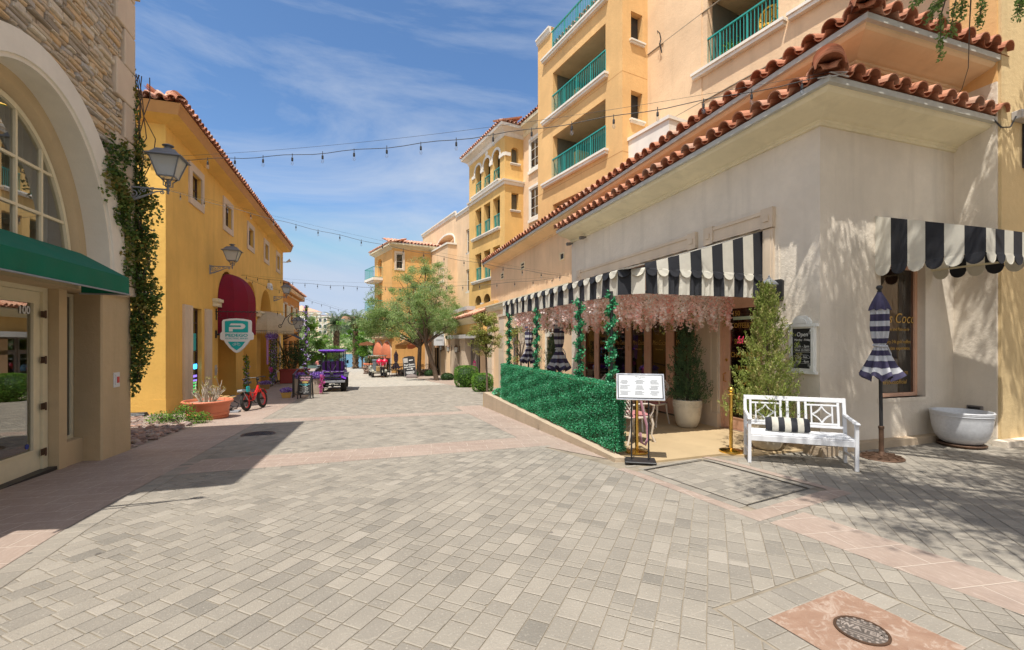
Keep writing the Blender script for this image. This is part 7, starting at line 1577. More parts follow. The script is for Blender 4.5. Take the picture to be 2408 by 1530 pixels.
for k_, (s, lab) in enumerate(((-3.45, 'spiky green plant in front of the yellow balcony chair'), (-5.0, 'dark spiky plant at the right end of the peach wing balcony'))):
 O = A3(s, 11.0, .4); t_ = thing('balcony_plant', lab, 'plant', O); m = MB(); m.lathe([(.12, 0), (.16, .25), (.0001, .25)], 14, O=O); m.build('pot', 'plastic_black', t_)
 q = [];
 for i in range(40): a, e, l = random.random() * 6.28, random.uniform(.3, 1.3), random.uniform(.3, .6); q += [O + V3(math.cos(a) * math.cos(e) * l * j / 5, math.sin(a) * math.cos(e) * l * j / 5, .25 + math.sin(e) * l * j / 5 - .12 * (j / 5) ** 2) for j in range(6)]
 leafmesh('fronds', 'leaf_green' if k_ == 0 else 'leaf_dark', np.array([tuple(x) for x in q]), .1, RNG.normal(.5, .2, len(q)), t_, 3)
t_ = thing('wall_hook', 'curled black iron hook high on the peach apartment wall', 'hook', A3(-.75, 13.2, -.1)); m = MB(); O = lambda o, z: A3(-.78, z, -o)
m.tube([O(.06, 12.6), O(.10, 12.75), O(.16, 12.9), O(.1, 13.1), O(.16, 13.3), O(.28, 13.36), O(.26, 13.25)], [.02, .03, .03, .025, .02, .015, .01], 6); m.build('hook_bar', 'iron_black', t_)
m = MB(); A3.box(m, -2.0, 1.0, 7.6, 9.35, -1.0, 0); A3.box(m, -2.05, 1.05, 9.35, 9.47, -1.06, 0); m.build('stair_parapet', 'trim_white', PW)
# ---- ochre tower with arched loggia
Q = (8.9, 28.65); T1 = Plane(Q, G1, G2); T2 = Plane(Q, G2, G1)
YT = thing('ochre_loggia_tower', 'ochre yellow apartment tower with three white-trimmed arches at its top', 'building', (9, 31, 0))
cols = [(.72, 1.82), (2.26, 3.36), (3.80, 4.90)]
m = MB(); hs = [arch_pts(a, b, 12.62, 14.4, 14.86, 10) for a, b in cols] + [rect(a, b, 9.46, 11.6) for a, b in cols] + [rect(a, b, 6.2, 8.24) for a, b in cols] + [arch_pts(a, b, 3.1, 4.6, 5.1, 10) for a, b in cols]
T1.facade(m, rect(0, 6.1, -1, 15.4), hs, .4); T2.facade(m, rect(0, 1.42, -1, 15.4), [arch_pts(.5, 1.05, 13.62, 14.5, 14.72, 6), rect(.5, 1.05, 10.5, 11.65), rect(.5, 1.05, 7.4, 8.5)], .3)
m.poly([T1(6.1, -1), T1(6.1, -1, 2), T1(6.1, 15.4, 2), T1(6.1, 15.4)])
m.build('wall', 'stucco_ochre', YT)
m = MB()
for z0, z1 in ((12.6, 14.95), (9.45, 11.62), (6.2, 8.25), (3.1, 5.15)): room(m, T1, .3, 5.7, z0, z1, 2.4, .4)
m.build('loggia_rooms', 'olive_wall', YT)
for a, b in cols: m = MB(); ring(m, T1, a, b, 14.2, 14.4, 14.86, .17, -.05, .02, 10); m.build('arch_trim', 'trim_white', YT)
for a, b in ((0.02, .72), (1.82, 2.26), (3.36, 3.80), (4.9, 5.4)): m = MB(); T1.box(m, a, b, 14.05, 14.28, -.09, .02); m.build('arch_capital', 'trim_white', YT)
m = MB(); T2.box(m, 0, .4, 14.05, 14.28, -.09, .02); m.build('arch_capital', 'trim_white', YT)
m = MB(); cornice(m, T1, 0, 6.1, [(0, 12.14), (.08, 12.16), (.1, 12.3), (.2, 12.34), (.22, 12.44), (0, 12.48)], miter0=1); cornice(m, T2, 0, 1.42, [(0, 12.14), (.08, 12.16), (.1, 12.3), (.2, 12.34), (.22, 12.44), (0, 12.48)], miter0=1); m.build('string_course', 'trim_white', YT)
cp = [(0, 15.35), (.05, 15.38), (.12, 15.6), (.35, 15.75), (.5, 15.82), (.52, 16.0), (0, 16.0)]
m = MB(); cornice(m, T1, 0, 6.1, cp, miter0=1, miter1=1); cornice(m, T2, 0, 1.42, cp, miter0=1); m.build('cornice', 'trim_white', YT)
m = MB(); T1.slab(m, [(3.25 + .28 * math.cos(i * math.pi / 8), 15.1 + .3 * math.sin(i * math.pi / 8)) for i in range(16)], -.05, .01, holes=[[(3.25 + .17 * math.cos(i * math.pi / 8), 15.1 + .2 * math.sin(i * math.pi / 8)) for i in range(16)]]) if 0 else T1.slab(m, [(2.8 + .2 * math.cos(i * math.pi / 8), 15.17 + .17 * math.sin(i * math.pi / 8)) for i in range(16)], -.05, .01); m.build('oval_medallion', 'trim_white', YT)
m = MB(); tile_roof(m, T1(-.5, 16.02, -.52), T1(6.7, 16.02, -.52), T1.i + V3(0, 0, .35), 1.6, .3, .4, .12, 5, c0=.7, h0=1, h1=1); tile_roof(m, T2(-.5, 16.02, -.52), T2(3, 16.02, -.52), T2.i + V3(0, 0, .35), 1.2, .3, .4, .12, 5, c0=.7, h0=1)
m.poly([T1(-.5, 16.0, -.5), T1(6.7, 16.0, -.5), T1(4.6, 16.8, 1.6), T1(1.6, 16.8, 1.6)], .5); m.build('roof', 'tile_pale', YT)
for a, b in cols:
 rail(T1, YT, a, b, 12.7, 13.62, .1, bow=.12, step=.13); rail(T1, YT, a, b, 9.5, 10.45, .1, step=.11); rail(T1, YT, a, b, 6.25, 7.2, .1, step=.11)
for z in (12.5, 9.26, 6.0): sill(T1, YT, .66, 5.3, z)
sill(T1, YT, .66, 2.0, 2.9); sill(T1, YT, 2.2, 5.2, 2.9)
m = MB(); [T1.box(m, a, b, 4.25, 4.5, -.09, .02) for a, b in ((.2, .72), (1.82, 2.26), (3.36, 3.80))]; m.build('lower_capitals', 'trim_white', YT)
for z in (13.5, 10.36, 7.26): sill(T2, YT, .42, 1.14, z, .14, .07, 'window_sill')
m = MB(); T1.box(m, .05, 6.05, -1, 15.3, 2.4, 7); m.build('core', 'stucco_ochre', YT)
m = MB(); T2.slab(m, rect(.5, 1.05, 7.4, 14.9), .31, .34); m.build('window_recess', 'vent_dark', YT)
# ---- pale peach link with white windows
Q2 = gp(Q, 0, 1.42); T3 = Plane(Q2, G1, G2)
LK = thing('peach_link_block', 'pale peach apartment wall with white-framed windows between the two towers', 'building', (10.5, 25, 0))
m = MB(); T3.facade(m, rect(-9, 0, -1, 15.6)); T3.box(m, -9, 0, -1, 15.5, .02, 5); m.build('wall', 'stucco_peach', LK)
m = MB(); cornice(m, T3, -9, 0, [(o, z + .1) for o, z in cp]); m.build('cornice', 'cornice_cream', LK); m = MB(); tile_roof(m, T3(-9, 16.15, -.5), T3(0, 16.15, -.5), T3.i + V3(0, 0, .4), 1.5, .3, .4, .12, 5, c0=.4); m.build('roof', 'tile', LK)
for z0, z1 in ((12.96, 14.85), (9.75, 11.7), (6.6, 8.5)):
 w_ = window(T3, LK, -2.15, -.98, z0, z1, -.03, 'frame_white', 2, 3, .09, 'pane_far', void=False)
 m = MB(); T3.box(m, -2.3, -.82, z0 - .28, z0 - .08, -.14, 0); T3.box(m, -2.28, -2.15, z0 - .08, z1 + .15, -.07, 0); T3.box(m, -.98, -.85, z0 - .08, z1 + .15, -.07, 0); T3.box(m, -2.28, -.85, z1, z1 + .16, -.09, 0); m.build('surround', 'trim_white', w_)
# ---- cream block beyond
Q3 = (8.45, 34.66); U = Plane(Q3, G1, G2)
CR_ = thing('cream_apartment_block', 'cream apartment block with a segmental-arched top terrace behind the street trees', 'building', (8, 42, 0))
m = MB(); U.facade(m, rect(-1, 4.4, -1.2, 12.55), [rect(1.2, 2.2, 9.0, 10.9), rect(1.2, 2.2, 5.8, 7.6)], .2); U.facade(m, rect(4.4, 14.3, -1.2, 12.9), [arch_pts(4.85, 9.65, 10.1, 10.6, 11.45, 14), rect(10.2, 12.9, 9.8, 11.3)], 1.0)
m.poly([U(4.4, 12.55), U(4.4, 12.9), U(4.4, 12.9, 3), U(4.4, 12.55, 3)]); U.box(m, 4.4, 9.45, -1.2, 10.1, -.8, 0); U.box(m, -.9, 14.2, -1.2, 12.4, 1.05, 6); m.poly([U(14.3, -1.2), U(14.3, -1.2, 5), U(14.3, 12.9, 5), U(14.3, 12.9)]); m.build('wall', 'stucco_peach', CR_)
m = MB(); cornice(m, U, -1, 4.4, [(0, 12.4), (.06, 12.42), (.1, 12.6), (.16, 12.62), (.16, 12.72), (0, 12.74)]); cornice(m, U, 4.4, 14.4, [(0, 12.72), (.06, 12.74), (.1, 12.95), (.16, 12.97), (.16, 13.07), (0, 13.09)]); U.box(m, 4.3, 9.55, 10.1, 10.25, -.9, .05); ring(m, U, 4.85, 9.65, 10.3, 10.6, 11.45, .16, -.05, .02, 14); m.build('cornice_and_caps', 'trim_white', CR_)
rail(U, CR_, 9.6, 13.3, 9.35, 10.3, -.75); sill(U, CR_, 9.4, 13.6, 9.15, .2, .85)
for (a, b, c, d, o) in ((5.5, 6.7, 7.03, 8.25, -.81), (1.2, 2.2, 9.0, 10.9, .1), (1.2, 2.2, 5.8, 7.6, .1), (5.5, 6.7, 4.0, 5.2, -.81), (10.4, 11.6, 6.2, 7.8, -.02)):
 w_ = window(U, CR_, a, b, c, d, o, 'frame_white', 2, 2, .08, 'pane_far', void=False); m = MB(); U.box(m, a - .1, b + .1, c - .14, c - .0, o - .1, o); m.build('sill', 'trim_white', w_)
# ---- orange block at the end of the street
P4 = (2.45, 42.6); E2 = (-.27, .963); O1 = Plane(P4, E2, (.963, .27)); O2 = Plane(P4, G2, G1)
OE = thing('orange_end_block', 'orange apartment block at the street end with arches, terracotta hoods and a teal balcony', 'building', (4, 45, -1.2))
m = MB(); ar = [(.3, 2.35, .55, 1.65), (2.75, 4.75, .55, 1.65)]
O1.facade(m, rect(0, 5.3, -1.6, 10.3), [arch_pts(a, b, -1.3, z, t, 12) for a, b, z, t in ar] + [arch_pts(3.0, 4.3, 7.95, 9.3, 9.75, 8), arch_pts(3.0, 4.3, 4.7, 6.2, 6.6, 8)], .3); O2.facade(m, rect(0, 6, -1.6, 10.6), [rect(.35, 1.0, 8.35, 9.75)], .2)
m.poly([O1(5.3, -1.6), O1(5.3, -1.6, 6), O1(5.3, 10.3, 6), O1(5.3, 10.3)]); m.build('wall', 'stucco_orange', OE)
m = MB(); O1.box(m, .1, 5.2, -1.6, 10.2, .35, 6); m.build('core', 'stucco_ochre', OE)
for a, b, z, t in ar:
 m = MB(); ring(m, O1, a, b, -1.3, z, t, .18, -.06, .02, 12); m.build('arch_trim', 'trim_stone', OE)
 window(O1, OE, a + .25, b - .25, -1.2, .6, .2, 'gate_green', 2, 2, .09, 'pane_dark', name='shop_window')
cp2 = [(0, 10.1), (.05, 10.15), (.3, 10.35), (.42, 10.4), (.42, 10.55), (0, 10.56)]
m = MB(); cornice(m, O1, 0, 5.3, cp2, miter0=1, miter1=1); cornice(m, O2, 0, 6, [(o, z + .1) for o, z in cp2], miter0=1); m.build('cornice', 'cornice_cream', OE)
m = MB(); tile_roof(m, O1(-.4, 10.58, -.42), O1(5.8, 10.58, -.42), O1.i + V3(0, 0, .3), 1.6, .32, .42, .12, 5, c0=.7, h0=1, h1=1); tile_roof(m, O2(-.4, 10.68, -.42), O2(6, 10.68, -.42), O2.i + V3(0, 0, .3), 2.4, .32, .42, .12, 5, c0=.7, h0=1)
m.build('roof', 'tile_pale', OE)
for z in (7.9, 4.7):
 m = MB(); O1.slab(m, rect(2.7, 5.6, z - .35, z - .1), -.95, 0); O1.slab(m, [(2.8, z - .35), (5.5, z - .35), (5.2, z - .5), (3.1, z - .5)], -.8, 0); b_ = m.build('balcony_slab', 'trim_white', OE)
 m = MB(); f = lambda s, o, zz: O1(s, zz, o); pts = [f(2.75, 0, 0), f(2.75, -.9, 0), f(5.55, -.9, 0), f(5.55, 0, 0)]
 for p, q in zip(pts, pts[1:]):
  for zz in (z - .05, z + .9): m.tube([p + V3(0, 0, zz), q + V3(0, 0, zz)], .03, 5)
  n = int((q - p).length / .13)
  for i in range(n + 1): r_ = p.lerp(q, i / n); m.tube([r_ + V3(0, 0, z - .05), r_ + V3(0, 0, z + .9)], .013, 4, cap=False)
 m.build('balcony_railing', 'teal_metal', b_)
w_ = window(O2, OE, .35, 1.0, 8.35, 9.75, .05, 'frame_white', 1, 2, .07, 'pane_far', void=False); m = MB(); O2.slab(m, rect(.2, 1.15, 8.2, 9.95), -.05, 0, holes=[rect(.35, 1.0, 8.35, 9.75)]); m.build('surround', 'trim_stone', w_)
m = MB(); O1.box(m, -.1, 5.4, 2.0, 2.35, -.35, 0); O1.box(m, -.1, 5.4, 2.35, 2.5, -.45, 0); [O1.box(m, .1 + i * .25, .22 + i * .25, 1.85, 2.0, -.3, 0) for i in range(21)]; m.build('dentil_course', 'cornice_apricot', OE)
for i in (0, 1):
 m = MB(); O2.slab(m, rect(.75 + i * 1.35, 1.2 + i * 1.35, 1.8, 2.25), -.04, 0); f = m.build('wall_vent', 'trim_white', OE); m = MB(); [O2.box(m, .8 + i * 1.35, 1.15 + i * 1.35, 1.88 + k * .17, 1.95 + k * .17, -.045, -.04) for k in range(2)]; m.build('vent_slot', 'vent_dark', f)
for k_, (cy, lab) in enumerate(((3.75, 'farther'), (1.3, 'nearer'))):
 t_ = thing('terracotta_hood_awning', lab + ' of the two rounded terracotta canvas hoods on the orange end block', 'awning', O1(cy, .6)); m = MB()
 def Pd(i, j):
  a = math.pi * i / 12; k = j / 6 * math.pi / 2; return O1(cy - 1.05 * math.cos(a) * math.cos(k), .5 + 1.15 * math.sin(k), -.5 * math.sin(a) * math.cos(k) - .02)
 m.grid(lambda u, v: Pd(round(u * 12), round(v * 6)), 12, 6); m.build('hood', 'canvas_orange', t_, smooth=60); m = MB()
 for i in range(12): a, b = Pd(i, 0), Pd(i + 1, 0); m.poly([a, b, b - V3(0, 0, .38), a - V3(0, 0, .38)])
 m.build('valance', 'canvas_orange', t_)
t_ = thing('scalloped_plaque', 'grey scalloped relief plaque above the nearer terracotta hood', 'plaque', O1(.9, 2.6)); m = MB(); O1.slab(m, [(.5, 2.1), (.5, 2.65), (.6, 2.8), (.65, 2.95), (.8, 3.05), (.95, 3.15), (1.1, 3.05), (1.25, 2.95), (1.3, 2.8), (1.4, 2.65), (1.4, 2.1)], -.5, -.42); m.build('plaque_body', 'planter_stone', t_); m = MB(); [O1.slab(m, [(.95 + .13 * math.cos(a) + dx, dz + .13 * math.sin(a)) for a in [i * math.pi / 5 for i in range(10)]], -.53, -.5) for dx, dz in ((-.2, 2.4), (.2, 2.4), (0, 2.75))]; m.build('relief', 'joint_sand', t_)
t_ = thing('carved_wood_sign', 'brown carved sign board sticking out from the far corner of the orange block', 'sign', O1(5.3, 1.6)); m = MB(); c = O1(5.45, 1.35); m.prism([c + V3(-1.5, 0, 0), c + V3(-1.3, 0, .16), c + V3(-.9, 0, .22), c + V3(-.7, 0, .32), c + V3(-.3, 0, .2), c + V3(0, 0, .12), c + V3(0, 0, -.1), c + V3(-1.4, 0, -.1)], (0, .08, 0)); m.build('board', 'wood_brown', t_); m = MB(); m.tube([c + V3(0, .04, .3), c + V3(0, .04, -.2)], .03, 5); m.build('bracket', 'iron_black', t_)
# ---- restaurant front between end block and shop
RF = Plane((5.6, 0), (0, 1), (1, 0)); RB = thing('courtyard_restaurant', 'cream and orange restaurant front with tall glazed doors behind the street trees', 'building', (5.6, 41, -1.2))
m = MB(); RF.facade(m, rect(37.6, 46, -1.6, 2.4), [rect(a, a + 1.5, -1.2, 1.1) for a in (38.2, 40.4, 42.6)], .25); RF.box(m, 37.6, 46, -1.5, 2.3, .6, 4); m.build('wall', 'stucco_peach', RB)
for a in (38.2, 40.4, 42.6): window(RF, RB, a, a + 1.5, -1.2, 1.1, .12, 'frame_white', 2, 2, .1, 'pane_dark', name='glazed_door')
m = MB(); [RF.box(m, a, a + .5, -1.5, 2.3, -.2, 0) for a in (37.65, 39.8, 42.0, 44.2)]; m.build('pilasters', 'trim_stone', RB); m = MB(); RF.box(m, 37.5, 46, 2.3, 2.75, -.45, 0); m.build('parapet', 'cornice_cream', RB)
for k_, (pts, mat, lab) in enumerate((([(2.51, 39.2, 1.35), (3.33, 38.9, 1.34), (4.3, 39.4, 1.95), (3.6, 40.6, 2.0)], 'canvas_tan', 'tan canvas awning sagging between the orange wall and the tree'), ([(3.48, 38.85, 1.34), (3.85, 38.7, 1.34), (5.3, 38.3, 1.80), (5.2, 39.6, 2.0)], 'canvas_orange', 'red-orange canvas awning behind the leaning tree trunk'))):
 t_ = thing('canvas_awning', lab, 'awning', pts[0]); m = MB(); p = [Vector(q) for q in pts]; m.poly(p); m.build('canopy_top', mat, t_); m = MB(); dz_ = V3(0, 0, .32); m.poly([p[0], p[1], p[1] - dz_, p[0] - dz_]); m.poly([p[1], p[2], p[2] - dz_ * .3, p[1] - dz_]); m.build('valance', mat, t_)
# ---- shop with pink crown lettering
SX = 6.3; SL = Plane((SX, 0), (0, 1), (1, 0)); SH_ = thing('corner_shop', 'small ochre shop with red tiled lean-to roof and grey lintel across its doors', 'building', (SX, 30, -1))
m = MB(); SL.facade(m, rect(24.6, 34.2, 1.9, 2.85)); SL.box(m, 24.6, 34.2, -1.6, 4, .7, 3); m.poly([(SX, 34.2, -1.6), (8, 34.2, -1.6), (8, 34.2, 3.9), (SX, 34.2, 2.85)]); m.poly([(SX, 24.6, 1.9), (8, 24.6, 1.9), (8, 24.6, 3.9), (SX, 24.6, 2.85)]); m.build('wall', 'stucco_ochre', SH_)
m = MB(); SL.box(m, 24.4, 34.9, 1.86, 2.10, -.3, .3); m.build('lintel', 'lintel_grey', SH_)
for a, b in ((32.4, 34.2), (28.8, 30.6)): m = MB(); SL.box(m, a, b, -1.5, 1.86, -.06, .5); SL.box(m, a - .04, b + .04, -1.5, -.85, -.09, .5); m.build('stone_pier', 'trim_stone', SH_)
m = MB(); [SL.slab(m, rect(a + .5, a + 1.3, 1.25, 1.6), -.09, -.06, holes=[rect(a + .58, a + 1.22, 1.32, 1.53)]) for a in (32.4, 28.8)]; m.build('pier_panel', 'trim_stone', SH_)
m = MB(); cornice(m, SL, 24.6, 34.3, [(0, 2.75), (.04, 2.78), (.1, 2.85), (.3, 3.0), (.4, 3.04), (.4, 3.12), (0, 3.13)]); m.build('cornice', 'cornice_cream', SH_)
m = MB(); tile_roof(m, (SX - .45, 24.5, 3.15), (SX - .45, 34.9, 3.15), (1, 0, .42), 1.6, .3, .42, .12, 5, c0=.6, h1=.7, trim=lambda s, q: s < 10.4 - q * .7); m.build('roof', 'tile_pale', SH_)
m = MB(); SL.slab(m, rect(31.9, 32.5, 2.25, 2.6), -.03, 0); f = m.build('wall_vent', 'cornice_cream', SH_); m = MB(); [SL.box(m, 31.98, 32.42, 2.30 + i * .13, 2.36 + i * .13, -.035, -.03) for i in range(2)]; m.build('vent_slot', 'vent_dark', f)
def shopdoor(a, b, nm):
 z0 = g(a) + .02
 m = MB(); SL.slab(m, rect(a, b, z0, 1.86), .3, .36, holes=[rect(a + .16, b - .16, z0 + .35, 1.08), rect(a + .12, b - .12, 1.28, 1.78)]); d_ = m.build(nm, 'frame_grey', SH_)
 m = MB(); SL.slab(m, rect(a + .1, b - .1, z0 + .3, 1.8), .325, .335); m.build('pane', 'pane_dark', d_); m = MB(); m.grid(lambda u, v: SL(a + .3 + (b - a - .6) * u, z0 + .4 + (1.0 - z0 - .4) * v, .42 + .02 * math.sin(u * 30)), 30, 2); m.build('white_drape', 'curtain', d_, smooth=80)
 m = MB(); c = (a + b) / 2
 SL.slab(m, [(c - .26, .1), (c - .34, .45), (c - .2, .36), (c - .12, .52), (c, .38), (c + .12, .52), (c + .2, .36), (c + .34, .45), (c + .26, .1)], .315, .32, holes=[[(c - .14, .16), (c - .17, .3), (c + .17, .3), (c + .14, .16)]]); SL.box(m, c - .22, c + .22, -.05, .05, .315, .32); m.build('pink_crown', 'print_pink', d_)
 m = MB(); m.text('Boutique', .2, SL.mat(c, -.14, .31), .001, bold=.004) if 0 else None; [SL.box(m, c - .25, c + .25, -.3 - i * .08, -.265 - i * .08, .315, .32) for i in range(5)]; m.build('white_lettering', 'white_paint', d_)
shopdoor(30.7, 32.3, 'shop_door'); shopdoor(26.8, 28.7, 'shop_door'); shopdoor(24.9, 26.75, 'shop_door')
for y, lab in ((33.5, 'on the far stone pier of the corner shop'), (30.5, 'on the near stone pier of the corner shop'), (36.9, 'left of the cream arch beyond the shop')):
 t_ = thing('carriage_lamp', 'small bronze carriage lamp ' + lab, 'wall lamp', (SX - .1, y, 1.2), group='bronze carriage lamps'); O = V3(SX - .32, y, 0)
 m = MB(); m.box(SX - .1, SX - .06, y - .08, y + .08, .95, 1.35); m.tube([(SX - .08, y, 1.0), (SX - .3, y, .92)], .02, 5); m.lathe([(.02, .78), (.03, .86), (.09, .92), (.1, .94)], 8, O=O); m.lathe([(.15, 1.26), (.10, 1.34), (.03, 1.42), (.0001, 1.5)], 8, O=O); m.build('lamp_body', 'tarnish', t_); m = MB(); m.lathe([(.09, .94), (.13, 1.26)], 8, O=O); m.build('lamp_glass', 'lamp_glass', t_)
# cream arched portal with banner
PLn = Plane((6.0, 0), (0, 1), (1, 0)); PT = thing('arched_portal', 'cream stone portal with a tall arched doorway beside the corner shop', 'building', (6, 36, -1))
m = MB(); PLn.facade(m, rect(34.2, 38.2, -1.6, 3.0), [arch_pts(34.7, 37.0, -1.4, .9, 2.1, 14)], .5); PLn.box(m, 34.25, 38.2, -1.5, 2.9, .75, 3); m.poly([(6.0, 34.2, -1.6), (7, 34.2, -1.6), (7, 34.2, 3.0), (6.0, 34.2, 3.0)]); m.build('wall', 'stucco_sand', PT)
m = MB(); ring(m, PLn, 34.7, 37.0, -1.4, .9, 2.1, .25, -.05, .02, 14); m.build('arch_trim', 'trim_stone', PT); m = MB(); cornice(m, PLn, 34.2, 38.2, [(0, 2.8), (.1, 2.85), (.2, 3.0), (.2, 3.12), (0, 3.13)]); m.build('parapet', 'cornice_cream', PT)
window(PLn, PT, 34.75, 36.95, -1.2, 1.4, .5, 'frame_grey', 2, 2, .1, 'pane_dark', name='double_door')
t_ = thing('white_banner', 'white hanging banner with faint grey script beside the shop roof', 'banner', (5.8, 34.3, 1.9)); m = MB(); m.box(5.0, 5.78, 34.1, 34.13, 1.35, 2.45); m.build('banner_cloth', 'white_paint', t_); m = MB(); [m.text(a, .2, Matrix.Translation((5.4, 34.09, z)) @ Matrix.Rotation(R(90), 4, 'X'), .001, shear=.3) for a, z in (('la Bella', 2.1),)]; m.box(5.15, 5.65, 34.09, 34.095, 1.75, 1.79); m.build('script', 'print_grey', t_); m = MB(); m.tube([(5.0, 34.115, 2.47), (6.0, 34.115, 2.47)], .015, 5); m.build('rod', 'iron_black', t_)
m = MB(); t_ = thing('low_parapet_terrace', 'grey-white terrace parapet above the portal, under the ochre tower', 'parapet', (6.6, 33, 3.8)); m.box(6.5, 9.5, 29.2, 37.5, 2.9, 3.75); m.build('parapet_wall', 'stucco_sand', t_); m = MB(); m.box(6.4, 9.5, 29.1, 37.6, 3.75, 4.0); m.build('parapet_cap', 'lintel_grey', t_)
# ================================================================ TREES
def tree(name, label, base, h, crown, pal, n, leaf, group=None, trunk_r=.11, lean=(0, 0), fork=1.6, nb=9, hollow=.25, clump=.42, bark='bark', cat='tree', asp=2.4, seed=1, lv=.5):
 random.seed(seed); t = thing(name, label, cat, base, group=group); B = Vector(base); cc = [(B + Vector(c), Vector(r)) for c, r in crown]
 m = MB(); F = B + V3(lean[0], lean[1], fork)
 m.tube([B + V3(0, 0, -.15), B + V3(lean[0] * .3, lean[1] * .3, fork * .35), B + V3(lean[0] * .7, lean[1] * .7, fork * .7), F], [trunk_r * 1.25, trunk_r, trunk_r * .92, trunk_r * .85], 9, c=.5)
 tips = []
 for k in range(nb):
  c, r_ = cc[k % len(cc)]; a = random.random() * 6.28; e = random.uniform(-.5, .9)
  T_ = c + V3(r_.x * math.cos(a) * .72, r_.y * math.sin(a) * .72, r_.z * e * .75); st = F + V3(0, 0, random.uniform(-.2, .1)) * trunk_r * 6
  mid = st.lerp(T_, .45) + V3(random.gauss(0, .2), random.gauss(0, .2), .25 * h * .12); r0 = trunk_r * random.uniform(.42, .62)
  pts = [st, st.lerp(mid, .5) + V3(0, 0, .05), mid, mid.lerp(T_, .5) + V3(random.gauss(0, .1), random.gauss(0, .1), .08), T_]
  m.tube(pts, [r0, r0 * .8, r0 * .6, r0 * .4, r0 * .15], 6, c=.4)
  for q in range(6):
   s = random.choice(pts[2:]); T2_ = s + V3(random.gauss(0, r_.x * .35), random.gauss(0, r_.y * .35), random.gauss(.1, r_.z * .3)); m.tube([s, s.lerp(T2_, .5) + V3(0, 0, .06), T2_], [r0 * .3, r0 * .2, r0 * .08], 5, c=.4); tips += [T2_, T_]
 m.build('trunk', bark, t, smooth=70)
 per = []; vs = []
 ncl = max(20, n // 110)
 for i in range(ncl):
  if i < len(tips): c0 = tips[i]
  else:
   c, r_ = random.choice(cc); a = random.random() * 6.28; u = random.uniform(-1, 1); q = random.uniform(hollow, 1) ** .5; s = math.sqrt(1 - u * u); lump = 1 + .14 * math.sin(3 * a + u * 4 + seed)
   c0 = c + V3(r_.x * s * math.cos(a) * q * lump, r_.y * s * math.sin(a) * q * lump, r_.z * u * q * lump)
  sz = clump * random.uniform(.45, 1.15); k = int(n / ncl * random.uniform(.5, 1.5)); per.append(blob(k, tuple(c0), (sz, sz, sz * .62), .05)); vs.append(np.full(k, random.gauss(lv, .17)))
 PP = np.concatenate(per); leafmesh('crown', pal, PP, RNG.uniform(leaf * .7, leaf * 1.3, len(PP)), np.concatenate(vs) + RNG.normal(0, .13, len(PP)), t, asp); return t
ST = 'fine-leaved street trees on the right'
tree('street_tree', 'larger fine-leaved street tree with straight dark trunk before the orange block', (4.15, 36.6, g(36.6)), 8, [((-1.7, 0, 5.0), (2.7, 2.2, 2.2)), ((.7, 0, 6.9), (2.3, 2.2, 2.5)), ((-3.1, .3, 4.4), (1.7, 1.5, 1.3)), ((1.5, 0, 4.9), (2.2, 1.8, 2.0))], 'leaf_olive', 80000, .10, ST, .17, (.1, 0), 2.4, 18, clump=.62, seed=3, lv=.62)
tree('street_tree', 'nearer fine-leaved street tree with leaning trunk in front of the arched portal', (4.65, 30.2, g(30.2)), 7, [((-.5, 0, 4.9), (1.7, 1.6, 1.6)), ((.5, .2, 3.8), (1.3, 1.2, 1.0)), ((-1.6, .2, 4.0), (1.3, 1.2, 1.1))], 'leaf_olive', 26000, .09, ST, .14, (-.75, 0), 2.5, 10, clump=.5, seed=5, lv=.62)
q = PY(1149, 788, 18.5)
tree('citrus_tree', 'small rounded citrus-like tree behind the far end of the hedge', (5.0, 18.6, g(18.6)), 3, [((.0, 0, 2.65), (.66, .66, .92)), ((-.15, 0, 3.0), (.45, .45, .6)), ((.1, 0, 2.1), (.6, .5, .5))], 'leaf_citrus', 13000, .06, 'small citrus trees by the annex', .045, (-.05, 0), 1.7, 7, clump=.26, seed=8, asp=1.8)
tree('citrus_tree', 'sparse half-bare citrus-like tree between the two far garland posts', (5.75, 16.4, g(16.4)), 3, [((.0, 0, 2.5), (.55, .5, .95))], 'leaf_citrus', 1700, .055, 'small citrus trees by the annex', .04, (0, 0), 1.5, 9, clump=.28, seed=9, asp=1.8)
sh_ = tree('shade_tree', 'overhanging tree whose twigs droop into the top right corner', (10.5, -2.5, 0), 9, [((-5.0, 2.6, 7.0), (2.4, 1.7, .55)), ((-6.5, 3.3, 7.2), (1.6, 1.4, .5)), ((-3.2, 3.2, 7.3), (2.3, 1.5, .5)), ((-1.3, 5.0, 8.4), (1.5, 1.0, .5)), ((-5.0, 5.35, 8.1), (1.4, .75, .35))], 'leaf_dark', 52000, .10, None, .22, (-.6, .8), 4.2, 24, clump=.5, seed=12, hollow=.0)
m = MB(); P = []
for (u, v, d) in ((2150, 12, 5.2), (2200, 20, 5.3), (2260, 45, 5.2), (2300, 65, 5.1), (2235, 85, 5.2), (2210, 135, 5.3), (2180, 50, 5.2), (2390, 45, 5.0), (2400, 10, 5.0)):
 e = PD(u, v, d); s = PD(u + 30, -60, d); mid = s.lerp(e, .5) + V3(random.gauss(0, .08), 0, 0); m.tube([s + V3(.1, -.4, .6), s, mid, e], [.02, .01, .007, .003], 5, c=.4)
 for f in range(16): p = mid.lerp(e, f / 15) if f else mid; P.append(blob(8, tuple(p), (.07, .05, .05), 0))
e = PD(2277, 160, 5.2); m.tube([PD(2285, -40, 5.2), PD(2280, 60, 5.2), e, PD(2262, 210, 5.3), PD(2240, 240, 5.3)], [.008, .006, .004, .003, .002], 4, c=.3)
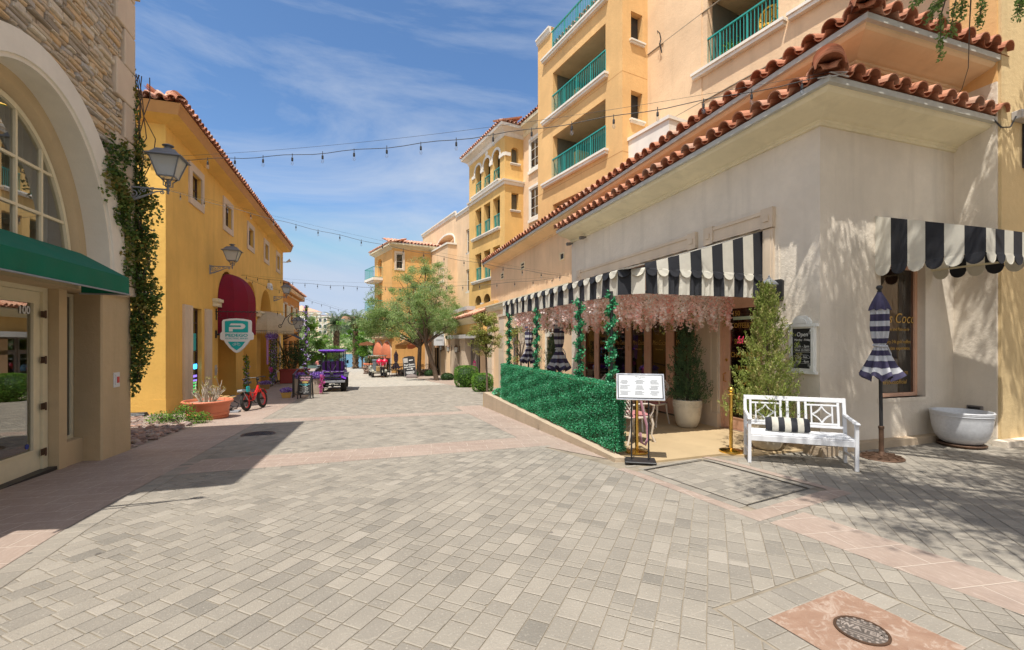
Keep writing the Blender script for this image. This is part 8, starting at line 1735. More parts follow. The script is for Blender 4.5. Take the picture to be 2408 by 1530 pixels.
m.build('drooping_twigs', 'bark', sh_); P = np.concatenate(P); leafmesh('twig_leaves', 'leaf_olive', P, RNG.uniform(.03, .06, len(P)), RNG.normal(.35, .2, len(P)), sh_, 2.2)
# palms
def palm(label, x, y, z, h, tr, r, nf=46, group='date palms at the lake edge', top=None):
 t = thing('date_palm', label, 'palm tree', (x, y, z), group=group); B = V3(x, y, z); m = MB()
 nr = int(h / .16)
 for i in range(nr):
  zz = h * i / nr; rr = tr * (1 + .12 * math.sin(i * 2.1)) * (1.15 - .2 * (i / nr)); n = 9
  for j in range(n): a = (j + .5 * (i % 2)) * 6.283 / n; c = B + V3(rr * math.cos(a), rr * math.sin(a), zz); u_ = V3(math.cos(a), math.sin(a), 0); s_ = V3(-math.sin(a), math.cos(a), 0) * rr * .36; m.faces([c - s_, c + s_, c + u_ * rr * .22 + V3(0, 0, .17), c - u_ * .04 - s_ * .8 + V3(0, 0, .2), c - u_ * .04 + s_ * .8 + V3(0, 0, .2)], [(0, 1, 2), (0, 2, 3), (1, 4, 2), (2, 4, 3)], random.random())
 m.tube([B, B + V3(0, 0, h)], tr * .95, 10, c=.2); m.build('trunk', 'palm_bark', t)
 V = []; m = MB()
 for k in range(nf):
  a = random.random() * 6.283; e = random.uniform(-.35, 1.35); d = V3(math.cos(a) * math.cos(e), math.sin(a) * math.cos(e), math.sin(e)); L_ = r * random.uniform(.85, 1.1); p = B + V3(0, 0, h); pts = [p]; c_v = random.gauss(.5, .2)
  for i in range(9): d = (d + V3(0, 0, -.11 - .02 * i)).normalized(); p = p + d * L_ / 9; pts.append(p)
  m.tube(pts, .014, 4, c=.7, cap=False); side = d.cross(V3(0, 0, 1)).normalized()
  for i in range(1, 9):
   for q in range(4):
    o = pts[i].lerp(pts[i - 1], q / 4); fd = (pts[i] - pts[i - 1]).normalized()
    for s in (-1, 1): tip = o + (side * s * .8 + fd * .75 + V3(0, 0, -.15)).normalized() * r * .24 * (1 - .5 * abs(i / 9 - .35)); m.poly([o, o.lerp(tip, .5) + fd * .022, tip, o.lerp(tip, .5) - fd * .022], min(1, max(0, c_v + random.gauss(0, .15))))
 m.build('fronds', 'leaf_palm', t)
 P = blob(260, (x, y, z + h - .25), (r * .22, r * .22, .3), .2); leafmesh('fruit_stalks', 'leaf_palm_fruit', P, .14, RNG.random(len(P)), t, 3, droop=1)
q = PY(834, 864, 56.0)
palm('date palm with orange fruit stalks rising behind the purple buggy', PY(791, 800, 57).x, 57, -2.0, 5.6, .30, 2.5); palm('date palm whose trunk shows against the lake under the broadleaf tree', PY(836, 860, 54).x, 54, -1.5, 5.2, .27, 2.2)
tree('broadleaf_tree', 'bright green broadleaf tree in front of the farther palm at the lake edge', (PY(852, 800, 50.5).x, 52.5, -1.6), 6, [((.1, 0, 3.9), (2.0, 1.8, 1.7)), ((-.6, 0, 2.5), (1.4, 1.2, 1.1)), ((.9, 0, 2.2), (1.1, 1.1, .8))], 'leaf_green', 9000, .2, None, .1, (0, 0), 1.2, 8, clump=.55, seed=21, lv=.45)
tree('broadleaf_tree', 'bright green bushy tree on the left beyond the black iron post', (PY(725, 800, 46).x - .4, 47, -1.4), 6, [((.1, 0, 3.4), (1.7, 2, 2.2)), ((1.5, 0, 2.0), (1.7, 1.6, 1.2)), ((2.6, 1, 1.8), (1.0, 1.2, .8)), ((-.5, 0, 1.4), (1.2, 1.2, 1.2))], 'leaf_green', 15000, .17, None, .12, (0, 0), 1.0, 9, clump=.5, seed=22, lv=.6)
tree('broadleaf_tree', 'paler feathery tree rising behind the bright green bushy tree', (PY(712, 800, 55).x, 56, -1.6), 6, [((-.3, 0, 4.6), (1.8, 2, 2.0)), ((1.0, 0, 3.2), (1.6, 1.6, 1.6))], 'leaf_olive', 8000, .17, None, .12, (0, 0), 1.5, 9, clump=.5, seed=23, lv=.85)
def bush(label, c, r, pal, n, leaf, cat='shrub', flat=True, name='clipped_bush', group=None, lv=.5):
 t = thing(name, label, cat, (c[0], c[1], c[2] - r[2]), group=group)
 d = RNG.normal(size=(n, 3)); d /= np.linalg.norm(d, axis=1)[:, None]; k = np.power(np.power(np.abs(d), 4).sum(1), -.25)[:, None] if flat else 1.0
 P = np.asarray(c) + d * k * np.asarray(r) * (.93 + .09 * RNG.random(n))[:, None]; leafmesh('foliage', pal, P, RNG.uniform(leaf * .7, leaf * 1.3, n), RNG.normal(lv, .2, n) + .12 * np.sin(P[:, 2] * 9 + P[:, 0] * 7), t, 1.6)
 m = MB(); m.ball(c, 1, 10, c=.2); m.v = [(c[0] + (p[0] - c[0]) * r[0] * .9, c[1] + (p[1] - c[1]) * r[1] * .9, c[2] + (p[2] - c[2]) * r[2] * .9) for p in m.v]; m.build('inner_branches', 'leaf_dark', t)
random.seed(31)
BG = 'clipped round green bushes'
bush('larger clipped green bush with rounded top, left of the hedge end', (5.25, 23.9, g(23.5) + .55), (.62, .6, .58), 'leaf_green', 6500, .05, group=BG, lv=.42); bush('smaller clipped green bush touching the end of the hedge', (5.35, 20.8, g(21) + .42), (.48, .46, .44), 'leaf_green', 4500, .045, group=BG, lv=.55)
bush('spiky light green faux fir garland on the kerb at the hedge end', (4.0, 13.2, .02), (.28, .5, .22), 'leaf_faux', 700, .06, flat=False, name='garland_tuft', lv=.7)
for i, (x, y, lab) in enumerate(((3.6, 36.0, 'dark low shrub at the foot of the straight street tree'), (5.0, 36.2, 'dark low shrub right of the straight tree, before the stone wall'), (5.35, 30.3, 'small low plant at the base of the leaning tree'))): bush(lab, (x, y, g(y) + .2), (.45, .35, .28), 'leaf_dark', 700, .09, flat=False, name='low_shrub', group='low dark shrubs under the street trees')
# ================================================================ LAKE, FAR SHORE, HILLS
m = MB(); m.poly([(-400, 56, -2.25), (400, 56, -2.25), (400, 152, -2.25), (-400, 152, -2.25)]); tag(m.build('lake', 'water'), kind='structure')
m = MB(); m.poly([(-60, 58, -1.5), (60, 58, -1.5), (60, 58.5, -2.4), (-60, 58.5, -2.4)]); tag(m.build('quay_edge', 'concrete_curb'), kind='structure')
def hz(x, y):
 t = max(0, y - 146); z = -2.6 + 6.0 * (1 - math.exp(-t / 42)) + max(0, t - 70) * .045
 z += 2.2 * math.sin(x * .03 + 1) * min(1, t / 60) + .5 * math.sin(x * .11 + y * .07) * min(1, t / 30); z += max(0, x + 25) * .03 * min(1, t / 100) ; return z
m = MB(); m.grid(lambda u, v: V3(-260 + 560 * u, 144 + 330 * v ** 1.6, hz(-260 + 560 * u, 144 + 330 * v ** 1.6)), 90, 40)
mm, t, b, N, L = nodes('desert_hill'); pos = N('ShaderNodeNewGeometry').outputs['Position']
c1 = mixc(N, L, rampf(N, L, noise(N, L, pos, .06, 6, .7), .44, .50), (.46, .33, .22), (.10, .17, .05)); c2 = mixc(N, L, rampf(N, L, noise(N, L, pos, .3, 5, .7), .4, .6, 0, .7), c1, (.20, .18, .09)); L(c2, b.inputs['Base Color']); b.inputs['Roughness'].default_value = .95; MT['desert_hill'] = mm
tag(m.build('far_shore', 'desert_hill', smooth=80), kind='structure')
mm, t, b, N, L = nodes('mountain_rock'); pos = N('ShaderNodeNewGeometry').outputs['Position']
c1 = mixc(N, L, rampf(N, L, noise(N, L, pos, .02, 8, .75), .35, .65), (.20, .15, .13), (.34, .26, .22)); L(c1, b.inputs['Base Color']); b.inputs['Roughness'].default_value = 1; MT['mountain_rock'] = mm
m = MB(); pk = PD(705, 716, 1000); m.grid(lambda u, v: V3(pk.x - 420 + 620 * u, pk.y - 120 + 300 * v, -5 + 86 * max(0, 1 - abs((pk.x - 420 + 620 * u) - pk.x + 10) / (230 if (pk.x - 420 + 620 * u) > pk.x - 10 else 420)) ** .8 * math.sin(math.pi * min(1, .12 + v * .76)) + 5 * math.sin(u * 37) * math.sin(v * 9)), 60, 16); tag(m.build('mountain', 'mountain_rock', smooth=80), kind='structure')
# hotel over the lake
HP = PD(752, 770, 232); hx, hy = HP.x, HP.y; HL = Plane((hx, hy), (1, -.25), (.25, 1))
HT = thing('lakeside_hotel', 'distant cream hotel with white-trimmed windows and a tiled octagonal top across the lake', 'building', (hx, hy, 2)); zb = 3.0
m = MB(); HL.box(m, -16, 5.2, 1, 14.2, 0, 14); HL.box(m, -1.5, 7.8, 1, 13.6, 3, 16); HL.box(m, 5, 10, 1, 7.0, 2, 14); m.prism([HL(-12 + 9.5 * math.cos(a), 14.2, 8 + 7 * math.sin(a)) for a in [i * math.pi / 4 + .39 for i in range(8)]], (0, 0, 2.6)); m.build('wall', 'hotel_wall', HT)
m = MB(); HL.box(m, -16.2, 5.4, 13.9, 14.5, -.3, 14); HL.box(m, -16.1, 5.3, 10.7, 11.0, -.2, 0); HL.box(m, -16.1, 5.3, 7.4, 7.6, -.2, 0); HL.box(m, -1.6, 7.9, 13.2, 13.8, 2.7, 16); HL.box(m, 4.9, 10.1, 6.8, 7.2, 1.7, 14)
m.prism([HL(-12 + 10.3 * math.cos(a), 16.7, 8 + 7.8 * math.sin(a)) for a in [i * math.pi / 4 + .39 for i in range(8)]], (0, 0, .5)); [HL.box(m, s, s + .8, 13.9, 16.0, -.6, .2) for s in (-4.6, -.6, 3.6, 5.8)]; [HL.box(m, s - .5, s + 1.3, 15.7, 16.1, -1.1, .6) for s in (-4.6, -.6, 3.6)]; m.build('cornice_bands', 'hotel_trim', HT)
m = MB(); o8 = [HL(-12 + 10.6 * math.cos(a), 17.2, 8 + 8 * math.sin(a)) for a in [i * math.pi / 4 + .39 for i in range(8)]]; ap = HL(-12, 20.6, 8); [m.poly([o8[i], o8[(i + 1) % 8], ap], .6) for i in range(8)]; m.build('roof', 'tile_pale', HT)
for i in range(7):
 for j, z in enumerate((11.6, 8.4, 5.2)):
  s = -14.6 + i * 2.75 + (.4 if i % 2 else 0)
  m = MB(); HL.slab(m, rect(s - .3, s + 1.7, z - .3, z + 2.1), -.12, 0, holes=[rect(s, s + 1.4, z, z + 1.8)]); f = m.build('window_frame', 'hotel_trim', HT); m = MB(); HL.box(m, s, s + 1.4, z, z + 1.8, -.03, .0); m.build('pane', 'pane_far', f)
for s in (5.6, 8.0): m = MB(); HL.slab(m, rect(s, s + 1.8, 4.3, 6.2), 1.85, 2, holes=[rect(s + .35, s + 1.45, 4.6, 5.9)]); f = m.build('window_frame', 'hotel_trim', HT); m = MB(); HL.box(m, s + .35, s + 1.45, 4.6, 5.9, 1.96, 2); m.build('pane', 'pane_far', f)
t_ = thing('far_villa', 'small pale villa with tiled roof just right of the hotel roofline', 'building', PD(822, 760, 290)); O = PD(822, 760, 290)
m = MB(); m.box(O.x - 9, O.x + 9, O.y, O.y + 8, 4, O.z + 2.6); m.build('wall', 'hotel_wall', t_); m = MB(); m.prism([(O.x - 10, O.y - .6, O.z + 2.6), (O.x + 10, O.y - .6, O.z + 2.6), (O.x + 6, O.y - .6, O.z + 4.2), (O.x - 6, O.y - .6, O.z + 4.2)], (0, 8, 0), .6); m.build('roof', 'tile_pale', t_)
# far vegetation: a mass nobody could count
P = []; V_ = []
for i in range(520):
 y = 148 + 150 * random.random() ** 1.2; x = random.uniform(-75, 40); r_ = random.uniform(.8, 2.0) * (1.6 if y > 195 else 1)
 if 205 < y < 246 and hx - 18 < x < hx + 10: continue
 if y > 205 and x < hx + 6 and random.random() < .5: continue
 k = 60; P.append(blob(k, (x, y, hz(x, y) + r_ * .5), (r_ * 1.3, r_ * 1.3, r_ * .85), .2)); V_.append(np.full(k, random.gauss(.4, .2)))
for i in range(240):
 y = random.uniform(255, 330); x = random.uniform(-34, 60); r_ = random.uniform(1.8, 3.2); P.append(blob(90, (x, y, hz(x, y) + r_), (r_ * 1.2, r_ * 1.2, r_), .2)); V_.append(np.full(90, random.gauss(.35, .2)))
P = np.concatenate(P); tag(leafmesh('far_shore_bushes', 'leaf_olive', P, RNG.uniform(.5, 1.0, len(P)), np.concatenate(V_) + RNG.normal(0, .1, len(P)), None, 1.5), kind='stuff')
for i, (u, v) in enumerate(((884, 744), (889, 742), (892, 744), (896, 743), (908, 746), (913, 744))):
 pass
for i, (x_, lab) in enumerate(((1118, 'leftmost'), (1178, 'middle left'), (1192, 'middle right'), (1240, 'right'), (1258, 'rightmost'))):
 u, v = (1180 + x_ / 5.885) / 1.701, (1180 + 500 / 5.885) / 1.701; e = PD(u, v, 320); zg = hz(e.x, e.y) - 2
 t_ = thing('fan_palm', lab + ' of the tiny fan palms on the far hilltop', 'palm tree', (e.x, e.y, zg), group='fan palms on the far hilltop'); m = MB(); m.tube([(e.x, e.y, zg), (e.x, e.y, e.z)], .22, 5); m.build('trunk', 'palm_bark', t_); Pq = blob(90, (e.x, e.y, e.z + .1), (1.5, 1.5, 1.1), .1); leafmesh('fronds', 'leaf_palm', Pq, 1.1, RNG.normal(.3, .2, 90), t_, 3)
t_ = thing('far_car', 'tiny white car parked on the far shore road', 'car', PD(816, 795, 190)); O = PD(816, 795, 190); O.z = hz(O.x, O.y)
m = MB(); m.bbox(O.x - 2, O.x + 2, O.y, O.y + 1.7, O.z + .3, O.z + 1.0, .2); m.bbox(O.x - 1.1, O.x + 1.2, O.y + .1, O.y + 1.6, O.z + .95, O.z + 1.5, .25); m.build('body', 'car_white', t_); m = MB(); [m.lathe([(.33, 0), (.33, .2)], 12, O=(O.x + dx, O.y - .02, O.z + .33), M=Matrix.Rotation(R(-90), 3, 'X')) for dx in (-1.2, 1.2)]; m.build('wheels', 'rubber', t_)
# pale dock structure and truss towers at the near shore
a_ = PD(714, 850, 62); b_ = PD(784, 850, 62)
t_ = thing('dock_pavilion', 'pale grey-green pavilion on the water left of the purple buggy', 'pavilion', (a_.x, a_.y, -2.2)); m = MB(); m.box(a_.x, b_.x, 60.5, 66, -2.3, PD(750, 838, 62).z); m.build('wall', 'pale_green', t_); m = MB(); m.box(a_.x - .5, b_.x + .5, 60, 66.5, PD(750, 838, 62).z, PD(750, 833, 62).z); m.build('roof', 'white_paint', t_); m = MB(); m.box(a_.x + 1.2, a_.x + 3.0, 60.45, 60.5, -1.3, .1 - .3); m.build('dark_window', 'pane_far', t_)
for k_, u in enumerate((784, 810)):
 e = PD(u, 830, 60); t_ = thing('truss_tower', ('left' if k_ == 0 else 'right') + ' slender silver lattice tower at the lake edge beside the buggy roof', 'truss tower', (e.x, 59.5, -2.2), group='lattice towers at the lake'); m = MB(); zt = PD(u, 826 if k_ else 846, 60).z
 cs = [(e.x + sx * .16, 59.5 + sy * .16) for sx, sy in ((-1, -1), (1, -1), (1, 1), (-1, 1))]
 for c in cs: m.tube([(c[0], c[1], -2.2), (c[0], c[1], zt)], .03, 4)
 for i in range(int((zt + 2.2) / .35)):
  for j in range(4): a, b = cs[j], cs[(j + 1) % 4]; z = -2.2 + i * .35; m.tube([(a[0], a[1], z), (b[0], b[1], z + .35)], .018, 3, cap=False)
 m.build('lattice', 'chrome', t_)
# invented building behind the camera, added only to give the glass something to reflect
t_ = thing('added_reflection_building', 'long sand-coloured building added unseen behind the viewer for the glass to reflect', 'building', (4, -24, 0)); SP = Plane((-22, -22), (1, 0), (0, -1)); m = MB(); SP.facade(m, rect(0, 110, 0, 7), [arch_pts(3 + i * 6, 6.5 + i * 6, 0, 2.4, 3.6, 10) for i in range(17)], .6); SP.box(m, 0, 110, 0, 6.9, .7, 9); m.build('wall', 'stucco_sand', t_)
m = MB(); tile_roof(m, (88.4, -21.6, 7.1), (-22.4, -21.6, 7.1), (0, -1, .4), 2.4, .34, .45, .13, 5); m.build('roof', 'tile', t_)
# ================================================================ STRING LIGHTS
def strings(label, A, B, sag, n, wire_up=.10):
 A, B = Vector(A), Vector(B); t = thing('string_lights', label, 'string lights', A, group='strings of bulbs across the street'); c = lambda s, k=1.0: A.lerp(B, s) - V3(0, 0, sag * k * 4 * s * (1 - s))
 m = MB(); m.tube([c(i / 40) + V3(0, 0, .015 * math.sin(i * 1.3)) for i in range(41)], .006, 5, cap=False); m.tube([c(i / 30, .72) + V3(0, 0, .05) for i in range(31)], .0025, 4, cap=False); m.build('cable', 'wire', t)
 first = None
 for i in range(n):
  p = c((i + .5) / n)
  if first is None:
   m = MB(); m.tube([(0, 0, .03), (0, 0, -.05)], .006, 5); m.lathe([(.010, -.04), (.017, -.05), (.018, -.10), (.015, -.108)], 10); s = m.build('socket', 'plastic_black', t, True); m = MB(); m.lathe([(.014, -.108), (.023, -.13), (.026, -.155), (.019, -.178), (.0001, -.19)], 12); b = m.build('bulb', 'pane_bulb', s, True, 80); s.location = p - A; first = (s, b)
  else:
   s = first[0].copy(); col.objects.link(s); s.location = p - A; s.parent = t; b = first[1].copy(); col.objects.link(b); b.parent = s
 return t
strings('nearest bulb string, from the vine corner up to the cafe gutter corner', (-4.2, 10.9, 5.32), (6.02, 4.5, 5.30), .30, 19)
strings('second bulb string, from the tiled canopy behind the lantern to the cafe wall end', (-5.45, 15.7, 6.1), (6.55, 13.8, 3.85), .26, 19)
strings('bulb string from above the red awning to the far end of the cafe wall', (-5.45, 23.9, 4.75), (6.55, 14.4, 3.9), .45, 22)
strings('bulb string from above the red awning to the orange end block', (-5.45, 24.6, 4.7), (2.6, 41.5, 3.4), .25, 18)
strings('lowest bulb string, from the slim black post to the leaning street tree', (-4.1, 23.2, 3.05), (6.0, 34.4, 3.3), .12, 20)
m = MB(); m.tube([(5.98, 4.62, 5.33), (6.1, 4.47, 5.30), (6.25, 4.40, 5.34), (6.05, 4.5, 5.36), (6.3, 4.42, 5.30)], .012, 5); t_ = thing('cable_coil', 'coiled grey cable hooked on the cafe gutter corner', 'cable', (6.1, 4.45, 5.33)); m.build('coil', 'box_grey', t_)
# ================================================================ VEHICLES
def wheel(m_t, m_r, par, x, y, r_, w_, tread=True):
 m = MB(); n = 40; T = Matrix.Rotation(R(90), 3, 'Y')
 prof = [(r_ * .55, -w_ * .42), (r_ * .82, -w_ * .5), (r_ * .96, -w_ * .46), (r_, -w_ * .3), (r_, w_ * .3), (r_ * .96, w_ * .46), (r_ * .82, w_ * .5), (r_ * .55, w_ * .42)]
 m.lathe(prof, n, O=(x, y, r_), M=T)
 if tread:
  for i in range(n):
   a = i * 2 * math.pi / n
   for s, o in ((-.3, 0), (.05, .5), (.3, 0)):
    aa = a + o * 2 * math.pi / n; c = V3(x + s * w_, y + math.cos(aa) * r_, r_ + math.sin(aa) * r_); m.box(-.13 * w_, .13 * w_, -.05 * r_, .05 * r_, -.02, .016, M=Matrix.Translation(c) @ Matrix.Rotation(aa - math.pi / 2, 4, 'X'))
 wh = m.build('wheel', m_t, par, True); m = MB(); m.lathe([(.0001, -w_ * .2), (r_ * .5, -w_ * .3), (r_ * .57, -w_ * .42), (r_ * .57, w_ * .42), (r_ * .5, w_ * .3), (.0001, w_ * .2)], 24, O=(x, y, r_), M=T); m.build('rim', m_r, wh, True); return wh
ct = thing('golf_buggy', 'purple golf buggy with a rear-facing seat and purple roof seen from behind', 'golf cart', (-1.47, 23.75, g(23.75)), R(-1)); VM = MT
for x in (-.51, .51): wheel('rubber', 'iron_grey', ct, x, .0, .285, .25); wheel('rubber', 'iron_grey', ct, x * .96, 2.25, .285, .25)
m = MB(); m.bbox(-.40, .40, .0, 2.0, .38, .50, .03); m.bbox(-.56, .56, -.05, 2.5, .62, .72, .03); m.tube([(-.42, 0, .285), (.42, 0, .285)], .04, 8); m.ball((0, 0, .285), .085, 10); m.tube([(-.3, .05, .32), (-.38, .1, .6)], .03, 6); m.tube([(.3, .05, .32), (.38, .1, .6)], .03, 6); m.tube([(.1, -.02, .38), (.36, .0, .38)], .035, 8); m.build('chassis', 'vinyl_black', ct, True)
m = MB(); m.grid(lambda u, v: V3(-.55 + 1.1 * u, -.02 + .12 * math.sin(v * 1.6) + .0, .60 + .42 * v - .06 * (abs(2 * u - 1)) ** 3), 12, 6); m.bbox(-.56, .56, .1, 1.2, .70, .86, .06); m.bbox(-.56, .56, 2.0, 2.75, .55, .95, .12)
for s in (-1, 1): m.grid(lambda u, v: V3(s * (.42 + .22 * v), -.34 + .68 * u, .60 + .10 * math.sin(u * math.pi) + .1 * (1 - v)), 10, 3)
m.build('body', 'cart_purple', ct, True, 50)
m = MB(); m.bbox(-.54, .54, -.10, .30, .89, .99, .035); bt = m.build('seat_base', 'seat_purple', ct, True)
m = MB(); pts = [(-.47, 1.02), (-.50, 1.12), (-.48, 1.40), (-.40, 1.475), (-.14, 1.475), (-.06, 1.42), (0, 1.40), (.06, 1.42), (.14, 1.475), (.40, 1.475), (.48, 1.40), (.50, 1.12), (.47, 1.02)]; m.prism([(x, .30, z) for x, z in pts], (0, .1, 0)); bk_ = m.build('seat_back', 'seat_purple', ct, True)
m = MB(); [m.prism([(x - .032, .292, 1.03), (x + .032, .292, 1.03), (x + .032, .292, 1.45), (x - .032, .292, 1.45)], (0, .008, 0)) for x in (-.34, -.11, .11, .34)]; [m.box(x - .032, x + .032, -.108, .29, .90, .996) for x in (-.34, -.11, .11, .34)]; m.build('black_stripes', 'vinyl_black', bk_, True)
m = MB(); m.bbox(-.54, .54, .55, 1.0, .88, .98, .04); m.bbox(-.52, .52, .98, 1.08, .98, 1.42, .05); m.build('front_seat', 'seat_purple', ct, True)
m = MB(); m.bbox(-.61, .61, -.42, 2.05, 1.97, 2.04, .035); m.bbox(-.56, .56, -.36, 1.98, 1.93, 1.975, .02); m.build('roof', 'cart_purple', ct, True)
m = MB()
for s in (-1, 1): m.tube([(s * .30, .28, .9), (s * .30, .24, 1.95)], .02, 6); m.tube([(s * .50, .34, .9), (s * .50, .34, 1.95)], .018, 6); m.tube([(s * .52, 2.2, .9), (s * .50, 1.85, 1.95)], .02, 6)
m.tube([(-.5, .3, 1.9), (.5, .3, 1.9)], .016, 6); m.build('roof_struts', 'vinyl_black', ct, True)
m = MB(); m.box(-.5, .5, 2.02, 2.03, 1.05, 1.9); m.build('windscreen', 'pane_clear', ct, True)
m = MB(); m.tube([(-.06, -.36, .55), (-.06, -.40, .9), (-.06, -.32, 1.08), (-.2, -.2, 1.30), (-.17, -.18, 1.37), (.17, -.18, 1.37), (.2, -.2, 1.30), (.06, -.32, 1.08), (.06, -.40, .9), (.06, -.36, .55)], .014, 8); m.tube([(-.3, -.33, .94), (-.33, -.36, .88), (-.28, -.38, .8), (.28, -.38, .8), (.33, -.36, .88), (.3, -.33, .94)], .013, 6, closed=True); m.bbox(-.07, .07, -.42, -.38, .82, .93, .01)
for s in (-1, 1): m.tube([(s * .53, -.05, .58), (s * .535, -.12, .95), (s * .53, .05, 1.2), (s * .53, .3, 1.23)], .02, 6); m.bbox(s * .60 - .08, s * .60 + .08, -.1, .25, 1.20, 1.245, .012); m.tube([(s * .53, .05, 1.2), (s * .60, .1, 1.22)], .014, 5)
m.tube([(-.53, -.12, .95), (.53, -.12, .95)], .018, 6); m.build('grab_bars', 'vinyl_black', ct, True)
m = MB(); m.bbox(-.60, .60, -.62, -.2, .50, .54, .01); m.bbox(-.62, .62, -.65, -.6, .47, .57, .01); m.build('footplate', 'iron_grey', ct, True)
for s in (-1, 1):
 m = MB(); T = Matrix.Translation((s * .64, .05, .83)) @ Matrix.Rotation(R(12 * s), 4, 'Y'); m.bbox(-.10, .10, -.22, .22, -.13, .07, .02, M=T); m.bbox(-.12, .12, -.24, .24, .07, .095, .01, M=T); m.build('side_basket', 'basket_grey', ct, True)
 m = MB(); m.bbox(s * .43 - .09, s * .43 + .09, -.05, -.02, .70, .76, .01); m.build('tail_lamp', 'lamp_red', ct, True)
 m = MB(); m.bbox(s * .66 - .05, s * .66 + .05, .75, .80, 1.32, 1.50, .02); m.tube([(s * .5, .8, 1.45), (s * .66, .8, 1.42)], .012, 5); m.build('side_mirror', 'vinyl_black', ct, True)
m = MB(); m.tube([(.2, 1.55, .95), (.2, 1.35, 1.15)], .018, 6); m.tube([(.2 + .16 * math.cos(a), 1.33 + .05 * math.sin(a), 1.17 + .13 * math.sin(a)) for a in [i * math.pi / 8 for i in range(16)]], .013, 6, closed=True); m.build('steering_wheel', 'vinyl_black', ct, True)
# utility cart
c2 = thing('utility_cart', 'beige utility golf cart loaded with grey bins near the closed plum parasol', 'golf cart', (1.1, 36.1, g(36)), R(6))
for x in (-.48, .48): wheel('rubber', 'cart_beige', c2, x, 0, .24, .18, False); wheel('rubber', 'cart_beige', c2, x, 1.7, .24, .18, False)
m = MB(); m.bbox(-.55, .55, -.25, 2.1, .36, .50, .04); [m.bbox(s * .48 - .1, s * .48 + .1, -.32, .32, .42, .60, .06) for s in (-1, 1)]; m.bbox(-.55, .55, 1.5, 2.1, .48, .85, .1); m.bbox(-.5, .5, .5, 1.0, .50, .62, .03); m.build('body', 'cart_beige', c2, True)
m = MB(); m.bbox(-.6, .6, .1, 1.8, 1.62, 1.68, .03); m.build('roof', 'cart_beige', c2, True); m = MB(); [m.tube([(s * .52, y, .6), (s * .52, y, 1.62)], .02, 5) for s in (-1, 1) for y in (.25, 1.7)]; m.build('roof_struts', 'vinyl_black', c2, True)
t_ = thing('grey_bin', 'tall grey plastic bin standing on the back of the beige utility cart', 'bin', (.82, 36.0, g(36) + .5), R(6)); m = MB(); m.lathe([(.17, 0), (.22, .75), (.25, .77), (.25, .82)], 16); m.build('bin_body', 'bin_grey', t_, True); m = MB(); m.lathe([(.25, .82), (.24, .88), (.0001, .9)], 16); m.build('bin_lid', 'bin_grey', t_, True)
t_ = thing('cardboard_box', 'yellowish box beside the grey bin on the utility cart', 'box', (1.0, 35.8, g(36) + .5), R(15)); m = MB(); m.bbox(-.12, .12, -.12, .12, 0, .36, .01); m.build('box_body', 'wicker', t_, True); m = MB(); m.box(-.125, .125, -.125, .125, .30, .33); m.build('tape', 'frame_cream', t_, True)
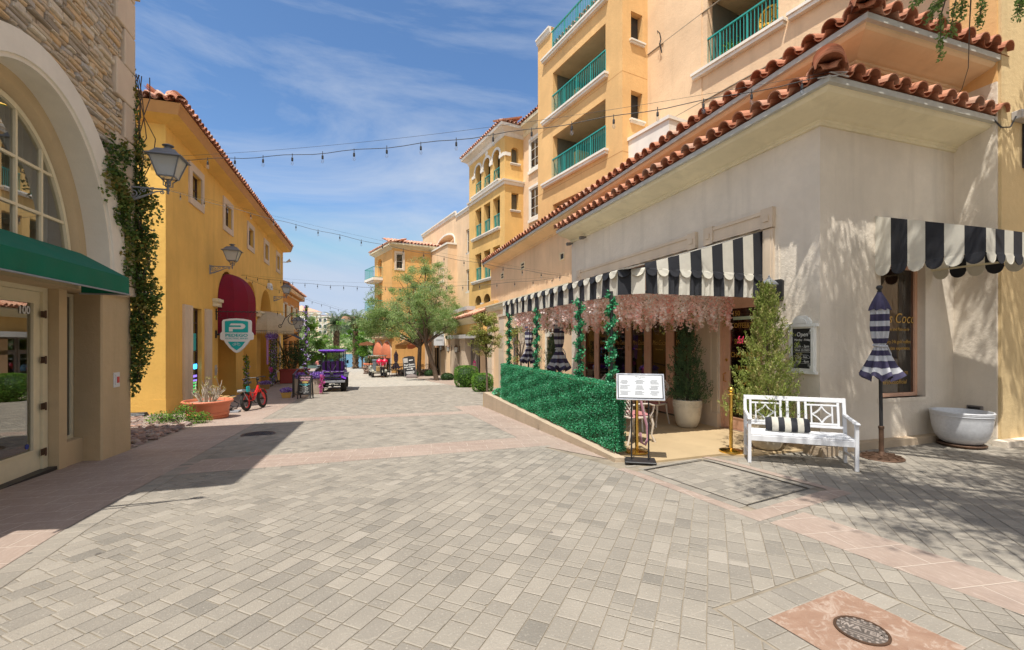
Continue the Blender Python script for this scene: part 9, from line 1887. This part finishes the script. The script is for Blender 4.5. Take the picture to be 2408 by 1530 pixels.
# ================================================================ PEOPLE
def person(name_label, loc, rz, shirt, trousers, arms, long=True, h=1.74, lean=0):
 t = thing('person', name_label, 'person', loc, rz); k = h / 1.74
 J = dict(pel=(0, 0, .95), bel=(0, lean * .3, 1.12), ch=(0, lean, 1.34), nk=(0, lean * 1.2, 1.48), hd=(0, lean * 1.4 - .01, 1.60), tp=(0, lean * 1.4, 1.70))
 for s, n in ((1, 'r'), (-1, 'l')):
  J.update({'sh' + n: (s * .18, lean, 1.42), 'el' + n: tuple(arms[0 if s == 1 else 1][0]), 'wr' + n: tuple(arms[0 if s == 1 else 1][1]), 'hn' + n: tuple(arms[0 if s == 1 else 1][2]), 'hp' + n: (s * .10, 0, .90), 'kn' + n: (s * .11, .02 * s, .49), 'an' + n: (s * .11, -.03 * s, .08), 'to' + n: (s * .12, -.03 * s + .15, .03)})
 rad = dict(pel=.13, bel=.125, ch=.15, nk=.055, hd=.085, tp=.07, sh=.065, el=.043, wr=.03, hn=.035, hp=.095, kn=.058, an=.04, to=.035)
 E = [('pel', 'bel'), ('bel', 'ch'), ('ch', 'nk'), ('nk', 'hd'), ('hd', 'tp')]
 for n in 'rl': E += [('ch', 'sh' + n), ('sh' + n, 'el' + n), ('el' + n, 'wr' + n), ('wr' + n, 'hn' + n), ('pel', 'hp' + n), ('hp' + n, 'kn' + n), ('kn' + n, 'an' + n), ('an' + n, 'to' + n)]
 def skin(nm, keys, edges, mat, grow=0, par=None):
  ks = list(keys); me = bpy.data.meshes.new(nm); me.from_pydata([tuple(c * k for c in J[q]) for q in ks], [(ks.index(a), ks.index(b)) for a, b in edges if a in ks and b in ks], []); me.materials.append(MT[mat]); o = bpy.data.objects.new(nm, me); col.objects.link(o); o.parent = par or t
  sk = o.modifiers.new('s', 'SKIN');
  for i, q in enumerate(ks): r_ = rad.get(q, rad.get(q[:2])) + grow; me.skin_vertices[0].data[i].radius = (r_ * k, r_ * k * (.75 if q in ('pel', 'bel', 'ch') else 1));
  me.skin_vertices[0].data[0].use_root = True; sb = o.modifiers.new('u', 'SUBSURF'); sb.levels = sb.render_levels = 2
  dg = bpy.context.evaluated_depsgraph_get(); m2 = bpy.data.meshes.new_from_object(o.evaluated_get(dg)); o.modifiers.clear(); o.data = m2; m2.polygons.foreach_set('use_smooth', [True] * len(m2.polygons)); return o
 b = skin('body', J.keys(), E, 'skin')
 up_ = ['pel', 'bel', 'ch', 'shr', 'shl'] + (['elr', 'ell', 'wrr', 'wrl'] if long else ['elr', 'ell']); skin('shirt', up_, E, shirt, .014)
 skin('trousers', ['pel', 'hpr', 'hpl', 'knr', 'knl'] + (['anr', 'anl'] if trousers != 'shorts_grey' else []), E, trousers, .016)
 m = MB(); m.ball((0, (lean * 1.4 - .015) * k, 1.665 * k), .10 * k, 10, (1, 1.08, .95)); m.build('hair', 'hair_dark', t, True, 80)
 m = MB(); m.ball((0, (lean * 1.4 + .095) * k, 1.60 * k), .016); [m.ball((s * .035, (lean * 1.4 + .085) * k, 1.625 * k), .01) for s in (-1, 1)]; [m.ball((s * .095, (lean * 1.4) * k, 1.60 * k), .022) for s in (-1, 1)]; m.build('face', 'skin', t, True, 80)
 for s, n in ((1, 'r'), (-1, 'l')):
  h0 = Vector(J['hn' + n]) * k; m = MB()
  for f in range(4): m.tube([h0 + V3((f - 1.5) * .018, 0, 0), h0 + V3((f - 1.5) * .02, .02, -.05 - .01 * (f in (1, 2))), h0 + V3((f - 1.5) * .02, .045, -.075)], .008, 5)
  m.tube([h0 + V3(-s * .03, .01, .01), h0 + V3(-s * .05, .035, -.03)], .009, 5); m.build('fingers', 'skin', t, True, 80)
 return t
person('person in coral shirt and grey shorts seen from behind, standing by the lake', (PY(745, 850, 57.5).x, 59.2, -2.2), R(10), 'shirt_coral', 'shorts_grey', [[(.24, .02, 1.14), (.22, .12, .95), (.2, .16, .88)], [(-.24, .02, 1.14), (-.22, .12, .95), (-.2, .16, .88)]], False)
person('person in red top and black trousers seen from behind at the utility cart', (1.32, 35.25, g(35.2)), R(-6), 'shirt_red', 'trouser_black', [[(.26, .06, 1.16), (.24, .26, 1.1), (.22, .34, 1.08)], [(-.26, .06, 1.16), (-.22, .26, 1.1), (-.2, .34, 1.08)]], True, 1.5, .12)
for k_, (dx, lab) in enumerate(((-.2, 'left'), (.2, 'right'))):
 t_ = thing('red_bag', lab + ' of the two bulging shiny red bags the person carries at the cart', 'bag', (1.3 + dx, 35.5, g(35.4) + .95)); m = MB(); O = (1.3 + dx, 35.3 + .05 * k_, g(35.4) + 1.22)
 m.lathe([(.0001, -.18), (.16, -.15), (.23, -.02), (.2, .12), (.08, .17), (.05, .22), (.07, .26)], 18, O=O, fn=lambda r, z, a: r * (1 + .09 * math.sin(5 * a + 9 * z))); m.build('bag_body', 'red_bag', t_, smooth=60); m = MB(); m.tube([(O[0] + .055 * math.cos(a), O[1] + .055 * math.sin(a), O[2] + .21) for a in [i * .6 for i in range(11)]], .012, 5); m.tube([(O[0], O[1] - .06, O[2] + .2), (O[0] + .1, O[1] - .2, O[2] - .1), (O[0] + .05, O[1] - .2, O[2] - .4)], .015, 5); m.build('ribbon', 'canvas_white', t_)
# ================================================================ THINGS AT THE STREET END
parasol('closed_parasol', 'closed plum-coloured parasol standing beside the tall dark sign board', (2.45, 37.4, g(37.4)), 2.0, .62, .42, (0, 0), .2, 1.4, navy='umbrella_plum', white='umbrella_plum')
t_ = thing('sandwich_board', 'leaning dark brown sandwich board with white real estate lettering and arrow', 'sandwich board', (3.35, 34.6, g(34.6)), R(-8)); T = Matrix.Rotation(R(-7), 4, 'Y') @ Matrix.Rotation(R(-8), 4, 'X')
m = MB(); m.prism([T @ V3(x, 0, z) for x, z in ((-.42, .12), (-.42, 1.52), (-.32, 1.6), (0, 1.64), (.32, 1.6), (.42, 1.52), (.42, .12))], (0, .04, 0)); bd = m.build('board', 'wood_brown' if 0 else 'iron_black', t_, True); m = MB(); m.tube([T @ V3(-.43, 0, .05), T @ V3(-.43, 0, 1.55)], .025, 5); m.tube([T @ V3(.43, 0, .05), T @ V3(.43, 0, 1.55)], .025, 5); m.build('side_rails', 'frame_grey', t_, True)
m = MB(); TT = T @ Matrix.Translation((0, -.006, 0)) @ Matrix.Rotation(R(90), 4, 'X')
for tx, sz, x, z in (('Real Estate', .17, 0, .98), ('Information', .17, 0, .81)): m.text(tx, sz, TT @ Matrix.Translation((x, z, 0)), .002, bold=.003)
[m.box(-w_, w_, -.008, -.004, z, z + .035, M=T) for w_, z in ((.3, .44), (.32, .37), (.26, .30), (.15, .22))]; m.box(.0, .3, -.008, -.004, 1.28, 1.34, M=T)
m.prism([T @ V3(x, -.008, z) for x, z in ((-.22, .62), (.12, .62), (.12, .57), (.26, .64), (.12, .71), (.12, .66), (-.22, .66))], (0, .004, 0)); m.build('lettering', 'chalk', bd, True); m = MB(); m.box(-.40, -.08, -.012, -.004, 1.15, 1.5, M=T); m.build('leaflet_box', 'box_grey', bd, True)
t_ = thing('boulder', 'pale mottled boulder at the foot of the dark sign board', 'rock', (3.35, 34.0, g(34))); m = MB(); random.seed(5); rock(m, (3.35, 34.0, g(34) + .1), .5, .75, .42); m.build('stone_body', 'rubble', t_, smooth=60)
m = MB(); t_ = thing('stone_planter_wall', 'low rubble-stone planter wall around the two street trees', 'planter wall', (4.2, 38, g(38)))
for k in range(230):
 x = random.uniform(2.6, 5.8); y = 37.7 + random.uniform(-.1, .1); rock(m, (x, y, g(38) + random.uniform(.03, .42)), random.uniform(.07, .13), random.random(), .7)
m.box(2.6, 5.8, 37.7, 38.0, g(38), g(38) + .42, .6); m.build('rubble_stones', 'rubble', t_); m = MB(); m.bbox(2.55, 5.85, 37.6, 38.1, g(38) + .42, g(38) + .5, .02); m.build('coping', 'planter_stone', t_)
t_ = thing('brick_planter', 'stone and red-edged corner planter with dry grasses at the lake end', 'planter', (.6, 42.5, g(42.5))); m = MB()
for k in range(170): rock(m, (random.uniform(.0, 1.4), 42.2 + random.uniform(-.06, .06), g(42.5) + random.uniform(.05, .75)), random.uniform(.07, .13), random.random(), .7)
m.box(0, 1.4, 42.25, 44.4, g(42.5), g(42.5) + .8, .6); m.build('stone_face', 'rubble', t_); m = MB(); m.bbox(-.05, 1.5, 42.1, 44.5, g(42.5) + .8, g(42.5) + .9, .02); m.bbox(.3, .9, 43.2, 43.8, g(42.5) + .9, g(42.5) + 1.5, .03); m.build('red_edging', 'terracotta', t_)
gr = thing('dry_grass_clump', 'wispy pale grasses growing in the stone and red-edged planter', 'grass clump', (.7, 43, g(42.5) + .9)); P = np.concatenate([blob(200, (.2 + i * .22, 43, g(42.5) + 1.2), (.2, .2, .45), 0) for i in range(6)]); leafmesh('blades', 'leaf_palm', P, .28, RNG.normal(.6, .25, len(P)), gr, 9)
FU = 'black cafe tables and chairs by the plum parasol'
def bistro(label, x, y, rz, kind, cloth=None):
 z = g(y); t = thing('bistro_' + kind, label, kind, (x, y, z), rz, FU); m = MB()
 if kind == 'table': m.lathe([(.0001, .72), (.38, .72), (.38, .75), (.0001, .75)], 20); m.build('table_top', 'iron_black', t, True); m = MB(); m.tube([(0, 0, .72), (0, 0, .04)], .03, 6); m.lathe([(.25, 0), (.05, .05)], 14); m.build('pedestal', 'iron_black', t, True)
 else:
  m.bbox(-.22, .22, -.2, .2, .42, .46, .01); m.build('seat', cloth or 'iron_black', t, True); m = MB(); [m.tube([(x_, .2, .45), (x_, .26, .9)], .012, 5) for x_ in (-.2, -.1, 0, .1, .2)]; m.tube([(-.21, .26, .9), (.21, .26, .9)], .018, 5); m.build('backrest', 'iron_black', t, True)
  for x_ in (-.2, .2):
   for y_ in (-.18, .18): m = MB(); m.tube([(x_, y_, .42), (x_ * 1.1, y_ * 1.1, 0)], .014, 5); m.build('leg', 'iron_black', t, True)
bistro('black bistro table just right of the plum parasol', 2.95, 38.6, 0, 'table'); bistro('black bistro chair between the parasol and the sign board', 2.3, 38.6, .5, 'chair'); bistro('black bistro table behind the straight tree trunk', 4.6, 38.9, 0, 'table'); bistro('black bistro chair with blue seat right of the straight tree trunk', 4.9, 38.5, 2, 'chair', 'cloth_blue'); bistro('black bistro chair with blue seat left of the straight tree trunk', 3.7, 38.7, -1, 'chair', 'cloth_blue'); bistro('black bistro chair nearest the arched portal', 5.3, 38.7, 2.4, 'chair')
t_ = thing('black_rail', 'slim black railing with posts around the bistro tables', 'railing', (2.4, 36.6, g(36.6))); m = MB(); pp_ = [(1.75, 36.9), (2.9, 36.3), (3.1, 37.5)]
for (x0, y0), (x1, y1) in zip(pp_, pp_[1:]):
 for z in (.55, 1.0): m.tube([(x0, y0, g(y0) + z), (x1, y1, g(y1) + z)], .018, 5)
 for i in range(9): f = i / 8; x, y = x0 + (x1 - x0) * f, y0 + (y1 - y0) * f; m.tube([(x, y, g(y)), (x, y, g(y) + 1.0)], .012, 4)
m.build('rail_bars', 'iron_black', t_)
for i, (u, lab) in enumerate(((877, 'left'), (884, 'right'))): e = PY(u, 840, 47.5); t_ = thing('lamp_pole', lab + ' of the two thin black poles against the lake', 'pole', (e.x, 47.5, g(47.5)), group='thin poles by the lake'); m = MB(); m.tube([(0, 0, 0), (0, 0, 2.6)], .045, 6); m.build('shaft', 'iron_black', t_, True); m = MB(); m.lathe([(.09, 0), (.06, .15)], 8); m.build('foot', 'iron_black', t_, True)
